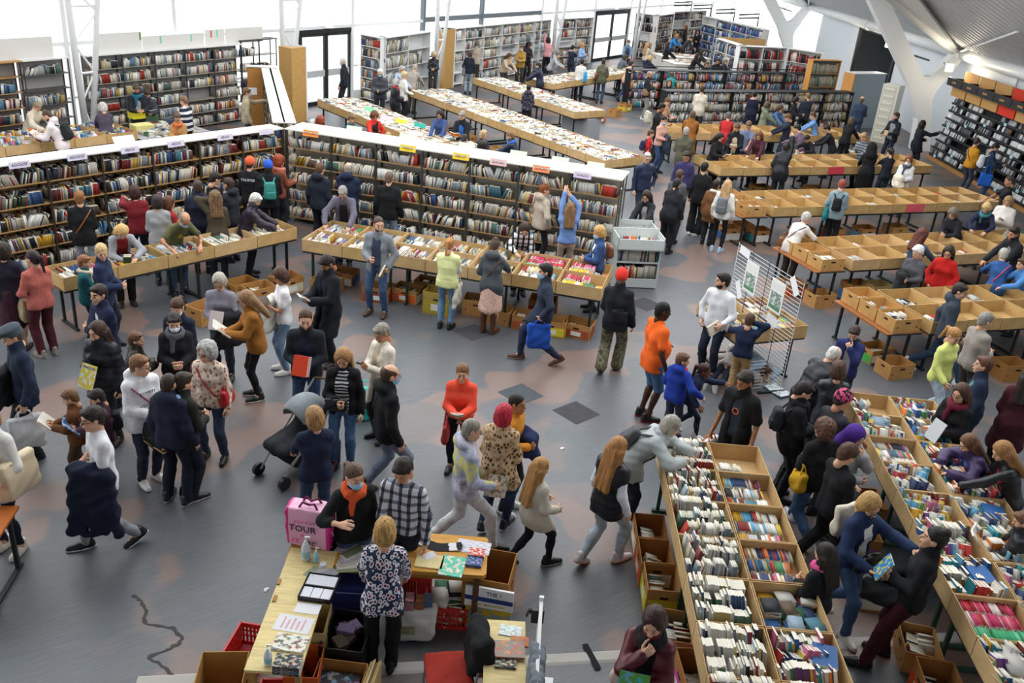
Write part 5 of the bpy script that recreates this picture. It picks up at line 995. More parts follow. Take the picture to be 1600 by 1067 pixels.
    if text:
        txt, ts, tcol, tz_, fb = text; o = K['chest'] + K['up'] * tz_ * s + K['fwd'] * fb * ((.106 + (.03 if K['sex'] == 'f' else 0) if fb > 0 else .10) * s + e) ; rr = K['right'] * fb * -1; 
        me = text_mesh(txt, ts, .002); me.materials.clear(); me.materials.append(mat('plain', tcol)); t_ = link('lettering', me, None, K['top']); yy = K['up']; xx = unit(rr); t_.matrix_local = frame(o, xx, yy, np.cross(xx, yy))
    K['H'] = H; K['label'] = label; return K
P = person
# ---------------------------------------------------------------- things people carry
def wthing(name, label, cat, K, M, group=None): t = thing(name, label, cat, group=group); t.matrix_world = K['M'] @ M; return t
SOFT = {}
def soft_box(key, w, d, hgt, r=.03, h=.012, taper=.0, bulge=.0):
    if key not in SOFT:
        F = Field((-w / 2 - .02, -d / 2 - .03, -hgt / 2 - .02), (w / 2 + .02, d / 2 + .03, hgt / 2 + .02), h); x, y, z = F.all(); tz = 1 - taper * (z / hgt + .5)
        pn = 1 - (.72 * np.clip(z / hgt + .5, 0, 1) ** 1.5 if key[0] == 'tote' else 0); q = [np.abs(x) - (w / 2 * tz - r), np.abs(y) - ((d / 2 * tz + bulge * (1 - (2 * z / hgt) ** 2)) * pn - r * (pn if key[0] == 'tote' else 1)), np.abs(z) + 0 * x - (hgt / 2 - r)]; q = np.broadcast_arrays(*q); F.f = (np.sqrt(sum(np.maximum(a, 0) ** 2 for a in q)) + np.minimum(np.maximum(np.maximum(q[0], q[1]), q[2]), 0) - r).astype(f32)
        F.add(WR(.012 if key[0] == 'tote' else .004, 1.0)); SOFT[key] = F.mesh()
    return SOFT[key]
def backpack(K, label, col, scale=1.0, mk='cloth'):
    s = K['s']; o = K['chest'] - K['fwd'] * (.205 * s) - K['up'] * .06 * s; xr, y, z = K['right'], -K['fwd'], K['up']; x = unit(np.cross(y, z))
    t = wthing('backpack', label, 'backpack', K, frame(o, x, y, z)); m = mat(mk, col); V, Q = soft_box(('bp', K['lod']), .29, .16, .42, .06, (.019, .028, .04)[K['lod']], .12, .02); sc = .92 * s * scale
    link('bag_body', np_mesh('bag_body', V * sc, Q, [m]), None, t); V, Q = soft_box(('bpp', K['lod']), .22, .06, .18, .025, (.017, .026, .04)[K['lod']]); link('front_pocket', np_mesh('front_pocket', V * sc + np.array((0, .09, -.09)) * sc, Q, [m]), None, t)
    for sx in (-1, 1): a = K['lod']; obj('shoulder_strap', MB().tube([np.array((sx * .09, -.07, .17)) * sc, np.array((sx * .11, -.15, .22)) * s, np.array((sx * .12, -.26, .16)) * s, np.array((sx * .135, -.345, .04)) * s, np.array((sx * .15, -.30, -.10)) * s, np.array((sx * .13, -.08, -.17)) * sc], .016, 5), m, t)
    return t
def bag(K, sd, label, col, kind='tote', at='hand', w=.36, hgt=.36, d=.1, col2=None, mk='cloth', drop=None, name='tote_bag', cat='bag'):
    """a bag hung from the hand, the elbow or beside the hip"""
    s = K['s']; hp = {'hand': lambda: K['wr'][sd] + K['hf'][sd][2] * .085, 'elbow': lambda: K['el'][sd] + np.array((0, 0, -.03)), 'hip': lambda: K['pel'] + K['right'] * sd * .205 * s + np.array((0, 0, .22)), 'back': lambda: K['pel'] - K['fwd'] * .24 * s + K['right'] * sd * .1 + np.array((0, 0, .28)), 'front': lambda: K['pel'] + K['fwd'] * .24 * s + K['right'] * sd * .05 + np.array((0, 0, .22))}[at]()
    dr = drop if drop is not None else (.16 if at == 'hand' else .12); o = hp - np.array((0, 0, dr + hgt / 2)); f = K['fwd'] * np.array((1, 1, 0)); x = unit(f); 
    if at in ('back', 'front'): x = unit(K['right'] * np.array((1, 1, 0)))
    z = np.array((0, 0, 1.0)); y = np.cross(z, x); t = wthing(name, label, cat, K, frame(o, x, y, z)); V, Q = soft_box((kind, w, hgt, d, K['lod']), w, d, hgt, min(.03, d / 2.4), (.019, .028, .04)[K['lod']], -.06 if kind == 'tote' else .15, .02)
    b = link('bag_body', np_mesh('bag_body', V, Q, [mat(mk, col)]), None, t)
    for sy in (-1, 1): obj('handle', MB().tube([(-w * .25, sy * d * .35, hgt / 2 - .02), (-w * .16, sy * .012, hgt / 2 + dr * .75), (0, 0, hgt / 2 + dr), (w * .16, sy * .012, hgt / 2 + dr * .75), (w * .25, sy * d * .35, hgt / 2 - .02)], .009, 5), mat(mk, col2 or col), t)
    return t
def book_in(K, sd, label, col, w=.15, hgt=.21, t=.025, col2=None, pic=False, name='book', cat='book', turn=0, out=.0, n=1, cols_=None, txt=None):
    """closed book gripped in one hand, cover away from the palm"""
    wr, x, y, z = K['hf'][sd]; c = wr + y * .10 - z * (.03 + t / 2) + y * out
    if K['armn'][sd] == 'hold': z = unit(K['fwd'] + np.array((0, 0, .45)) + K['right'] * sd * .25); y = unit(np.array((0, 0, 1.0)) - z * z[2]); x = np.cross(y, z); c = wr + K['hf'][sd][2] * .08 + K['fwd'] * .045 + np.array((0, 0, hgt * .22))
    cs, sn = math.cos(R(turn)), math.sin(R(turn)); xx = x * cs + y * sn; yy = -x * sn + y * cs
    for i in range(n):
        cc = (cols_ or [col])[i % len(cols_ or [col])]; tt = wthing(name, label if n == 1 else '%s, %s from the hand' % (label, ORD[i]), cat, K, frame(c - z * (i * (t + .002)), xx, yy, z)); fm = mat('print', cc, col2 or 'd8d2c0') if pic else mat('plain', cc, rough=.45)
        cv_ = obj('cover', MB().box(-w / 2, w / 2, -hgt / 2, hgt / 2, t / 2 - .003, t / 2).box(-w / 2, w / 2, -hgt / 2, hgt / 2, -t / 2, -t / 2 + .003).box(-w / 2, -w / 2 + .003, -hgt / 2, hgt / 2, -t / 2, t / 2), fm, tt); obj('pages', MB().box(-w / 2 + .004, w / 2 - .004, -hgt / 2 + .004, hgt / 2 - .004, -t / 2 + .003, t / 2 - .003), mat('plain', 'e9e4d6'), tt)
        if txt: lettering(txt, w * .17, '1f3f9a', cv_, (0, hgt * .36, t / 2 + .001), (0, 0, 0))
def open_book(K, label, col='c9c2b2', w=.14, hgt=.2, pic=False, up=.0, name='open_book', cat='book'):
    """open book between both hands, pages toward the face"""
    m = (K['wr'][-1] + K['wr'][1]) / 2; hy = (K['hf'][-1][2] + K['hf'][1][2]) / 2; c = m + unit(hy) * .10 + np.array((0, 0, .045 + up)); n = unit(K['hc'] - c); x = unit(K['right'] - n * (K['right'] @ n)); y = np.cross(n, x)
    t = wthing(name, label, cat, K, frame(c, x, y, n)); pm = mat('smallprint', 'f0ede4', 'b9b5aa') if not pic else mat('print', col, 'f0ede4')
    for sx in (-1, 1): M = Matrix.Rotation(-sx * R(14), 4, 'Y'); obj('page_block', MB().box(min(0, sx * w), max(0, sx * w), -hgt / 2, hgt / 2, -.008, .006, 0, M), pm, t); obj('cover', MB().box(min(0, sx * (w + .004)), max(0, sx * (w + .004)), -hgt / 2 - .004, hgt / 2 + .004, -.012, -.008, 0, M), mat('plain', col), t)
def phone(K, sd, label, col='15171a'):
    wr, x, y, z = K['hf'][sd]; c = wr + y * .1 - z * .03; t = wthing('phone', label, 'phone', K, frame(c, x, y, z)); obj('case', MB().box(-.037, .037, -.075, .075, -.004, .004), mat('plastic', col), t); obj('screen', MB().box(-.033, .033, -.07, .07, -.005, -.004), mat('plastic', '2c3440'), t)
def coat_over(K, sd, label, col, w=.34, hgt=.5, at='wr', d=.14, mk='cloth'):
    """folded garment hanging over a forearm"""
    c = (K['wr'][sd] + K['el'][sd]) / 2; ax = unit((K['wr'][sd] - K['el'][sd]) * np.array((1, 1, 0)) + 1e-4); z = np.array((0, 0, 1.0)); y = np.cross(z, ax); t = wthing('folded_coat', label, 'coat', K, frame(c, ax, y, z)); F = Field((-w * .85 - .05, -d, -hgt), (w * .85 + .05, d, .12), (.022, .03, .04)[K['lod']])
    for a in (-.42, -.2, .0, .2, .42): F.cone((a * w, 0, .02), (a * w * 1.7, .06, -hgt * (.86 + .1 * abs(a))), .065, .05, .08).cone((a * w, 0, .02), (a * w * 1.25, -.05, -hgt * (.66 - .12 * a)), .065, .045, .08)
    F.add(WR(.02, 2.0)); V, Q = F.mesh(); link('cloth', np_mesh('cloth', V, Q, [mat(mk, col)]), None, t)
# ================================================================== the visitors (where each stands, and which way each faces)
rd = ('read', 'read'); tb = ('table', 'table'); ho = ('hold', 'hold'); dn = ('down', 'down')
# --- behind the left shelf wing
P('person in beige trench coat bent over trays at far left', -12.21, 21.99, 1.68, -1.94, 'coat:cfc4b0', 'trousers:3a3a40', 'short:8a7a62', arms=tb, lean=25, head=(0, 45))
k = P('bearded man in white hooded sweatshirt with black rucksack, reading over trays', -10.84, 20.58, 1.78, 1.71, 'hoodie:e6dcdc', 'trousers:22262c', 'buzz:4a3a2e', arms=rd, lean=18, head=(0, 40), sex='m', beard='4a3a2e')
backpack(k, 'black rucksack on the man in the white hooded sweatshirt', '23272b'); open_book(k, 'small open book held by the man with the black rucksack', 'd8d2c4')
P('grey-haired woman in dark purple cardigan seen from behind, far left', -10.50, 22.23, 1.64, 0.58, 'cardigan:4a4252', 'trousers:26262c', 'bob:b5b2ac', arms=tb, lean=10, head=(0, 30))
P('tall man in black jacket with teal lining looking down, before window shelf', -10.43, 24.02, 1.84, -2.59, 'jacket:1c2028', 'trousers:22242a', 'short:4a382a', arms=rd, sex='m', inner='9a9a9e', scarf='1e5f74', head=(0, 40), glasses=1)
k = P('boy in dark padded jacket beside the tall man with teal lining', -10.33, 24.45, 1.62, -2.65, 'puffer:23262e', 'jeans:22304a', 'short:2a2220', arms=rd, head=(0, 40), sex='m')
open_book(k, 'large open book held by the boy in the dark padded jacket', '6a7a86', .17, .24, True)
P('man in navy sweater with white and red stripes facing the window shelf', -8.88, 23.32, 1.76, 1.33, 'sweater:stripe/1c2438/e6e4e4/22', 'trousers:2c3038', 'short:7a5a48', arms=ho, sex='m', head=(0, 15))
P('woman in ochre coat with orange scarf and glasses, looking down', -8.58, 21.96, 1.62, -2.91, 'coat:a8804e', 'trousers:2c3038', 'bun:5a4232', arms=rd, scarf='d0683a', glasses=1, head=(0, 32))
P('man in beige jacket and mask reaching to the brown end panel', -7.85, 25.03, 1.78, -1.09, 'jacket:b5a68c', 'jeans:2a3a5c', 'short:6a4e3a', arms=('reach', 'down'), sex='m', mask='8ab4e0', head=(0, 15))
# --- by the first glass door and the back tables
P('white-haired man in black jacket standing by the first glass door', -6.53, 31.79, 1.80, 1.51, 'jacket:20242a', 'trousers:2a2c30', 'short:c9c6c0', arms=('down', 'pocket'), sex='m', mask='9cc0dc')
P('masked white-haired man in charcoal padded jacket behind the back table', -5.05, 30.35, 1.78, 3.10, 'puffer:3c4048', 'trousers:26282e', 'short:d4d0c8', arms=ho, sex='m', mask='8fbfe2', glasses=1, head=(0, 20))
P('grey-haired woman in black quilted coat with red scarf', -4.43, 29.49, 1.64, -1.07, 'puffer:1d2026', 'trousers:1d2026', 'bob:a9a7a2', arms=ho, scarf='c23a3a', head=(0, 15), mask='d8dde2', hem=.3)
P('short-haired blonde in white blouse and black trousers', -4.35, 30.77, 1.68, -1.00, 'blouse:e6e2da', 'trousers:1c1d20', 'crop:c8b88a', arms=('bent', 'bent'), head=(0, 15))
P('grey-haired man in light blue shirt behind the white blouse', -4.72, 31.79, 1.74, -1.43, 'shirt:a9bcd2', 'trousers:2c3038', 'short:b0aca4', arms=tb, sex='m', lean=15, head=(0, 25), skin='m')
P('man in greyish beige pullover bending at the white metal shelf', -4.29, 32.45, 1.74, -0.40, 'sweater:a59c92', 'trousers:55504a', 'ring:a59a8a', arms=tb, sex='m', lean=20, head=(0, 30))
k = P('blonde woman in dark floral tunic looking down beside the brown panel', -3.98, 36.38, 1.66, -3.12, 'blouse:spots/22262e/2c3038/8a8c92', 'trousers:3a3430', 'curly:cdb88c', arms=ho, head=(0, 32), mask='2a2c30')
k = P('woman in navy pullover and light jeans with shoulder bag, from behind', -2.66, 37.29, 1.70, 0.16, 'sweater:1c2230', 'jeans:9db4c8', 'bob:4a3a2c', arms=('bent', 'down'))
bag(k, -1, 'patterned grey shoulder bag of the woman in light jeans', '7a7d82', at='hip', w=.26, hgt=.3)
P('woman in pale beige jacket with pinned-up hair at the pigeonholes', -2.60, 40.20, 1.74, -0.02, 'jacket:b9ab98', 'trousers:4a3c34', 'bun:7a5f42', arms=rd)
P('long-haired woman in beige top leaning over the back table', -1.29, 38.48, 1.66, -2.24, 'sweater:c0a88e', 'trousers:3a3634', 'long:4a3424', arms=tb, lean=22, head=(0, 35))
P('woman in teal pullover partly behind the long shelf', -4.80, 23.74, 1.60, -1.73, 'sweater:1f5a5e', 'jeans:2a3a5c', 'short:7a5f42', arms=tb, lean=12, head=(0, 30))
P('curly-haired woman in open bright red jacket behind the long shelf', -4.20, 24.18, 1.66, -2.62, 'jacket:dd3a2c', 'trousers:22242a', 'curly:6a442a', arms=('hip', 'table'), inner='23262c', open_=.09, lean=10, head=(0, 38))
P('red-haired head just above the shelf corner', -5.39, 22.94, 1.62, -0.47, 'sweater:6a3428', 'jeans:2a3a5c', 'curly:8a3a1e', arms=tb, lean=10)
P('white-haired person low behind the shelf corner', -5.58, 22.92, 1.52, -0.29, 'cardigan:8a8c90', 'trousers:3a3c40', 'crop:d0cdc6', arms=tb, lean=15)
P('blond child peeping behind the long shelf', -3.62, 23.15, 1.30, -0.02, 'sweater:c23a34', 'jeans:2a3a5c', 'short:b59a6c', arms=tb)
P('dark-haired woman in blue pullover looking down at the back table', -2.48, 25.13, 1.68, 2.98, 'sweater:3f5484', 'jeans:26304a', 'long:2c211b', arms=tb, lean=14, head=(0, 38))
k = P('grey-haired man in black jacket over blue shirt with orange book', -1.82, 24.63, 1.78, 2.78, 'jacket:1e2228', 'trousers:26282e', 'short:8f8a82', arms=rd, sex='m', inner='2f6fc0', head=(0, 35), lean=8)
open_book(k, 'orange open book held by the man in black over blue shirt', 'd0702c')
P('man in dark grey shirt bent low behind the yellow card', -1.68, 21.99, 1.74, -0.28, 'shirt:3a3d44', 'trousers:2a2c30', 'buzz:2a2220', arms=tb, sex='m', lean=28, head=(0, 35))
k = P('curly blond child in navy top behind the long shelf', -1.23, 23.76, 1.44, -2.22, 'sweater:2a3044', 'jeans:2a3a5c', 'curly:b59a74', arms=rd)
book_in(k, 1, 'pale closed book held up by the curly blond child', 'd9cdb8')
P('dark curly-haired woman in spotted top behind the long shelf', -1.18, 22.00, 1.56, -0.39, 'blouse:spots/1c1d20/26282c/d8d8d8', 'trousers:22242a', 'curly:241c18', arms=tb, lean=15)
P('boy in navy jacket with bright blue lining at the table end', -0.38, 23.15, 1.62, 1.24, 'puffer:1d2740', 'trousers:26282e', 'short:7a5a3a', arms=tb, sex='m', lean=10, head=(0, 25), scarf='2f6fd0')
# --- far back, left to right
P('masked person in ochre jacket at the pigeonhole bookcase', -0.68, 40.30, 1.74, 3.07, 'jacket:a8823e', 'trousers:3a3430', 'short:5a4632', arms=rd, mask='c9ced2', head=(0, 20))
P('person with dark curly hair and black top, far back', -0.43, 41.78, 1.72, -2.61, 'sweater:26222a', 'trousers:1c1d20', 'curly:15110f', arms=rd, skin='b', head=(0, 25))
P('woman in pink top and black dungarees reaching up to the bookcase', 0.48, 44.56, 1.66, 0.16, 'sweater:e0a0a4', 'wide:1a1b1e', 'curly:2a1e1a', arms=('up', 'bent'), skin='b')
P('grey-haired woman in pale grey hooded top leaning over the back table', 0.66, 40.37, 1.64, -1.68, 'hoodie:a9abae', 'trousers:3a3c40', 'bun:6a655e', arms=tb, lean=25, head=(0, 20))
P('dark-haired person in navy tee shirt far back', 1.55, 42.26, 1.68, -0.56, 'tee:20283a', 'jeans:2a3a5c', 'short:1c1816', arms=tb)
k = P('strawberry-blonde woman in pale blue shirt looking at her phone', 2.02, 43.60, 1.68, -2.32, 'shirt:8fb0d8', 'jeans:4a5a7a', 'bob:c08a4e', arms=('phone', 'phone'), head=(0, 25))
P('short-haired person in navy quilted jacket with maroon rucksack at back table', 0.19, 35.79, 1.68, 1.31, 'puffer:222a40', 'trousers:22242a', 'short:2a2220', arms=tb, lean=8, head=(0, 20), group=None)
P('child in dark patterned hooded jacket seen from behind between back tables', -0.18, 30.91, 1.58, -0.08, 'hoodie:spots/22202c/3a3446/8a7f98', 'trousers:22242a', 'short:1c1816', arms=ho)
k = P('person in white sweater carrying a bright blue bag', 1.80, 37.44, 1.74, 0.04, 'sweater:d9d6d2', 'trousers:1c1d20', 'short:1f1a18', arms=('hold', 'down'))
bag(k, 1, 'bright blue plastic bag on the white sweater shopper', '2fa0d8', at='hip', w=.42, hgt=.4, drop=-.12, d=.12)
k = P('person in olive quilted jacket with brown shoulder bag, from behind', 2.69, 37.87, 1.76, -0.21, 'puffer:5a5844', 'jeans:33507c', 'buzz:2a2220', arms=('down', 'hold'))
bag(k, -1, 'red-brown leather shoulder bag on the olive jacket shopper', '7a3f2c', at='hip', w=.32, hgt=.28, mk='leather', drop=-.05)
P('masked man in denim jacket behind the back table end', 4.33, 45.65, 1.76, 3.05, 'denim:6a8098', 'jeans:2a3a5c', 'short:4a382a', arms=tb, sex='m', mask='a9cbe6', inner='3a3c44')
P('long-haired blonde in cream pullover by the far bookcase', 5.29, 46.16, 1.68, -0.99, 'sweater:d3c8b4', 'jeans:4a5a7a', 'xlong:b08a58', arms=tb)
P('woman in grey pullover leaning over the short back table', 3.68, 41.38, 1.62, -1.14, 'sweater:5a6068', 'jeans:2c4266', 'bob:3a3028', arms=tb, lean=22, head=(0, 15))
P('person in peach shirt and jeans striding beside the rear comic rack', 3.80, 38.87, 1.74, -0.80, 'shirt:e0b79c', 'jeans:2c4a80', 'short:3a2c22', arms=tb, lean=14, walk=.7)
P('blonde in navy hooded top before the black-coated woman', 4.95, 41.63, 1.60, -1.17, 'hoodie:23283a', 'jeans:2a3a5c', 'bob:c0a06c', arms=tb)
P('woman in long black coat with long dark hair at the far back', 6.30, 46.45, 1.74, -1.44, 'coat:17181b', 'trousers:17181b', 'xlong:2a1e18', arms=tb)
P('ginger-haired person in bright blue jacket bending over the chest', 7.42, 52.90, 1.62, -2.06, 'jacket:3a8ad0', 'jeans:2a3a5c', 'curly:b87a48', arms=tb, lean=25, head=(0, 30))
P('masked ginger-haired woman in dark top in the far corner', 8.78, 57.38, 1.66, 1.25, 'sweater:3a3230', 'trousers:22242a', 'bob:a85a2c', mask='b9d4ea')
P('short-haired man in dark pullover stooping in the far corner', 7.99, 51.92, 1.72, -1.82, 'sweater:3a3c44', 'trousers:22242a', 'short:4a382a', arms=tb, sex='m', lean=30, head=(0, 40))
P('long-haired woman in black facing out from the far corner', 9.13, 55.06, 1.68, 2.80, 'sweater:1a1b1e', 'trousers:1a1b1e', 'long:2a1e18', arms=('face', 'hold'), head=(0, 20))
P('dark-haired woman in black browsing behind the rear comic rack', 7.32, 44.26, 1.62, -1.56, 'coat:1b1a1c', 'trousers:1a1b1e', 'long:2c1f18', arms=tb, lean=15)
P('second dark-haired person close behind the rear comic rack', 7.79, 45.59, 1.66, -1.92, 'sweater:26262a', 'trousers:1a1b1e', 'bob:2a211c', arms=tb, lean=10)
P('brown-haired woman in black facing out behind the rear comic rack', 7.34, 40.87, 1.64, 3.14, 'sweater:1e1d20', 'trousers:1a1b1e', 'bob:5a3f2c', arms=tb, head=(0, 25))
P('man in black coat with dark hair behind the rear comic rack', 7.96, 41.59, 1.74, 2.87, 'coat:17181a', 'trousers:1a1b1e', 'short:1c1614', arms=ho, sex='m', skin='m', head=(0, 20))
P('grey-haired person half hidden behind the rear comic rack', 8.35, 42.46, 1.66, -2.29, 'jacket:33363a', 'trousers:22242a', 'crop:7a766e', arms=tb, lean=12)
# --- aisle of the comic racks
k = P('bald man in black jacket and grey trousers looking at his phone', 4.23, 35.16, 1.80, -1.78, 'jacket:1e2228', 'trousers:8a8884', 'ring:8a8278', 'e2e2e0', ('phone', 'phone'), sex='m', inner='b5b3ae', head=(0, 28), skin='m')
bag(k, 1, 'tan shoulder bag at the side of the bald man in grey trousers', '8a6f58', at='hip', w=.24, hgt=.26, drop=.02)
P('child in teal jacket between the two comic racks', 5.40, 37.24, 1.56, -0.32, 'jacket:2f9090', 'jeans:2a3a5c', 'short:5a4028', arms=tb)
P('long-haired woman in black facing the camera at the comic rack', 4.96, 34.52, 1.64, 2.96, 'jacket:1c1e24', 'trousers:1a1b1e', 'long:5a3e28', arms=dn)
P('man in cream shirt seen from behind at the front comic rack', 5.85, 32.61, 1.80, -0.26, 'shirt:d8cdbc', 'trousers:3a3c40', 'short:3a2c22', arms=ho, sex='m', hem=.2)
P('dark-haired woman in navy dress with pink scarf at the front rack', 7.84, 33.22, 1.68, -0.06, 'dress:1d2338', None, 'short:17130f', arms=ho, scarf='c9a0a4')
P('person in sage green hooded coat looking right', 7.77, 31.00, 1.70, -1.64, 'coat:75806c', 'trousers:3a3c40', 'bob:4a3c30', arms=tb, head=(0, 25), hood=1, skin='b')
k = P('tall dark-haired man in black tee shirt with grey sack', 3.85, 28.25, 1.82, -1.36, 'tee:17181b', 'trousers:1a1b1e', 'short:14110f', arms=('down', 'read'), sex='m', skin='t', head=(0, 25), lean=6)
bag(k, -1, 'pale grey sack slung on the man in the black tee shirt', 'b5b0a4', at='back', w=.4, hgt=.36, drop=-.25, d=.16)
P('boy in tan top looking down beside the black tee shirt man', 4.34, 30.26, 1.66, -2.06, 'tee:b08a6c', 'trousers:4a4038', 'short:5a4028', arms=rd, sex='m', head=(0, 30))
k = P('masked woman in pink pullover with dark ponytail carrying a coat', 3.83, 26.87, 1.68, -2.41, 'sweater:d3a392', 'jeans:2f4f88', 'tail:201a18', arms=('hold', 'hold'), mask='a9cbe6', head=(0, 20))
coat_over(k, -1, 'dark blue-green coat carried by the masked woman in pink', '2a3442')
k = P('boy in red tee shirt looking right', 3.39, 25.98, 1.40, -1.53, 'tee:b8242c', 'trousers:22283a', 'short:5a4028', arms=dn, sex='m')
backpack(k, 'navy rucksack on the boy in the red tee shirt', '26304e', .9)
P('man in ochre-brown coat seen from behind at the right-hand rows', 4.78, 27.54, 1.78, -0.17, 'coat:8f5a26', 'trousers:5a3020', 'short:5a4632', arms=tb, sex='m', lean=8)
P('grey-haired man in olive jacket with strap, from behind', 4.24, 25.00, 1.76, -0.17, 'jacket:5a5848', 'trousers:3a362e', 'short:9a958c', arms=ho, sex='m', hem=.22, strap='3a3a34,1')
P('short-haired person in red cardigan bending away', 6.06, 28.54, 1.66, -0.21, 'cardigan:b82a2c', 'trousers:2a2c30', 'crop:5a5450', arms=tb, lean=15, head=(0, 25))
k = P('long dark-haired woman in black reading, first of four in a row', 5.15, 25.25, 1.66, -2.47, 'jacket:1b1c20', 'trousers:1a1b1e', 'long:1c1614', arms=rd, head=(0, 35), lean=8)
open_book(k, 'small book in the hands of the dark-haired woman in black', 'b08a6a', .1, .16)
k = P('man in black jacket and beige shirt looking down, second of four', 5.89, 26.29, 1.76, 2.89, 'jacket:191b20', 'trousers:22242a', 'short:5a3a26', arms=rd, sex='m', inner='b9a890', head=(0, 35))
open_book(k, 'small pale book held by the man in black over beige shirt', 'e0dacb', .1, .16)
P('man in blue-grey tee shirt looking down, third of four', 6.36, 26.94, 1.74, 2.70, 'tee:6a7590', 'jeans:26304a', 'short:6a4e34', arms=tb, sex='m', head=(0, 38))
P('long-haired woman in burgundy top looking down, fourth of four', 6.55, 26.16, 1.66, 2.69, 'sweater:4a2230', 'trousers:22242a', 'long:6a4630', arms=tb, lean=14, head=(0, 40))
P('grey-haired man in glasses, navy gilet and hands on hips', 2.79, 21.32, 1.80, -2.75, 'vest:26304a', 'jeans:20304f', 'short:b0aca6', arms=('hip', 'down'), sex='m', inner='1f2a44', glasses=1, head=(15, 10))
P('dark-haired young man in purple pullover and glasses', 3.86, 22.15, 1.72, 2.88, 'sweater:3a3560', 'trousers:22242a', 'short:241c18', arms=dn, sex='m', glasses=1, head=(0, 20), skin='m')
k = P('slim person all in black with short hair, walking away', 4.10, 20.94, 1.76, -0.37, 'sweater:131416', 'wide:131416', 'short:15110f', 'e2e2e0', dn, hem=.16)
k = P('person in dark grey jacket behind the black coat, near the aisle', 3.41, 20.13, 1.72, -0.52, 'jacket:55575a', 'trousers:2a2c30', 'short:4a3626', arms=ho)
P('stooping short-haired person in black coat walking away', 3.21, 19.38, 1.70, -0.52, 'jacket:1e2026', 'trousers:17181a', 'short:1c1816', arms=('hold', 'down'), lean=14, head=(0, 25), hem=.2)
P('child with dark hair and brown coat beside the grey rucksack girl', 4.29, 20.27, 1.52, -0.47, 'coat:7a5230', 'trousers:1f2228', 'short:241c18', arms=dn, scarf='e2ddd2', hem=.3)
k = P('girl with long fair hair in white sweater with grey rucksack', 4.45, 19.80, 1.66, -0.43, 'sweater:e6e3de', 'leggings:16171a', 'long:b59266', '9cc4e0', dn, sole='e8e8e8')
backpack(k, 'grey rucksack on the girl in the white sweater', '6f7478')
k = P('woman with long dark hair in black denim at the grey browser', 2.59, 18.56, 1.66, 2.66, 'denim:2a2d32', 'trousers:1f2228', 'long:2c1f1a', arms=tb, lean=14, head=(0, 30), inner='c9c9c9')
# --- right-hand rows
P('brown-haired woman in blue denim jacket, left of a couple in dark jackets', 8.13, 31.04, 1.66, -2.35, 'denim:4a6690', 'jeans:2a3a5c', 'bob:4a3020', arms=tb, lean=12, head=(0, 25))
P('dark-haired woman in dark jacket reading at the front rack', 9.21, 32.90, 1.66, -2.02, 'jacket:22242a', 'trousers:1a1b1e', 'bob:1c1614', arms=rd, head=(0, 30))
P('man in navy blazer turned away from the front rack', 9.78, 33.37, 1.76, 0.24, 'jacket:2c3444', 'trousers:22242a', 'short:7a5f42', arms=rd, sex='m', head=(0, 25))
P('bald man in navy sweater looking up by the card tower', 11.74, 33.49, 1.80, -0.42, 'sweater:33405a', 'jeans:2c4a80', 'ring:6a5a48', arms=ho, sex='m', head=(0, -10))
P('brown-haired boy in dark navy top looking down left', 8.10, 29.20, 1.66, 1.48, 'sweater:22283a', 'jeans:2a3a5c', 'short:6a4a30', arms=tb, sex='m', head=(0, 35))
P('dark-haired person in mauve and white top bending over trays', 8.24, 27.86, 1.62, 0.77, 'sweater:7a6678', 'trousers:e2e0dc', 'short:1c1816', arms=tb, lean=22, head=(0, 35), hem=.05)
P('woman with topknot in light blue denim shirt', 9.26, 30.12, 1.66, 1.36, 'shirt:6f97c8', 'jeans:3a5a90', 'bun:5a3e2a', arms=tb, lean=14, head=(0, 25))
P('dark-haired girl in black bent over with one arm across', 8.38, 27.27, 1.56, 2.24, 'sweater:1a1b1e', 'trousers:1a1b1e', 'short:2a1e18', arms=tb, lean=32, head=(0, 50))
k = P('woman with dark bun in black top and pale shoulder bag, leaning', 9.26, 28.15, 1.66, 1.35, 'sweater:1e1f24', 'trousers:22242a', 'bun:201814', arms=tb, lean=24, head=(0, 40), glasses=1)
bag(k, 1, 'cream shoulder bag on the leaning woman with the dark bun', 'd9d2c0', at='hip', w=.3, hgt=.32, drop=-.05)
P('brown-haired woman in black sweater turned away at the row end', 10.13, 29.55, 1.66, -0.86, 'sweater:191a1d', 'trousers:1a1b1e', 'bob:5a4632', arms=tb, lean=10)
k = P('fair-haired man in grey striped shirt reading', 9.80, 26.90, 1.72, 2.18, 'shirt:stripe/4a5058/8a9098/40', 'trousers:2a2c30', 'short:a58a66', arms=rd, sex='m', head=(0, 35), lean=8)
open_book(k, 'white booklet held by the man in the striped shirt', 'e6e4de', .1, .16)
P('person in black padded coat from behind at the red-card row', 6.83, 24.37, 1.68, -0.27, 'puffer:1c1f24', 'trousers:22242a', 'short:241c18', arms=('bent', 'up'), lean=10, hem=.25)
k = P('man in dark jacket and grey tee shirt holding a small box', 11.95, 30.52, 1.80, 2.16, 'jacket:22252c', 'jeans:26304a', 'short:4a3222', arms=('hold', 'bent'), sex='m', inner='8a8d92', open_=.08, head=(20, 8), beard='5a4030')
book_in(k, -1, 'tan paperback block held by the man in grey tee shirt', 'c9a884', .13, .17, .06)
P('dark-haired woman in black reaching to the disc wall', 12.65, 30.11, 1.68, -1.45, 'coat:1f222c', 'trousers:1c1d22', 'long:241a16', arms=('hold', 'reach'), hem=.25, head=(0, -5))
P('woman in mustard pullover and blue-grey jeans at the disc wall', 13.30, 27.53, 1.70, -1.24, 'sweater:c98a1e', 'jeans:3a4658', 'bun:3a2a20', arms=ho, mask='22242a', head=(0, 20), strap='2a2a2a,-1')
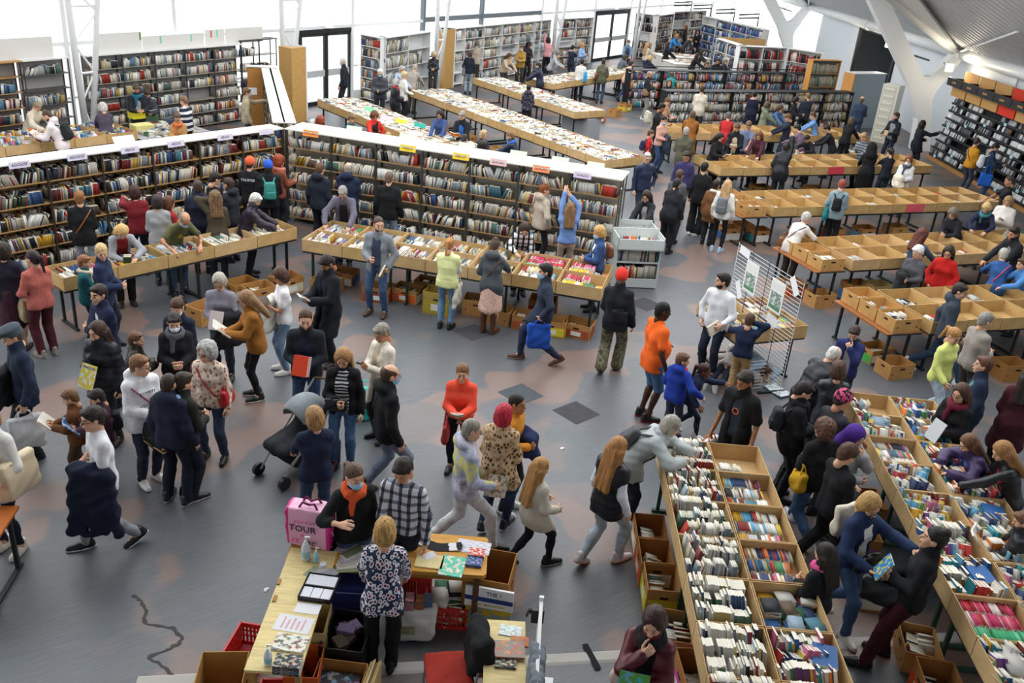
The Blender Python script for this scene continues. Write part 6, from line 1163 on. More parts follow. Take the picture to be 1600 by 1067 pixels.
k = P('man in navy jacket with white drawstring sack at the disc wall', 13.43, 26.68, 1.76, -1.86, 'jacket:26344c', 'jeans:2f4a78', 'short:2a211c', arms=rd, sex='m', head=(0, 30))
backpack(k, 'white drawstring sack on the man in the navy jacket', 'd3d6d8', .95); bag(k, 1, 'royal blue plastic bag hanging beside the disc wall', '1f62c0', at='hip', w=.34, hgt=.4, drop=.25)
P('woman all in black with hooded coat seen from behind', 9.46, 25.30, 1.70, -0.18, 'coat:121315', 'trousers:121315', 'hood:121315', arms=tb, lean=6)
P('masked girl with dark ponytail in dark tee shirt', 9.95, 25.19, 1.64, 0.15, 'tee:1f232c', 'jeans:26304a', 'tail:201814', arms=tb, mask='c9dbe8', head=(0, 20))
k = P('masked woman in white jacket with grey scarf, coat over arm', 10.14, 24.35, 1.66, 2.61, 'jacket:dcdde2', 'jeans:2a3a5c', 'bob:7a4a2c', arms=ho, mask='eceef0', scarf='4a4e56', head=(0, 25))
coat_over(k, 1, 'cream coat over the arm of the masked woman in white', 'ddd2c0', .3, .3)
k = P('red-haired person in grey-blue jacket with black rucksack, from behind', 7.24, 20.65, 1.70, -0.37, 'jacket:8499a2', 'trousers:141518', 'short:8a3f34', arms=('bent', 'hold'), head=(0, 20))
backpack(k, 'small black rucksack on the grey-blue jacket', '17191c', .8); bag(k, -1, 'teal cloth bag hanging at the grey-blue jacket', '1f7f84', at='hip', w=.3, hgt=.34, drop=.1)
k = P('grey-haired woman in white blouse stooping at the row end', 5.62, 18.05, 1.62, -0.83, 'blouse:d6cfca', 'trousers:3a3028', 'crop:b5b1aa', arms=tb, lean=30, head=(0, 30), strap='6a4a34,1')
bag(k, -1, 'brown handbag at the hip of the stooping white blouse woman', '7a4a28', at='hip', w=.24, hgt=.2, mk='leather', drop=.1)
P('wavy-haired woman in dark top leaning over, left of two blondes', 9.55, 19.59, 1.64, 2.17, 'sweater:22252c', 'trousers:22242a', 'curly:6f6458', arms=ho, lean=25, head=(0, 40))
P('blonde woman in navy top with teal scarf leaning over trays', 10.52, 20.36, 1.66, 2.58, 'sweater:232942', 'trousers:22242a', 'bob:c9ab74', arms=('table', 'table'), lean=25, scarf='3f7f88', head=(0, 40))
k = P('fair-haired woman in white poncho looking at her phone', 11.05, 20.57, 1.68, 2.47, 'poncho:e3ddd4', 'jeans:2a3a5c', 'long:9a7a52', arms=('phone', 'phone'), head=(0, 35))
phone(k, 1, 'dark phone held by the woman in the white poncho')
P('bald man in black tee shirt at the right end of the pink-card row', 11.93, 22.38, 1.76, 1.34, 'tee:1a1b1f', 'trousers:2a2c30', 'buzz:3a2e26', arms=tb, sex='m', head=(0, 20), skin='m')
P('woman with long auburn curls in denim jacket facing away', 7.77, 17.19, 1.66, -0.95, 'denim:4a5a6c', 'jeans:9aa8b4', 'longcurly:5a2a1e', arms=tb, head=(0, 20))
k = P('white-haired woman in dark grey top with sunglasses on her head', 7.36, 16.17, 1.64, 2.28, 'top:55555c', 'jeans:2c4a80', 'crop:dedcd8', arms=('hold', 'hold'), head=(15, 25), inner=None, scarf=None)
coat_over(k, 1, 'black coat bundled at the waist of the white-haired woman', '1a1b1e', .3, .35, d=.2)
P('dark-haired woman in bright red sweater and glasses', 7.96, 16.29, 1.66, 2.55, 'sweater:c2201c', 'jeans:4a6a9c', 'long:2c1e18', arms=('pocket', 'pocket'), glasses=1, head=(0, 28))
P('bearded man in dark jacket leaning at the right edge', 9.88, 17.60, 1.80, 1.85, 'jacket:1f2228', 'trousers:22242a', 'short:1c1512', arms=tb, sex='m', beard='1c1512', inner='8a8c90', head=(0, 15), lean=12, skin='m')
P('grey-haired woman in blue denim shirt with red strap, bending away', 9.10, 16.46, 1.64, -0.33, 'shirt:2f5690', 'jeans:2a3a5c', 'short:a8a49c', arms=tb, lean=22, strap='c03038,1', head=(0, 25))
P('person in pale blue jacket cut by the right edge', 9.53, 16.29, 1.56, 1.57, 'jacket:4f86c4', 'jeans:2a3a5c', 'short:4a3626', arms=tb, lean=15)
k = P('man in slate hooded sweatshirt striding right at the foremost row', 7.17, 14.02, 1.82, -2.08, 'hoodie:38424f', 'jeans:27456e', 'short:2a2220', 'e6e6e4', ('swingb', 'swingf'), sex='m', walk=.95, head=(0, 12), glasses=1)
P('grey-haired man in taupe pullover seen from behind', 7.00, 12.68, 1.74, -1.38, 'sweater:968e88', 'trousers:3f3a38', 'short:86837c', arms=ho, sex='m', head=(0, 15))
P('blonde woman in yellow and pale blue sweater striding right', 6.42, 12.32, 1.66, -2.66, 'sweater:dbe383', 'jeans:a8c4dc', 'tail:a87a44', arms=('swingb', 'swingf'), walk=.6, head=(0, 25), sole='d8d8d8')
P('boy in bright navy jacket with hand at his mouth', 5.00, 12.29, 1.50, 2.58, 'jacket:20285c', 'trousers:22242a', 'short:33241c', arms=('face', 'down'), sex='m', head=(0, 28), inner='8a8c92')
# --- before the left shelf wing
P('short-haired woman in black sweater and pale jeans at the left wing', -7.58, 14.79, 1.72, 0.39, 'sweater:131416', 'jeans:a9b8c8', 'short:8a5a32', arms=ho, strap='a8622c,1', hem=.16)
P('woman in dark red pullover reaching to the left shelf wing', -6.93, 15.50, 1.68, 0.46, 'sweater:7a1f26', 'jeans:1f2a40', 'bob:3a2420', arms=('reach', 'down'))
P('dark-haired woman in grey blouse seen from behind', -6.38, 15.12, 1.66, 0.31, 'blouse:9a9a9c', 'jeans:1f2638', 'bob:2c2222', arms=ho)
P('brown-haired person half hidden beside the grey blouse', -6.29, 15.33, 1.58, -0.66, 'sweater:9a2a2a', 'trousers:22242a', 'bob:5a3626', arms=rd)
P('man in navy blue jacket with cropped hair, back turned', -5.92, 15.85, 1.78, 0.32, 'jacket:1d2438', 'jeans:1c2234', 'buzz:3f3028', arms=ho, sex='m', hem=.2)
P('woman in olive brown jacket with long curly hair, back turned', -5.52, 15.60, 1.66, 0.43, 'jacket:4a4232', 'trousers:22242a', 'longcurly:6a5036', arms=('head', 'hold'), hem=.22)
P('dark-haired person in black looking down at the shelf corner', -5.88, 16.57, 1.74, -0.71, 'sweater:17181b', 'trousers:1a1b1e', 'short:191412', arms=rd, head=(0, 30))
P('boy in dark jacket with grey hood turned left', -5.57, 16.57, 1.66, 1.20, 'jacket:22252d', 'trousers:1f2228', 'short:3a2a20', arms=ho, sex='m', hood=1, scarf='8a8d92')
k = P('blonde woman in grey cardigan over red top leaning over trays', -6.64, 14.13, 1.66, -2.57, 'cardigan:9a9ca2', 'trousers:17181b', 'long:c9a468', arms=('table', 'hold'), inner='8a1f24', lean=35, head=(0, 55), open_=.085, hem=.1)
book_in(k, 1, 'stack of paperbacks in the arm of the blonde in grey cardigan', '2c4a3a', .12, .18, .025, n=4, cols_=['2c4a3a', 'a8905a', '8a2a2a', 'd8cfb8'])
P('man in olive printed tee shirt and mask leaning over trays', -5.98, 14.79, 1.76, -2.24, 'tee:5c5c3c', 'jeans:3a5a86', 'ring:8a8278', arms=('table', 'tablew'), sex='m', lean=38, mask='a9cbe6', glasses=1, head=(0, 50), text=('&', .16, 'c8a83a', -.02, 1), skin='m')
k = P('white-haired person in dark plum quilted jacket at the shelf corner', -5.07, 15.92, 1.62, -1.36, 'puffer:2c2230', 'trousers:1a1b1e', 'crop:d0ccc6', arms=tb, lean=16, head=(0, 35), glasses=1)
k = P('person in orange cap and black printed sweatshirt, back turned', -5.54, 17.72, 1.80, -0.05, 'sweater:15161a', 'trousers:1a1b1e', 'short:3a2a20', arms=ho, sex='m', hat='cap:d9603a', text=('TALISTER', .07, 'e2e2e2', .06, -1))
k = P('person in blue cap with black jacket, back turned', -5.15, 17.66, 1.78, 0.37, 'jacket:15171b', 'trousers:1a1b1e', 'short:3a2a20', arms=ho, sex='m', hat='cap:2f5cc0')
backpack(k, 'teal rucksack on the person in the blue cap', '3a8a82', .9)
P('red-haired woman with striped scarf beside the teal rucksack', -5.18, 18.48, 1.68, -0.78, 'sweater:8a4a38', 'trousers:2a2c30', 'curly:8a3c1e', arms=rd, scarf='c87a68')
P('young man in dark navy hooded top at the right shelf wing', -4.17, 17.83, 1.76, -0.29, 'hoodie:1d2330', 'trousers:191b20', 'short:5a3f2c', arms=dn, sex='m')
P('balding man in navy coat with thrown-back hood at the right wing', -3.62, 18.00, 1.78, -0.06, 'coat:1d2840', 'trousers:22242a', 'ring:9a8f84', arms=('reach', 'hold'), sex='m', hood=1, hem=.3)
P('grey-haired man in mauve-grey jacket and glasses leaning over trays', -3.46, 16.89, 1.76, -3.08, 'jacket:6a6674', 'trousers:2a2c30', 'short:8f8a84', arms=('table', 'tablew'), sex='m', inner='22222a', open_=.07, glasses=1, lean=24, head=(0, 45))
P('shaven-headed man in black sweater and pale jeans, back turned', -2.71, 17.52, 1.80, -0.06, 'sweater:141518', 'jeans:7f9fc8', 'buzz:6a5648', arms=dn, sex='m', hem=.13)
# --- in front of the magazine table
k = P('bald man in grey jacket and blue jeans holding a dark book', -2.41, 14.61, 1.80, 2.96, 'jacket:84898f', 'jeans:2f568c', 'buzz:4a3a2e', '4a3626', ('pocket', 'hold'), sex='m', inner='39435a', open_=.07, head=(-35, 5), beard='4a3a2e', wide=.12, hem=.18)
book_in(k, -1, 'black and yellow book held by the bald man in grey', '3a3420', .17, .23, .04, 'd8b83a', True); 
k = P('girl in pale yellow quilted vest with ponytail, back turned', -1.18, 14.27, 1.62, -0.18, 'vest:e6eba6', 'jeans:5a8cc0', 'tail:a8743e', '1a1a1c', rd, inner='e9ecf2', head=(0, 28), b=.95)
bag(k, 1, 'cream cloth bag on the arm of the girl in yellow vest', 'd9d3c2', at='elbow', w=.38, hgt=.4, drop=.22, d=.05)
k = P('woman in grey hooded coat and pale pink skirt with brown boots', -0.43, 14.25, 1.68, -0.28, 'jacket:50565c', 'skirt:spots/d9b3a4/d9b3a4/c09080', 'bun:4a3a2e', '5a3422', ('bent', 'table'), head=(0, 32), boots=True, hem=.2, hood=1, strap='6a4a30,1')
k = P('man in long black coat reading in the open aisle', -2.80, 12.56, 1.80, 2.40, 'coat:14171d', 'trousers:16181d', 'short:241a14', '17181a', rd, sex='m', head=(0, 38), inner='1a2234', open_=.04, skin='t', hem=.42)
open_book(k, 'small white open book read by the man in the black coat', 'e6e2d8', .1, .16)
k = P('woman in white tee shirt and ripped jeans looking at her phone', -3.39, 12.17, 1.68, 2.05, 'tee:e9e8ea', 'jeans:6a8cb8', 'bob:4a3228', 'd6d4cc', ('phone', 'phone'), head=(0, 28), skin='m')
phone(k, -1, 'phone in the hand of the woman in the white tee shirt'); book_in(k, 1, 'books carried by the woman in the white tee shirt', '8a3a2c', .13, .2, .02, n=3, cols_=['8a3a2c', 'e2ddd0', '5a4a40']); coat_over(k, 1, 'white cardigan folded over the arm of the white tee shirt woman', 'dcd9d0', .3, .42)
k = P('bearded man in navy jacket holding red and blue boxed books', -2.65, 10.53, 1.80, -3.07, 'jacket:1b1f29', 'jeans:2c4a7c', 'buzz:4a3424', '3a2c22', ('hold', 'hold'), sex='m', beard='5a3f2a', inner='1f2640', open_=.05, head=(-8, 14))
book_in(k, 1, 'orange-red boxed book held by the bearded man in navy', 'e0492a', .2, .26, .035, n=3, cols_=['e0492a', 'd8402a', '2a62b0'])
k = P('short-haired woman in cream cardigan looking at her phone', -1.64, 10.50, 1.70, 2.39, 'cardigan:e6dfd0', 'trousers:2a2622', 'short:8a8478', arms=('phone', 'phone'), inner='cdbca8', head=(0, 28), hem=.34, skin='m')
phone(k, -1, 'phone held by the woman in the cream cardigan')
P('boy in beige hooded sweatshirt beside the long shelf', 0.36, 17.85, 1.74, -0.98, 'hoodie:c2b2a0', 'leggings:17181b', 'short:8a4f2e', arms=('pocket', 'pocket'), sex='m', head=(20, 5))
P('girl in blue sweater stretching both arms up to the shelf', 0.89, 16.85, 1.68, 0.03, 'sweater:6f8cc4', 'leggings:b59c8c', 'long:7a5c3e', arms=('up', ('S', (-.12, .18, .42), (.8, .2, 0), (0, 1, 0), 'flat')), hem=.02)
k = P('long-haired girl in black and white checked jacket leaning over trays', 0.03, 16.18, 1.60, -3.06, 'jacket:plaid/e8e8ea/26282c/3.2', 'trousers:1f2228', 'long:33241e', arms=('hold', 'table'), lean=30, head=(0, 48))
k = P('blonde woman in denim jacket and mask turned left', 1.43, 15.67, 1.64, 1.74, 'denim:2f4a78', 'jeans:26304a', 'bob:c09a5e', arms=('hold', 'hold'), mask='a9cbe6', inner='e6e6e8', head=(0, 25))
bag(k, 1, 'brown shoulder bag of the blonde woman in denim', '7a4a30', at='back', w=.28, hgt=.24, mk='leather', drop=-.1)
k = P('masked man in navy quilted jacket striding left with blue bag', 0.46, 13.26, 1.78, 1.68, 'jacket:2a3346', 'jeans:22345c', 'short:1c1816', '5a3a2a', ('hip', 'down'), sex='m', walk=.7, mask='9cc8ea', head=(0, 8), hem=.2, sole='d8d0c4')
bag(k, -1, 'bright blue plastic bag of the man striding left', '1f4fae', at='hand', w=.36, hgt=.42, drop=.06, d=.14)
k = P('person in red beanie, black jacket and camouflage trousers', 1.59, 13.13, 1.78, -0.30, 'jacket:1e2026', 'wide:camo/5f5c48/7a7660/46452f', 'buzz:6a5a48', '2a2622', ('hold', 'down'), sex='m', hat='beanie:e0392a', hem=.16, walk=.35)
bag(k, 1, 'small black pouch at the waist of the red beanie wearer', '15171a', at='back', w=.24, hgt=.24, drop=.02, d=.08, name='waist_pouch')
P('large man in orange tee shirt, denim shorts and trainers', 2.02, 11.68, 1.86, -1.22, 'tee:f0661e', 'shorts:4a6a90', 'buzz:14100e', '1c1416', ('bent', 'down'), sex='m', skin='d', b=1.16, head=(10, 12), sole='b03040', hem=.16)
k = P('bearded man in white henley shirt carrying dark books', 3.21, 13.29, 1.80, 2.47, 'shirt:e2e4e8', 'jeans:1d2a44', 'short:221a16', '1a1a1c', ('bent', 'pocket'), sex='m', beard='241c18', head=(55, 5), b=1.08, hem=.12, sleeve=.9, text=('.', .05, '5a5a5a', .1, 1))
book_in(k, -1, 'black closed book carried by the man in the white henley', '1d2126', .17, .24, .025, n=2, cols_=['d8d0bc', '1d2126'])
P('boy in navy tee shirt and khaki trousers at the mesh panel table', 3.55, 12.69, 1.36, -0.48, 'sweater:1c2742', 'trousers:a98a5c', 'short:4a3428', 'd9d7d2', arms=(('B', (.16, .34, .98), (.8, -.5, 0), (0, 0, -1), 'relax'), 'head'), sex='m', head=(0, 22), hem=.06)
# --- left foreground crowd
P('blonde woman in navy jacket looking back over her shoulder', -6.17, 12.44, 1.70, -1.46, 'jacket:1f2a48', 'jeans:1c2236', 'tail:c9ab78', arms=ho, head=(60, 12), hem=.18)
k = P('boy in cream and teal holding a picture book at the tray end', -6.59, 12.71, 1.36, -1.18, 'jacket:1c5a62', 'jeans:22304a', 'short:8a5c3e', arms=rd, sex='m', scarf='d9c9b0', head=(0, 12))
open_book(k, 'white picture book held by the boy in teal', 'e2e4e4', .13, .18)
P('dark-haired man in navy jacket with red piping, arms crossed', -5.39, 10.78, 1.78, 2.47, 'jacket:1b2340', 'jeans:1f2638', 'short:2a1e18', arms=('cross', 'cross'), sex='m', inner='d8d8da', open_=.03, head=(-10, 5), scarf=None)
k = P('woman with long dark hair in black quilted jacket holding a magazine', -5.02, 9.88, 1.68, 3.00, 'puffer:1b1e26', 'jeans:252d3a', 'long:3a261c', arms=('down', 'hold'), head=(15, 15), hem=.2)
book_in(k, 1, 'yellow and white picture magazine held by the dark-haired woman', 'e6d04a', .24, .3, .008, 'f2f2ee', True, 'magazine', 'magazine', out=.06, txt='MINI LOUP')
k = P('woman in salmon top and burgundy trousers with dark ponytail', -6.93, 12.02, 1.66, 0.96, 'sweater:b8645a', 'trousers:4a1a24', 'tail:2c2022', '8a8078', ('bent', 'hold'), head=(-20, 8))
bag(k, -1, 'brown paper carrier bag of the woman in salmon', 'b9a584', at='hand', w=.3, hgt=.36, drop=.05)
k = P('woman in dark patterned top and maroon skirt at the left edge', -7.42, 12.11, 1.70, 0.20, 'sweater:1e1c2c', 'skirt:3a1c26', 'bob:2a1e1a', '3a2a22', ('down', 'hold'))
k = P('man in flat cap and navy jacket at the left edge', -5.76, 9.38, 1.78, 2.30, 'jacket:1f2a40', 'trousers:1c1e22', 'short:5a463a', '141518', ('down', 'hold'), sex='m', hat='flatcap:4a525c', head=(0, 20), hem=.18)
coat_over(k, 1, 'black coat over the arm of the flat cap man', '17191d', .36, .34); bag(k, -1, 'white plastic carrier bag beside the flat cap man', 'c6c8ca', at='hand', w=.36, hgt=.42, drop=.08, d=.14)
k = P('grey-haired woman in glasses with grey, pink and navy top', -4.19, 11.82, 1.66, -3.06, 'sweater:8a8794', 'jeans:26344f', 'bob:a8a296', arms=('hold', 'hold'), glasses=1, head=(0, 30), scarf=None, b=1.06)
book_in(k, 1, 'pale magazine held by the woman in the grey and pink top', 'd8c9c8', .2, .27, .012, name='magazine', cat='magazine'); coat_over(k, -1, 'black coat over the arm of the grey and pink top woman', '1b1c22', .34, .45)
P('masked woman with ponytail in dark navy jacket', -4.41, 10.83, 1.66, 3.09, 'jacket:1a2234', 'jeans:1f2638', 'tail:4a3222', arms=ho, mask='dfe9f2', head=(0, 25))
k = P('masked woman in black coat with thick grey scarf', -4.31, 10.41, 1.64, -2.75, 'jacket:1c1b20', 'trousers:1a1b1e', 'short:2a2020', arms=('hold', 'hold'), mask='e3ecf4', scarf='55565c', head=(0, 22), hem=.22)
bag(k, -1, 'dusty pink handbag on the arm of the grey scarf woman', '8a5f5c', at='elbow', w=.3, hgt=.24, mk='leather', drop=.12)
k = P('young woman in ochre woolly jacket reading an open album', -3.56, 11.30, 1.66, 2.02, 'fleece:9a6428', 'leggings:16171a', 'long:8a6a48', '17181a', rd, head=(0, 32), lean=6, sole='e6e6e6')
open_book(k, 'large open photo album held by the woman in ochre wool', 'd0d0cc', .17, .23); bag(k, 1, 'small black chain bag of the woman in ochre wool', '16181c', at='hip', w=.24, hgt=.17, mk='leather', drop=.08, d=.07)
P('child in black padded jacket with a camera, at left', -4.81, 10.30, 1.34, -1.31, 'puffer:2a2620', 'jeans:1f2638', 'short:6a4a34', arms=('phone', 'phone'), head=(0, 5))
k = P('woman in white lettered hooded sweatshirt and glasses', -4.21, 9.05, 1.70, -2.19, 'hoodie:e6e6ea', 'jeans:22304c', 'short:7a5638', 'eceae6', ('hold', 'hold'), glasses=1, head=(-40, 8), strap='7a2f38,1', b=1.08, hem=.16, text=('TOMMY', .055, '26304a', .06, 1))
me_ = text_mesh('HILFIGER', .055, .002); me_.materials.clear(); me_.materials.append(mat('plain', '26304a')); t_ = link('lettering', me_, None, k['top']); _o = k['chest'] - k['up'] * .10 + k['fwd'] * (.155); _x = -k['right']; t_.matrix_local = frame(_o, _x, k['up'], np.cross(_x, k['up']))
t = bag(k, 1, 'black straw basket with tan stripes held by white sweatshirt woman', '17161a', 'basket', 'hand', .46, .3, .2, '8a5a2c', 'cloth', .12, 'basket_bag')
for z_ in (-.10, -.055, -.01): obj('stripe_band', MB().box(-.225, .225, -.112, .112, z_, z_ + .018), mat('cloth', 'c0a06c'), t)
P('boy in navy bomber jacket with pale blue hood, back turned', -3.74, 8.70, 1.66, -0.21, 'jacket:1d2438', 'trousers:161c2c', 'buzz:33261e', '1c2236', dn, sex='m', hood=1, scarf='8fb4dc', hem=.12, wide=.12, sole='c9c9c6')
k = P('second boy in dark camouflage jacket behind the bomber jacket', -3.63, 8.80, 1.64, -0.66, 'jacket:22241f', 'jeans:1c2438', 'short:33241c', '15171a', ho, sex='m', sole='e2e2e2')
k = P('grey-haired woman in leaf-print blouse with red shoulder bag', -3.62, 9.67, 1.64, 3.07, 'sweater:spots/e2d3c2/cfae98/6a4a44', 'jeans:2c4266', 'curly:a8a6a2', '1a1a1c', dn, glasses=1, head=(20, 12), strap='a82a2c,1', wide=.12)
bag(k, -1, 'red leather shoulder bag of the leaf-print blouse woman', 'b8282c', at='hip', w=.26, hgt=.24, mk='leather', drop=.06, d=.08)
k = P('small boy in brown jacket reading a pink booklet', -4.97, 8.98, 1.18, 1.82, 'jacket:6a4020', 'trousers:4a3424', 'short:6a4a30', arms=rd, sex='m', head=(0, 25))
open_book(k, 'pink booklet read by the small boy in brown', 'd9a8b0', .12, .17)
k = P('small boy in plum padded jacket holding a blue comic', -4.64, 8.95, 1.24, 2.05, 'puffer:3a1e2e', 'trousers:2a2430', 'short:2a2020', arms=rd, sex='m', head=(0, 25))
open_book(k, 'blue and green comic held by the boy in plum', '3f6fa8', .14, .2, True); backpack(k, 'small black rucksack on the boy in plum', '1a1b20', .8)
k = P('young man in white tee shirt and glasses carrying a navy coat', -4.12, 7.83, 1.78, 2.27, 'tee:e4e4e8', 'jeans:8f9aa2', 'short:2c2420', '141518', ('hold', 'hold'), sex='m', glasses=1, head=(0, 8), walk=.55, sole='e8e8e6', hem=.14)
coat_over(k, -1, 'thick navy hooded coat carried by the young man in white', '161d33', .34, .78, d=.3)
k = P('person in white jacket cut by the left edge', -5.09, 7.63, 1.74, 2.95, 'jacket:dcd8d2', 'leggings:1a1f33', 'bob:8a6a48', 'd9d2c4', ('bent', 'bent'), hem=.22)
bag(k, -1, 'big cream leather shoulder bag at the left edge', 'd2bfa0', at='hip', w=.44, hgt=.42, drop=-.04, d=.16, mk='leather')
# --- centre foreground
k = P('woman in striped top and black cardigan with brown boots', -2.01, 9.75, 1.68, -3.11, 'cardigan:15161a', 'jeans:3f70b0', 'xlong:a0764a', '4a2a1c', ('down', 'hold'), inner='stripe/e8e8ea/1c1e24/70', open_=.075, head=(0, 30), boots=True, hem=.1)
bag(k, 1, 'small black bag at the waist of the striped top woman', '17181a', at='front', w=.26, hgt=.17, drop=.02, d=.07, mk='leather')
P('blonde woman in navy pullover seen from behind at the pushchair', -2.00, 8.26, 1.66, 0.41, 'sweater:18223c', 'jeans:2c4a7c', 'bob:a07a4e', '1c2236', ('low', 'low'), head=(-10, 12), hem=.08)
P('balding masked man in black hooded jacket walking right', -1.40, 9.24, 1.80, -1.08, 'jacket:141619', 'jeans:6f84a4', 'ring:4a3626', '4a3826', dn, sex='m', mask='7fb4e0', glasses=1, hood=1, walk=.45, head=(0, 10), hem=.12)
k = P('girl in bright red zip jacket holding a paper', -0.57, 9.90, 1.52, 3.11, 'jacket:f2543c', 'leggings:161a28', 'tail:7a5634', '1a1a1c', rd, head=(0, 8), hem=.02)
open_book(k, 'crumpled cream paper in the hands of the red jacket girl', 'd9cfbc', .08, .12); bag(k, 1, 'red and white patterned bag on the arm of the red jacket girl', 'b84a48', at='elbow', w=.28, hgt=.28, drop=.2, d=.06)
k = P('man in multicoloured hooded top and white jeans striding right', -0.38, 8.29, 1.76, -1.27, 'hoodie:tiedye/c8c2d0/8f9ab8/2c3848', 'jeans:d9dade', 'buzz:8a8478', '1c1a16', ('swingf', 'bent'), sex='m', walk=.8, head=(0, 15), glasses=1, sole='d8b85a', hem=.12)
book_in(k, 1, 'large pale picture book carried by the multicoloured top', 'c9bfae', .24, .27, .02, '7a4a3a', True)
P('red-haired person in leopard-print coat, back turned', -0.03, 8.66, 1.70, -0.35, 'coat:spots/c6ae8c/a8845c/1f1712', 'jeans:22345c', 'bob:a81f34', '17181a', ho, hem=.28, sole='e6e6e6', walk=.3)
k = P('boy in mustard sweatshirt behind the leopard-print coat', 0.09, 9.12, 1.58, -1.93, 'sweater:d2892a', 'trousers:2a2826', 'buzz:201814', 'e0e0de', ('hold', 'hold'), sex='m', skin='t', head=(0, 5))
coat_over(k, -1, 'navy coat in the arms of the boy in mustard', '1f2c52', .2, .22)
k = P('masked woman in black pullover with orange scarf at the desk', -1.41, 7.30, 1.66, -2.69, 'sweater:131416', 'jeans:3f5a84', 'tail:5a4436', '1a1a1c', ('down', ('S', (.06, .30, -.12), (.8, -.3, -.6), (-.5, -.3, -.6), 'flat')), mask='9cc8ea', scarf='d8582a', head=(-15, 12), sleeve=.72, hem=.08, b=1.08)
P('man in black and white checked shirt looking down at the desk', -0.92, 7.34, 1.76, 2.92, 'shirt:plaid/e6e6ea/565c6c/3.4', 'jeans:1c2438', 'short:2c221e', '2a2622', ('down', ('B', (.1, .34, .80), (.8, -.4, 0), (0, 0, -1), 'relax')), sex='m', head=(10, 32), hem=.02, skin='m', text=('|', .06, '2f4fb0', .06, 1))
P('woman with fair bobbed hair in dark floral tunic serving at the desk', -0.96, 6.40, 1.64, 0.11, 'blouse:spots/2c3550/e6e6ee/7a2038', 'trousers:131417', 'bob:b08850', '131416', (('B', (.2, .38, .78), (.8, -.4, 0), (0, 0, -1), 'relax'),) * 2, head=(0, 25), lean=8, hem=.14)
k = P('girl with very long fair hair in silver jacket walking right', 0.39, 8.10, 1.42, -1.01, 'jacket:c9c2b2', 'leggings:17171a', 'xlong:a87c48', '17181a', ('bent', 'bent'), walk=.6, head=(0, 10), sole='e8e8e6', hem=.24)
P('young woman with very long hair in black quilted vest', 1.19, 8.24, 1.68, -0.84, 'vest:1c1f26', 'jeans:b5c9dc', 'xlong:a07040', 'd9d3d2', dn, inner='dfe4f0', walk=.5, head=(0, 10), hem=.16, sole='d88a4a')
k = P('grey-haired woman in silver quilted jacket bending over the trays', 1.56, 9.04, 1.68, -1.57, 'puffer:aab0b0', 'jeans:1c2436', 'bob:9a9488', 'cbb8a0', (('B', (.12, .62, 1.0), (.8, -.4, 0), (0, 0, -1), 'relax'), ('B', (.16, .50, 1.0), (.8, -.4, 0), (0, 0, -1), 'relax')), lean=38, head=(0, 25), hem=.2, scarf='b5bcc0')
backpack(k, 'patterned grey rucksack on the silver jacket', '5a5a5e', .72)
k = P('boy in blue and red jacket hand in hand with a girl', 2.32, 11.19, 1.30, -0.73, 'jacket:1f3a9c', 'jeans:33405c', 'short:6a4a38', '22283c', ('bent', 'side'), sex='m', hood=1, scarf='c8202c', head=(45, 8), hem=.12)
P('small girl in navy pulling on the hand of the boy', 2.58, 11.33, 1.18, -1.89, 'sweater:1d2742', 'leggings:1b2338', 'tail:3a2420', 'e2e0dc', ('reach', 'side'), lean=14, walk=.6, skin='b', head=(0, 10))
k = P('man in black tracksuit top with white piping holding a carrier bag', 2.88, 9.88, 1.78, 2.42, 'jacket:141518', 'trousers:141518', 'short:2c2420', '17181a', ('down', 'down'), sex='m', inner='2a3040', open_=.055, head=(15, 22), sleeve=.42, skin='t', hem=.14, text=('O', .13, 'd8683a', -.02, 1))
t = bag(k, 1, 'white carrier bag printed with fruit held by the tracksuit man', 'e4e4e2', at='hand', w=.36, hgt=.4, drop=.09, d=.14, col2='e87a2a')
for (a, z_, c_) in ((-.07, -.06, 'e0842a'), (.05, -.09, '7ab83a'), (.12, -.02, 'c8302c')): obj('printed_fruit', MB().lathe([(.001, -.004), (.05, -.003), (.055, 0), (.05, .003), (.001, .004)], 12, 0, Matrix.Translation((a, .085, z_)) @ Matrix.Rotation(R(90), 4, 'X')), mat('plain', c_), t)
# --- between the two nearest tables
P('white-haired man in black gilet and blue shirt bending over', 4.10, 11.05, 1.74, -1.07, 'vest:1d2026', 'trousers:26282e', 'ring:c9c6c0', arms=tb, sex='m', inner='8fb0dc', lean=30, head=(0, 40))
P('brown-haired woman in black leather jacket, back turned', 4.23, 10.60, 1.66, -0.20, 'leather:22262c', 'trousers:1a1b1e', 'bob:4a3226', arms=tb, head=(0, 20), hem=.14)
k = P('dark-haired woman in black coat and grid-check trousers', 3.56, 9.89, 1.68, -1.66, 'coat:17181b', 'trousers:plaid/24262a/8a8c90/5', 'short:241a16', '141518', ('hold', 'hold'), head=(0, 28), hem=.2, scarf='15161a')
backpack(k, 'small dark grey rucksack on the black coat woman', '33383e', .8)
P('person in pink and black cap with charcoal tee shirt', 3.91, 9.67, 1.72, -1.09, 'tee:33343a', 'trousers:22242a', 'short:2a211c', arms=tb, hat='cap:spots/1f1a20/d0507c/c83a6c', lean=10, head=(0, 25), skin='m')
k = P('curly-haired woman in black cardigan with yellow scarf striding', 3.67, 9.10, 1.68, 0.32, 'cardigan:17181b', 'jeans:34609c', 'curly:5a3e2e', 'e0dedb', ('hold', 'swingb'), walk=.8, head=(-20, 5), hem=.14)
bag(k, -1, 'mustard yellow scarf bundle at the black cardigan hip', 'd8a82a', at='hip', w=.2, hgt=.26, drop=.1, d=.12, name='scarf_bundle', cat='scarf')
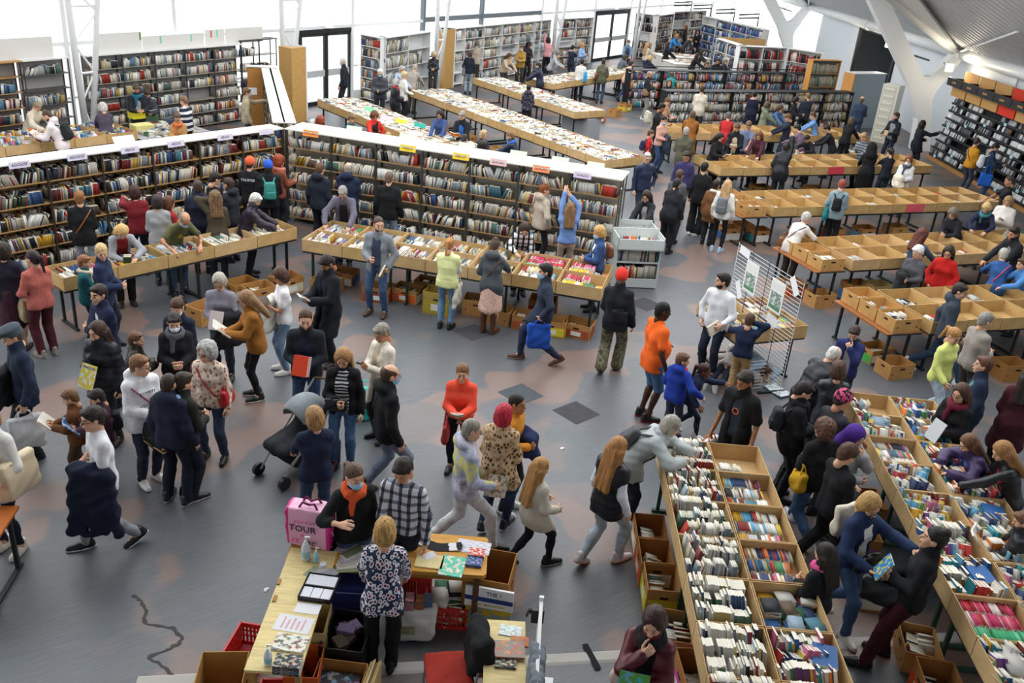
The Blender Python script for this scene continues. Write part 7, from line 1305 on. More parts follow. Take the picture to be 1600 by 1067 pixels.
P('girl in purple headscarf and grey coat rubbing her eye', 4.01, 9.15, 1.54, -2.60, 'coat:9a9a9e', 'trousers:77757c', 'scarf:4a2a86', '33343a', ('face', 'hold'), head=(0, 20), hem=.4)
P('boy with bowl-cut hair in black sweatshirt striding right', 3.72, 8.57, 1.66, -1.29, 'sweater:15161a', 'trousers:131417', 'crop:4a3424', 'e6e6e6', ('hold', 'hold'), sex='m', walk=.55, head=(0, 28), hem=.14)
k = P('brunette woman in black cardigan with maroon scarf and glasses', 5.69, 10.25, 1.68, 2.15, 'cardigan:141417', 'jeans:22304f', 'long:4a3226', arms=('hold', 'hold'), glasses=1, scarf='6a1a2c', head=(0, 20), hem=.22)
book_in(k, 1, 'striped grey and white magazine held by the maroon scarf woman', 'c9cdd0', .2, .28, .012, name='magazine', cat='magazine')
P('woman in navy coat with checked collar looking left', 6.35, 11.09, 1.70, 1.19, 'coat:1f2a42', 'trousers:26282e', 'short:5a3a28', arms=('down', 'down'), inner='4f7f80', open_=.06, head=(0, -2), hem=.42)
P('girl in purple printed padded jacket reaching into trays', 5.63, 9.32, 1.52, 1.65, 'puffer:3a2a54', 'jeans:2a3a5c', 'long:6a4a34', arms=(('B', (.16, .42, 1.0), (.8, -.4, 0), (0, 0, -1), 'relax'),) * 2, lean=22, head=(0, 35), inner='3f6fb8', open_=.05)
P('woman in black leather jacket with long ombre hair reaching left', 5.82, 8.92, 1.66, 1.45, 'leather:1a1b20', 'jeans:2a4270', 'long:9a6f42', arms=(('B', (.10, .62, 1.0), (.8, -.4, 0), (0, 0, -1), 'relax'), 'hold'), lean=20, head=(0, 35), inner='a8242c', open_=.04)
P('person in maroon coat cut by the right edge', 6.83, 10.88, 1.66, -0.39, 'coat:4a2028', 'trousers:1a1b1e', 'long:2a211c', arms=ho)
k = P('boy with short brown hair reading a picture book at the right edge', 5.43, 7.85, 1.38, 1.06, 'puffer:1f2026', 'jeans:2a3a5c', 'short:6a4a32', arms=rd, sex='m', head=(0, 22), inner='c8302c')
open_book(k, 'white picture book read by the boy at the right edge', 'e6e0d4', .15, .2)
k = P('blonde woman in navy jacket and glasses reaching across the trays', 3.65, 7.61, 1.70, -2.63, 'jacket:1f2f52', 'jeans:35609c', 'bob:b08a54', 'e2ddd4', ('reach', ('S', (.02, .32, -.30), (.6, -.6, -.4), (-.3, 0, 1), 'relax')), glasses=1, inner='e9e6e2', open_=.06, walk=.6, head=(0, 28), hem=.14)
bag(k, -1, 'cream cloth bag on the shoulder of the blonde in navy', 'd8d0be', at='back', w=.36, hgt=.38, drop=-.2, d=.08); bag(k, 1, 'flat black bag at the front of the blonde in navy', '14161a', at='front', w=.32, hgt=.18, drop=.02, d=.06, mk='leather')
P('girl with long dark hair, pink scarf and black jacket', 3.12, 6.95, 1.42, 0.63, 'jacket:15161a', 'trousers:15161a', 'long:1f1714', arms=('hold', 'bent'), scarf='d2508a', head=(-5, 12), inner='e6e6ea', hem=.2)
k = P('woman with dark bun and burgundy trousers leaning back on the table', 4.03, 7.03, 1.70, 1.18, 'jacket:131417', 'trousers:3f0f1c', 'bun:1c1614', '141416', ('hold', 'hold'), lean=-5, head=(0, -5), hem=.12, feet=((-.15, .22), (.14, .06)), hipback=.02, b=.93)
book_in(k, -1, 'bright blue book held by the woman in burgundy trousers', '2a86c8', .18, .25, .02, 'd8c83a', True); bag(k, 1, 'black handbag with pink cat outline on the burgundy trousers woman', '17191d', at='hand', w=.36, hgt=.26, drop=.06, d=.14, mk='leather')
k = P('woman in burgundy leather jacket with hand at her mouth', 1.32, 5.62, 1.68, 2.74, 'leather:5a1620', 'jeans:1c2030', 'bob:3a241e', '15161a', ('hold', 'face'), inner='14151a', open_=.06, scarf='14151a', head=(0, 22), hem=.1)
book_in(k, -1, 'green and blue picture book held by the burgundy leather woman', '5aa03c', .24, .3, .012, '2f9ad0', True); bag(k, 1, 'blush pink handbag of the woman in burgundy leather', 'e0c4b4', at='hip', w=.26, hgt=.22, mk='leather', drop=.06, d=.09)
# --- children lying on the carpet, reading
for lb, x, y, rz, c1, c2, hr in (('girl lying on the carpet in white top and dark shorts', 3.15, 12.72, R(-33), 'd2ccc4', '1f2638', 'bob:5a3a28'), ('child lying on the carpet in pale blue top with picture book', 3.80, 14.25, R(-165), '8fa4bc', '2a3a5c', 'bob:4a3226')):
    k = P(lb, x, y, 1.28, rz, 'sweater:' + c1, 'leggings:' + c2, hr, 'd8d4cc', (('S', (.05, .22, .12), (1, .2, 0), (0, 0, -1), 'relax'),) * 2, head=(0, -55), z0=.16, tilt=(-math.pi / 2 + .12, 0))
    k['root'].location.z = .13
# ================================================================== service desk and the rest of the furniture
def flat(label, x, y, w, d, h, rz, m, name, cat, z=.762, lay=None):
    o = obj(name, MB().box(-w / 2, w / 2, -d / 2, d / 2, 0, h), m, None, (x, y, z), R(rz)); return tag(o, label, cat)
def bound_book(label, x, y, w, d, h, rz, col, col2, z=.762, txt=None, tcol='eeeeee', pic=True, name='book', cat='book'):
    t = thing(name, label, cat, (x, y, z), R(rz)); cv = mat('print', col, col2) if pic else mat('plain', col, rough=.4)
    obj('pages', MB().box(-w / 2 + .004, w / 2 - .004, -d / 2 + .004, d / 2 - .004, .003, h - .003), mat('plain', 'ece6d8'), t); c = obj('cover', MB().box(-w / 2, w / 2, -d / 2, d / 2, h - .003, h).box(-w / 2, w / 2, -d / 2, d / 2, 0, .003).box(-w / 2, w / 2, -d / 2, -d / 2 + .003, 0, h), cv, t)
    if txt: lettering(txt, w * .9 / max(4, len(txt) * .62), tcol, c, (0, -d * .3, h + .001), (0, 0, 0))
    return t
# long golden table
dk = thing('service_desk', 'long golden wooden service desk across the front', 'table', (-1.98, 6.88, 0), R(1.5))
obj('table_top', MB().prism([(0, .03), (.03, 0), (1.9, 0), (1.93, .03), (1.93, .57), (1.9, .6), (.03, .6), (0, .57)], .72, .76), mat('wood', 'c9923f'), dk)
obj('apron', MB().box(.06, 1.87, .05, .07, .64, .72), mat('wood', 'a87832'), dk)
for x, y in ((.09, .07), (1.84, .07), (.09, .53), (1.84, .53)): obj('leg', MB().box(x - .03, x + .03, y - .03, y + .03, 0, .72), mat('wood', '5a4030'), dk)
# pale plank desk set at right angles
pk = thing('plank_desk', 'pale yellow plank desk running toward the camera at lower left centre', 'table', (-1.95, 5.5, 0), R(1))
for i in range(2): obj('plank', MB().box(.003, .46, i * .8 + .002, (i + 1) * .8 - .002, .735, .762), mat('wood', 'e6d092'), pk)
for y in (.1, 1.5):
    for x in (.04, .42): obj('leg', MB().box(x - .025, x + .025, y - .025, y + .025, 0, .735), mat('wood', 'b08850'), pk)
obj('clip', MB().box(.0, .03, 1.05, 1.12, .762, .775), mat('wood', 'a87a3c'), pk); obj('clip', MB().box(.02, .05, .82, .9, .762, .775), mat('wood', 'a87a3c'), pk)
# pink carrier bag
p = (-1.801, 7.219, .76); t = thing('carrier_bag', 'large pink carrier bag printed TOUR dans ce sac on the service desk', 'bag', (p[0], p[1] - .02, .762), R(-8))
F = Field((-.26, -.12, 0), (.26, .12, .46), .014); x, y, z = F.all(); q = np.broadcast_arrays(np.abs(x) - (.215 + .02 * z), np.abs(y) - (.085 + .02 * np.sin(z * 6)), np.abs(z - .225) - .22); F.f = np.maximum(np.maximum(q[0], q[1]), q[2]).astype(f32); F.add(WR(.006, .4)); V, Q = F.mesh(); c = V[Q].mean(1)
link('bag_body', np_mesh('bag_body', V, Q, [mat('plain', 'f0b4d0', rough=.35), mat('plain', 'e2388c', rough=.35)], (np.abs(c[:, 0]) > .19).astype(int)), None, t)
for s in (-1, 1): obj('handle', MB().tube([(-.1, s * .06, .43), (-.06, s * .05, .50), (.0, s * .03, .47), (.06, s * .05, .50), (.1, s * .06, .43)], .012, 6), mat('cloth', '6a2250'), t)
for tx, sz, z_, cl, sh in (("plus d'un", .06, .32, 'e070a8', .3), ('TOUR', .1, .235, '2a1a26', 0), ('dans', .055, .165, 'e0509a', .3), ('ce', .09, .10, 'e0409a', .3), ('sac', .1, .09, '2a1a26', .3)):
    lettering(tx, sz, cl, t, ({'ce': -.12, 'sac': .02, 'TOUR': -.04}.get(tx, -.02), -.118, z_), (R(90), 0, 0), sh)
for k in range(14): obj('printed_dot', MB().box(.226, .232, (k * 37 % 13 - 6) * .01, (k * 37 % 13 - 6) * .01 + .012, .03 + k * .028, .04 + k * .028), mat('plain', 'f8e6f0'), t)
# things lying on the desks
flat('white printed notice sheet beside the pink bag', -1.686, 7.215, .3, .21, .002, -8, mat('smallprint', 'e9e9ec', '5a5c62'), 'notice_sheet', 'paper')
flat('large white map sheet covered in small dark print', -1.404, 7.234, .5, .3, .002, -4, mat('smallprint', 'eceaf0', '7a7c88'), 'map_sheet', 'paper')
flat('white map sheet at the right end of the desk', -0.205, 7.351, .34, .2, .002, -6, mat('smallprint', 'eceaf0', '7a7c98'), 'map_sheet', 'paper')
for k in range(6): flat('flyer in the fanned stack left of the floral tunic, %s from the bottom' % ORD[k], -1.383 + k * 0.003, 6.851 + k * 0.048, .21, .10, .004, 12 + k * 7, mat('smallprint', ['8a9a6a', 'dcd6cc', 'c9c2bc', 'b9b2b6', 'd8d2d0', '6f7f5a'][k], '55504c'), 'flyer', 'flyer', .762 + k * .004)
flat('beige cardboard folder on the service desk', -0.614, 7.064, .27, .2, .012, -3, mat('card', 'e0cf9c'), 'folder', 'folder'); flat('small white printed slip lying on the beige folder', -0.624, 7.141, .13, .09, .002, 40, mat('smallprint', 'f2f2f4', '8a8c94'), 'paper_slip', 'paper', .775)
bound_book('green comic album with two cartoon children on the desk', -0.385, 7.018, .23, .3, .012, -6, '5ac0a0', 'e8d8c8'); bound_book('red and white gift box book at the right of the desk', -0.164, 7.225, .16, .12, .045, -4, 'd0342c', 'eee2d8'); bound_book('dark blue starry box book at the desk edge', -0.180, 7.104, .15, .14, .03, -4, '2a3f80', '6a7ab0')
w = MB(); n = 14
for i in range(n):
    a = i / (n - 1) * 2 - 1; w.v += [(a * .24, .05 * abs(a) + .0, .0 + .03 * a * a), (a * .24, .06 * abs(a) - .13, .0 + .02 * a * a)]
w.f = [(2 * i, 2 * i + 1, 2 * i + 3, 2 * i + 2) for i in range(n - 1)]; w.mi = [0] * (n - 1)
o = obj('patterned_cloth', w, mat('stripe', '1f1f24', 'd8d8dc', '160'), None, (*(-0.553, 7.360, .77)[:2], .765), R(-6)); o.modifiers.new('thick', 'SOLIDIFY').thickness = .006; tag(o, 'black and white zebra-patterned cloth at the rear edge of the desk', 'cloth')
t = thing('card_index', 'black double tray holding white cards on the plank desk', 'card tray', (*(-1.565, 6.529, .79)[:2], .762), R(-4))
obj('tray_body', MB().box(-.15, .15, -.17, .17, 0, .006).box(-.15, .15, -.17, -.163, 0, .05).box(-.15, .15, .163, .17, 0, .05).box(-.15, -.143, -.17, .17, 0, .05).box(.143, .15, -.17, .17, 0, .05).box(-.15, .15, -.005, .005, 0, .05), mat('plastic', '17181b'), t)
for k in range(3): obj('card_stack', MB().box(-.135 + k * .093, -.05 + k * .093, -.155, -.015, .006, .036), mat('plain', 'e9ebf2'), t)
obj('card_stack', MB().box(-.135, .135, .015, .155, .006, .04), mat('smallprint', 'e9ebf2', 'b9bcc6'), t)
def sanitizer(label, x, y, hgt, col, pump=True):
    t = thing('pump_bottle', label, 'bottle', (x, y, .762)); r = .036 * hgt / .2
    obj('bottle', MB().lathe([(r * .9, 0), (r, .01), (r, hgt * .6), (r * .6, hgt * .78), (r * .42, hgt * .8)], 14), mat('plastic', col), t, smooth=True); obj('label_patch', MB().lathe([(r * 1.02, hgt * .18), (r * 1.02, hgt * .45)], 14), mat('plain', '9cc8dc'), t); obj('pump_head', MB().lathe([(r * .4, hgt * .8), (r * .4, hgt * .9), (r * .12, hgt * .92), (r * .12, hgt * 1.08)], 8).box(-r * .2, r * 1.0, -r * .2, r * .2, hgt * 1.06, hgt * 1.13), mat('plastic', 'eef0f0'), t)
sanitizer('tall clear pump bottle of hand gel at the desk corner', -1.790, 6.942, .24, 'd2dadc'); sanitizer('small pump bottle of blue hand gel on the plank desk', -1.686, 6.918, .15, 'a9d2dc'); sanitizer('clear pump bottle standing at the near end of the plank desk', -1.771, 5.584, .19, 'd6dcdc')
tag(obj('tape_roll', MB().lathe([(.012, 0), (.032, 0), (.032, .035), (.012, .035)], 14), mat('plain', 'e6e6ea'), None, (-1.605, 6.859, .762), smooth=False), 'small white paper roll on the plank desk', 'paper roll')
for k in range(3): flat('printed bookmark leaflet on the plank desk, %s of three' % ORD[k], -1.680 + k * 0.075, 6.764 + k * -0.009, .11, .16, .005, -30 - k * 8, mat('smallprint', ['a9b29a', 'c9c6c2', 'b0aeb4'][k], '4a4a50'), 'leaflet', 'leaflet', .762 + k * .005)
flat('blank white sheet in the middle of the plank desk', -1.610, 6.274, .22, .13, .003, -3, mat('plain', 'eeeef0'), 'paper_sheet', 'paper')
o = flat('white sheet with red handwritten lines on the plank desk', -1.684, 6.069, .32, .2, .003, -6, mat('plain', 'e9e8ec'), 'price_sheet', 'paper')
for k in range(5): obj('text_line', MB().box(-.10 + k * .045, -.085 + k * .045, -.07, .07 - (k % 2) * .03, .003, .0036), mat('smallprint', 'd87a80', 'e9e8ec'), o)
bound_book('white picture book with a coloured bird on the plank desk', -1.650, 5.833, .28, .2, .015, -3, 'eae4d8', '6a4a38', txt=None)
for k in range(3): bound_book(['dark thriller paperback', 'blue paperback', 'black paperback'][k] + ' in the pile at the near end of the plank desk', -1.597, 5.551, .22, .15, .03, -2 + k, ['15171d', '3a4a80', '22242c'][k], 'c0a890', .762 + k * .031, 'TOCQUEVILLE' if k == 0 else None)
# crates, bags and boxes under and around the desks
def crate(label, x, y, rz, w=.42, d=.3, h=.26, col='c8302a'):
    t = thing('plastic_crate', label, 'crate', (x, y, 0), R(rz)); m = mat('plastic', col); obj('bottom', MB().box(-w / 2, w / 2, -d / 2, d / 2, 0, .015), m, t)
    for s in (-1, 1):
        a = MB().box(-w / 2, w / 2, s * d / 2 - .01, s * d / 2 + .01, h - .05, h).box(-w / 2, w / 2, s * d / 2 - .01, s * d / 2 + .01, .0, .04); b2 = MB().box(s * w / 2 - .01, s * w / 2 + .01, -d / 2, d / 2, h - .05, h).box(s * w / 2 - .01, s * w / 2 + .01, -d / 2, d / 2, 0, .04)
        for k in range(11): u_ = -w / 2 + (k + .5) * w / 11; a.box(u_ - .009, u_ + .009, s * d / 2 - .008, s * d / 2 + .008, .03, h - .04)
        for k in range(8): u_ = -d / 2 + (k + .5) * d / 8; b2.box(s * w / 2 - .008, s * w / 2 + .008, u_ - .009, u_ + .009, .03, h - .04)
        for zz in (.1, .16): a.box(-w / 2, w / 2, s * d / 2 - .007, s * d / 2 + .007, zz, zz + .018); b2.box(s * w / 2 - .007, s * w / 2 + .007, -d / 2, d / 2, zz, zz + .018)
        obj('long_side', a, m, t); obj('short_side', b2, m, t)
    return t
crate('red plastic crate on the carpet left of the plank desk', -2.2, 6.35, 84); crate('red plastic crate stacked with books under the service desk', -.42, 7.15, 2); crate('upright red crate behind the white bag under the desk', -.78, 7.3, 2, .34, .3, .5)
crate('red crate under the near end of the plank desk', -1.7, 5.7, 5, .4, .3, .34)
S2 = Sink()
for i in range(8): pile(S2, (-.56 + (i % 2) * .16, 7.02 + (i % 3) * .07, .02 + .0), (1, 0, 0), (0, 1, 0), 12, ['e4e2da', '2a2c30', 'd2d0c8', '3a6a4a', '8aa0ac'], .15, .22)
S2.v = [[p_ for p_ in v_] for v_ in S2.v]; S2.build('desk_book_pile', 'books heaped in the red crate under the service desk', 'books')
carton('large open cardboard carton with torn flap beside the service desk', -.02, 7.28, R(-8), .46, .5, .62, 'a9763e', fill=False); 
t = thing('fruit_carton', 'white and blue fruit carton standing on yellow one beside the service desk', 'box', (.0, 7.0, 0), R(-8)); obj('lower_carton', MB().box(-.23, .23, -.02, .02, .02, .36), mat('camo', 'd2b42e', 'c9a828', '8a9aa0'), t); up_ = obj('upper_panel', MB().box(-.24, .24, -.045, -.02, .34, .58), mat('plain', 'eceef0'), t); obj('blue_band', MB().box(-.24, .24, -.05, -.045, .42, .47), mat('plain', '2a3f80'), up_); lettering('THE 1', .06, '2a3f80', up_, (.05, -.048, .52), (R(90), 0, 0)); lettering('AND BANANAS', .045, 'c9a828', up_, (0, -.048, .38), (R(90), 0, 0), .2)
t = thing('white_bag', 'white shopping bag full of books and packets under the desk', 'bag', (-.72, 6.88, 0), R(4)); V, Q = soft_box(('tote', 'wb'), .40, .24, .36, .05, .016, -.12, .03); link('bag_body', np_mesh('bag_body', V + np.array((0, 0, .19)), Q, [mat('plain', 'dcdad4', rough=.4)]), None, t); obj('logo_patch', MB().box(-.12, .02, -.155, -.15, .14, .24), mat('print', 'b8a878', '5a5a60'), t)
for k, (a, c_) in enumerate(((-.14, '8a2c30'), (-.05, 'd88a98'), (.05, 'b8622c'), (.13, '4a6a9a'))): obj('packet', MB().box(a - .04, a + .04, -.09 + .02 * k, .06, .3, .46 + .02 * (k % 2)), mat('print', c_, '3a1a1a'), t)
t = thing('cool_bag', 'dark blue folding cool bag under the service desk', 'bag', (-1.36, 6.95, 0), R(2)); V, Q = soft_box('cb', .36, .26, .56, .02, .018); link('bag_body', np_mesh('bag_body', V + np.array((0, 0, .28)), Q, [mat('cloth', '18245c')]), None, t); obj('fold_seam', MB().box(-.17, .17, -.14, -.132, .33, .345), mat('plain', '2a3468'), t); obj('zip', MB().box(-.16, .16, -.137, -.131, .5, .508), mat('plain', '8a90b0'), t)
t = thing('black_crate_bag', 'black crate of wrapped packets and cables beside the plank desk', 'crate', (-1.28, 6.42, 0), R(-4)); obj('crate_shell', MB().box(-.2, .2, -.26, .26, 0, .01).box(-.2, .2, -.26, -.25, 0, .42).box(-.2, .2, .25, .26, 0, .42).box(-.2, -.19, -.26, .26, 0, .42).box(.19, .2, -.26, .26, 0, .42), mat('plastic', '1d1f22'), t)
for k in range(9): a = random.Random(k + 5); obj('packet', MB().box(-.09, .07, -.05, .05, 0, .05, 0, Matrix.Translation((a.uniform(-.08, .08), a.uniform(-.18, .18), .28 + a.uniform(0, .1))) @ Matrix.Rotation(a.uniform(-1, 1), 4, 'Z') @ Matrix.Rotation(a.uniform(-.6, .6), 4, 'X')), mat('plain', a.choice(['e2e2e2', '33302c', '5a4a40', 'c9c2b4', '7a6a8a', '2a2c30'])), t)
t = carton('cardboard carton holding a dark fantasy poster beside the plank desk', -1.26, 5.85, R(-3), .44, .5, .36, 'b08048', fill=False); obj('poster', MB().box(-.19, .17, -.2, .2, .26, .265), mat('print', '1f1f2c', '6a5a8a'), t)
t = thing('paper_stack', 'upright stack of flattened cardboard beside the poster carton', 'cardboard', (-.97, 5.85, 0), R(-5))
for k in range(6): obj('sheet', MB().box(-.05 + k * .018, -.04 + k * .018, -.22, .2, 0, .42 + .02 * (k % 3)), mat('card', ['c9b48a', 'b89a68'][k % 2]), t)
carton('big open cardboard carton at the lower left of the plank desk', -2.22, 5.72, R(8), .4, .46, .5, 'b58a50', fill=False); carton('second cardboard carton cut by the bottom edge', -2.18, 5.2, R(4), .44, .5, .45, 'a8783e', fill=False)
carton('tan carton under the plank desk full of envelopes', -1.62, 6.45, R(2), .3, .4, .5, 'c0a870', fill=True); carton('orange and blue carton of files under the plank desk', -1.58, 6.0, R(4), .3, .4, .42, 'c8602c', '2a3f80', 'e2ddd0', fill=True)
# red chair with coat, small pine desk, white screen with cloth
ch = thing('red_chair', 'red padded chair with chrome frame at the bottom edge', 'chair', (-.30, 5.98, 0), R(-78)); RD = mat('cloth', 'a83226')
V, Q = soft_box('seat', .44, .42, .07, .03, .016); link('seat', np_mesh('seat', V + np.array((0, 0, .46)), Q, [RD]), None, ch); V, Q = soft_box('back', .42, .06, .34, .028, .016); link('backrest', np_mesh('backrest', V + np.array((0, .24, .72)), Q, [RD]), None, ch)
for sx in (-1, 1):
    for sy in (-1, 1): obj('leg', MB().tube([(sx * .2, sy * .18, .44), (sx * .21, sy * .2, 0)], .012, 6), mat('metal', 'b0b2b4'), ch)
    obj('back_post', MB().tube([(sx * .2, .2, .44), (sx * .2, .25, .85)], .012, 6), mat('metal', 'b0b2b4'), ch)
o = thing('black_jacket', 'black jacket thrown over the back of the red chair', 'jacket', (-.30, 5.98, 0), R(-78)); F = Field((-.3, .1, .2), (.3, .45, 1.0), .02)
for a in (-.17, -.06, .05, .16): F.cone((a, .26, .86), (a * 1.3, .34, .45 + .1 * a), .055, .05, .10).cone((a, .24, .86), (a * .9, .17, .58), .05, .035, .10)
F.cone((.15, .3, .88), (.26, .36, .35), .05, .035, .03).add(WR(.012, 1)); V, Q = F.mesh(); link('cloth', np_mesh('cloth', V, Q, [mat('cloth', '131417')]), None, o); obj('purple_lining', MB().box(-.05, .05, .4, .41, .4, .62), mat('cloth', '4a2a5a'), o)
d2 = thing('pine_desk', 'small pale pine desk at the bottom centre', 'table', (.02, 5.2, 0), R(2)); obj('table_top', MB().box(0, .36, 0, 1.16, .715, .742), mat('wood', 'e2cc90'), d2)
for x, y in ((.04, .05), (.32, .05), (.04, 1.1), (.32, 1.1)): obj('leg', MB().box(x - .02, x + .02, y - .02, y + .02, 0, .715), mat('wood', 'b08850'), d2)
for k, (x, y, w, d, h, c1, c2, lb) in enumerate(((0.212, 6.235, .2, .14, .004, 'dfe9e6', 'b9c9c6', 'pale green form on the small pine desk'), (0.296, 6.110, .16, .12, .01, 'e0732c', '8a6a4a', 'orange book under the cartoon album on the pine desk'), (0.184, 5.839, .18, .12, .02, '22242a', 'c9b48a', 'black paperback at the bottom of the pine desk'), (0.211, 5.977, .26, .2, .015, '9a8f84', 'd8622c', 'cartoon album with orange figures on the pine desk'))): bound_book(lb, x, y, w, d, h, -6 + 3 * k, c1, c2, .744 + (.0 if k != 3 else .022))
sc_ = thing('white_screen', 'narrow white standing board draped with grey cloth at bottom centre', 'board', (.44, 5.75, 0), R(88)); obj('board', MB().box(-.65, .62, -.015, .015, .35, 1.02), mat('plain', 'dcdcd8'), sc_); obj('frame_post', MB().box(.6, .63, -.02, .02, 0, 1.05), WHITE, sc_); obj('frame_post', MB().box(-.66, -.63, -.02, .02, 0, 1.05), WHITE, sc_); obj('foot', MB().box(.5, .7, -.2, .2, 0, .03), WHITE, sc_); obj('foot', MB().box(-.74, -.54, -.2, .2, 0, .03), WHITE, sc_)
F = Field((-.75, -.09, .25), (.3, .12, 1.15), .02)
for i in range(10): F.cone((-.66 + i * .08, -.03, .98), (-.70 + i * .085, -.045, .35), .035, .045, .05).cone((-.66 + i * .08, .03, 1.0), (-.70 + i * .085, .04, .5), .035, .045, .05)
F.add(WR(.01, 2)); V, Q = F.mesh(); tag(link('grey_cloth', np_mesh('grey_cloth', V, Q, [mat('knit', '6f767e')]), None, None, (.44, 5.75, 0), R(88)), 'grey knitted cloth hung over the white standing board', 'cloth')
t = thing('clamp_lamp', 'black clamp fixed to the upper end of the white board', 'clamp', (.44, 6.25, .95)); obj('clamp_body', MB().box(-.06, .05, -.03, .04, -.08, .06), mat('plastic', '131416'), t); obj('knob', MB().lathe([(.02, 0), (.025, .02), (.02, .04)], 10, 0, Matrix.Translation((-.09, 0, .03)) @ Matrix.Rotation(R(90), 4, 'Y')), mat('plastic', '131416'), t); obj('arm', MB().tube([(-.08, 0, .04), (-.1, .02, -.05)], .012, 6), mat('plastic', '131416'), t)
# pushchair
pc = thing('pushchair', 'grey and black pushchair beside the woman in navy pullover', 'pushchair', (-2.55, 9.6, 0), R(-35)); AL = mat('metal', '9a9da0'); BKp = mat('plastic', '17181b')
for sx in (-1, 1):
    obj('frame_tube', MB().tube([(sx * .24, -.3, .3), (sx * .24, .05, .55), (sx * .24, .5, 1.02)], .014, 7), AL, pc); obj('rear_strut', MB().tube([(sx * .24, .35, .12), (sx * .24, .0, .5)], .014, 7), AL, pc); obj('front_strut', MB().tube([(sx * .2, -.42, .1), (sx * .24, -.05, .5)], .014, 7), AL, pc)
    for y_, r_ in ((-.42, .085), (.36, .12)): wl = obj('wheel', MB().lathe([(r_ * .6, -.02), (r_, -.022), (r_, .022), (r_ * .6, .02)], 18, 0, Matrix.Translation((sx * .24, y_, r_)) @ Matrix.Rotation(R(90), 4, 'Y')), BKp, pc); obj('hub', MB().lathe([(r_ * .62, -.012), (r_ * .62, .012)], 12, 0, Matrix.Translation((sx * .24, y_, r_)) @ Matrix.Rotation(R(90), 4, 'Y')), mat('plastic', '55585c'), wl)
obj('handlebar', MB().tube([(-.24, .5, 1.02), (-.1, .54, 1.05), (.1, .54, 1.05), (.24, .5, 1.02)], .017, 7), mat('leather', '5a3a26'), pc); obj('axle', MB().tube([(-.24, .36, .12), (.24, .36, .12)], .012, 6), AL, pc)
F = Field((-.28, -.5, .2), (.28, .4, 1.0), .018); F.cone((0, -.3, .45), (0, .1, .45), .12, .14, .1).cone((0, .1, .48), (0, .26, .8), .13, .12, .08)
for sx in (-1, 1): F.cone((sx * .13, -.34, .45), (sx * .15, .12, .48), .07, .09, .06).cone((sx * .15, .12, .48), (sx * .14, .28, .8), .08, .07, .05)
V, Q = F.mesh(); link('seat_shell', np_mesh('seat_shell', V, Q, [mat('cloth', '2a2d32')]), None, pc); F = Field((-.3, -.4, .5), (.3, .5, 1.1), .018); F.ell((0, .12, .72), (.24, .3, .3), .02); F.ell((0, -.1, .62), (.2, .3, .26), .02, True); F.cut((0, 0, .72), (0, -.3, -1)); V, Q = F.mesh(); link('sun_hood', np_mesh('sun_hood', V, Q, [mat('cloth', '8d9498')]), None, pc); V, Q = soft_box('bsk', .4, .5, .16, .04, .02); link('shopping_basket', np_mesh('shopping_basket', V + np.array((0, .05, .24)), Q, [mat('cloth', '1d1f23')]), None, pc)
# turquoise bag standing on the carpet
q = (-1.949, 11.012); t = thing('turquoise_bag', 'turquoise plastic bag standing on the carpet behind striped-top woman', 'bag', (q[0], q[1], 0), R(20)); V, Q = soft_box(('tote', 'tq'), .4, .2, .48, .03, .018, .12, .03); link('bag_body', np_mesh('bag_body', V + np.array((0, 0, .24)), Q, [mat('plain', '2fc4b0', rough=.35)]), None, t); obj('handle', MB().tube([(-.1, 0, .46), (-.06, 0, .58), (.06, 0, .58), (.1, 0, .46)], .012, 6), mat('plain', '2fc4b0'), t); obj('logo_print', MB().box(.02, .14, -.128, -.122, .2, .25), mat('smallprint', '2fc4b0', '1a5a50'), t)
# end table with mesh panel and notices
tray_row('on the small table behind the mesh panel', (3.52, 12.98), R(23), 2, .66, 2, .62, 'lc', 1, seed=71, tables=True)
mp = thing('mesh_panel', 'white wire mesh panel with posters and notes', 'mesh panel', (3.62, 14.45, 0), math.atan2(12.7 - 14.45, 4.25 - 3.62)); L = 1.86; WM = mat('plain', 'd6d8d8', rough=.4)
for k in range(30): obj('wire', MB().tube([(0, 0, .12 + k * .062), (L, 0, .12 + k * .062)], .004, 4), WM, mp)
for x in (0, .46, .93, 1.4, L): obj('upright_wire', MB().tube([(x, 0, .05), (x, 0, 1.95)], .007, 5), mat('plain', '55585c') if 0 < x < L else WM, mp)
for a in (.2, L - .2): obj('foot', MB().box(a - .02, a + .02, -.25, .25, 0, .03), DARKF, mp)
def note(label, x, z, w, h, rot, m, name='notice', cat='notice', n=-.012): p = mp.matrix_world; M = Matrix.Translation(mp.location) @ Matrix.Rotation(mp.rotation_euler.z, 4, 'Z'); o = obj(name, MB().box(-w / 2, w / 2, -.002, .002, -h / 2, h / 2), m, None); o.matrix_world = M @ Matrix.Translation((x, n, z)) @ Matrix.Rotation(R(rot), 4, 'Y'); return tag(o, label, cat)
def poster(label, x, z):
    o = note(label, x, z, .36, .52, 0, mat('plain', 'e9ebe8'), 'poster', 'poster'); obj('picture', MB().box(-.15, .15, -.004, -.0022, -.22, .06), mat('camo', 'a9b5b0', '6f8a84', 'd3d6cc'), o); obj('text_block', MB().box(-.15, .15, -.004, -.0022, .09, .22), mat('smallprint', 'dfe2dc', '6a7470'), o); obj('green_band', MB().box(-.15, .15, -.0045, -.004, -.22, -.16), mat('plain', '5a8a6a'), o)
poster('left landscape poster clipped to the mesh panel', .52, 1.52); poster('right landscape poster clipped to the mesh panel', 1.28, 1.5)
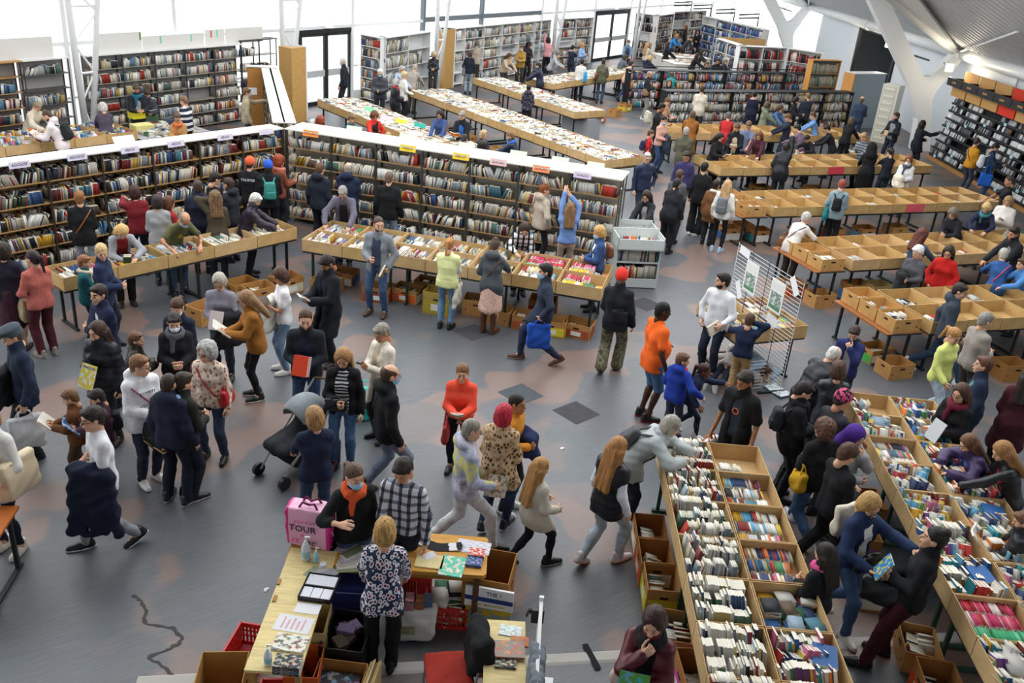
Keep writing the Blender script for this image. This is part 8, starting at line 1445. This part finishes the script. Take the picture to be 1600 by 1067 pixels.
for lb, x, z, rt in (('white note at the top left of the mesh panel', .22, 1.85, 4), ('white note hanging slanted at the left of the mesh panel', .25, 1.2, 58), ('white note slanting at the top right of the mesh panel', 1.66, 1.82, 48), ('white note below the right poster on the mesh panel', 1.3, 1.1, 3)): note(lb, x, z, .3, .13, rt, mat('smallprint', 'eceef0', 'b5b9be'))
# low second mesh stand leaning under the small table
t = thing('wire_shelf', 'small white wire stand under the mesh panel table', 'wire stand', (3.55, 12.75, 0), R(20))
for k in range(9): obj('wire', MB().tube([(-.1, .0, .06 + k * .06), (.5, .0, .06 + k * .06)], .004, 4), WM, t)
# open picture book on the floor before the lying child
t = thing('open_book', 'open picture book on the carpet under the child in pale blue', 'book', (4.30, 12.93, .012), R(-60))
for sx in (-1, 1): obj('page_block', MB().box(min(0, sx * .2), max(0, sx * .2), -.13, .13, 0, .012, 0, Matrix.Rotation(-sx * R(5), 4, 'Y')), mat('print', 'd9dfe0', '8fa8b8'), t)
obj('cover', MB().box(-.205, .205, -.135, .135, -.004, 0), mat('plain', '3f5a7a'), t)
t = thing('open_book', 'open picture book on the carpet under the girl in white top', 'book', (3.95, 14.0, .012), R(-30))
for sx in (-1, 1): obj('page_block', MB().box(min(0, sx * .18), max(0, sx * .18), -.12, .12, 0, .012, 0, Matrix.Rotation(-sx * R(5), 4, 'Y')), mat('print', 'e2e4e4', '8ab0d0'), t)
# coloured cards on the rows and back tables
U3 = np.array([math.cos(RZ), math.sin(RZ), 0]); V3 = np.array([-U3[1], U3[0], 0])
for O_, d_, lb, col in (((5.75, 20.45), 4.15, 'pink card on the front of the row with the teal-bag shopper', 'e0606e'), ((5.15, 24.0), 3.75, 'red card on the front of the row behind the black padded coat', 'd8485a')): p_ = np.array((O_[0], O_[1], 0)) + U3 * d_ - V3 * .012; tag(obj('price_card', MB().box(-.27, .27, -.004, 0, -.1, .1), mat('plain', col), None, (p_[0], p_[1], .855), RZ), lb, 'sign')
for x, y, col, lb in ((-4.888, 27.383, '8fd8a8', 'green'), (-4.225, 26.393, 'efc9d4', 'pink'), (-3.744, 26.041, 'f0e04a', 'yellow'), (-3.154, 25.749, '3aa89a', 'teal')): tag(obj('table_card', MB().box(-.2, .2, -.003, .003, 0, .14), mat('plain', col), None, (x, y, .96), R(-35), rot=(R(-35), 0, R(-30))), '%s card standing among books behind the long shelf' % lb, 'sign')
# cloth-covered table with piles behind the left wing
t = thing('cloth_table', 'table under pale grey cloth behind the left shelf wing', 'table', (-9.75, 22.5, 0), R(53)); obj('table_top', MB().box(.02, 1.95, .02, 1.2, .70, .73), mat('wood', '6a5240'), t); obj('cloth', MB().box(0, 1.97, 0, 1.22, .73, .745).box(0, 1.97, -.01, 0, .25, .745).box(1.97, 1.98, 0, 1.22, .25, .745), mat('cloth', 'a5a3a4'), t)
for x in (.1, 1.85): obj('leg_frame', MB().box(x - .02, x + .02, .1, .14, 0, .7).box(x - .02, x + .02, 1.08, 1.12, 0, .7), DARKF, t)
for k, (x, y, w, d, h, c, lb) in enumerate(((-10.456, 23.958, .34, .3, .16, 'e4d83a', 'bright yellow box topmost of the pile behind the left wing'), (-10.046, 23.291, .5, .36, .2, 'd9d08a', 'pale yellow carton under the bright yellow box'), (-10.152, 24.181, .36, .1, .26, '4a5f48', 'large dark green album standing on the cloth table'), (-9.798, 24.427, .3, .24, .12, '3f4658', 'dark blue-grey box on the cloth table'))):
    tag(obj('display_box', MB().box(-w / 2, w / 2, -d / 2, d / 2, 0, h).box(-w / 2 - .006, w / 2 + .006, -d / 2 - .006, d / 2 + .006, h - .05, h + .004), mat('card', c), None, (x, y, .748 + (.2 if k == 0 else 0)), R(50)), lb, 'box')
S3 = Sink()
for k in range(46): pile(S3, (-9.75 + rng.uniform(.1, 1.9) * .6 - rng.uniform(.1, 1.1) * .8, 22.5 + rng.uniform(.1, 1.7) * .8 + rng.uniform(.05, 1.0) * .6, .748), (.6, .8, 0), (-.8, .6, 0), rng.randint(1, 4), PAL_W + PAL_M, .16, .22)
S3.build('cloth_table_books', 'books laid out in low piles on the cloth-covered table', 'books')
# orange-topped table and bright vest at the left edge
q = (-4.811, 7.064); t = thing('orange_table', 'orange-brown folding table cut by the left edge', 'table', (q[0] - .62, q[1] - .25, 0), R(8)); obj('table_top', MB().box(-.4, .70, -.2, .5, .71, .74), mat('wood', 'b8662c'), t)
for a in (-.3, .62): obj('leg_frame', MB().box(a - .02, a + .02, -.15, -.11, .02, .71).box(a - .02, a + .02, .4, .44, .02, .71).box(a - .025, a + .025, -.2, .5, 0, .03), DARKF, t)
o = thing('bright_vest', 'crumpled fluorescent yellow vest hanging at the orange table', 'vest', (q[0] - .1, q[1] - .45, 0)); F = Field((-.2, -.15, .1), (.2, .15, .7), .02); F.cone((0, 0, .6), (.04, 0, .2), .09, .07, .03).cone((-.06, 0, .6), (-.08, .02, .22), .07, .06, .03).add(WR(.015, 1)); V, Q = F.mesh(); link('cloth', np_mesh('cloth', V, Q, [mat('plain', 'd2e83a')]), None, o); obj('reflective_band', MB().box(-.12, .13, -.11, -.1, .36, .41), mat('plain', 'c9ccca'), o)
# grey display under the end of the pigeonhole-side table
tag(obj('grey_plinth', MB().prism([(-.7, -.35), (.75, -.35), (.55, .35), (-.5, .35)], 0, .7), mat('plain', '9a9ea2'), None, (1.75, 31.3, 0), R(-54)), 'grey plinth carrying the near end of the back table', 'plinth')
TRAYBOOKS.build('tray_books', 'the many small books filling trays and boxes on all the tables', 'books')
SHELFBOOKS.build('shelved_books', 'rows of books standing on all the shelves and bookcases', 'books')
DISCS.build('disc_cases', 'film and music cases standing on the disc wall', 'disc cases')
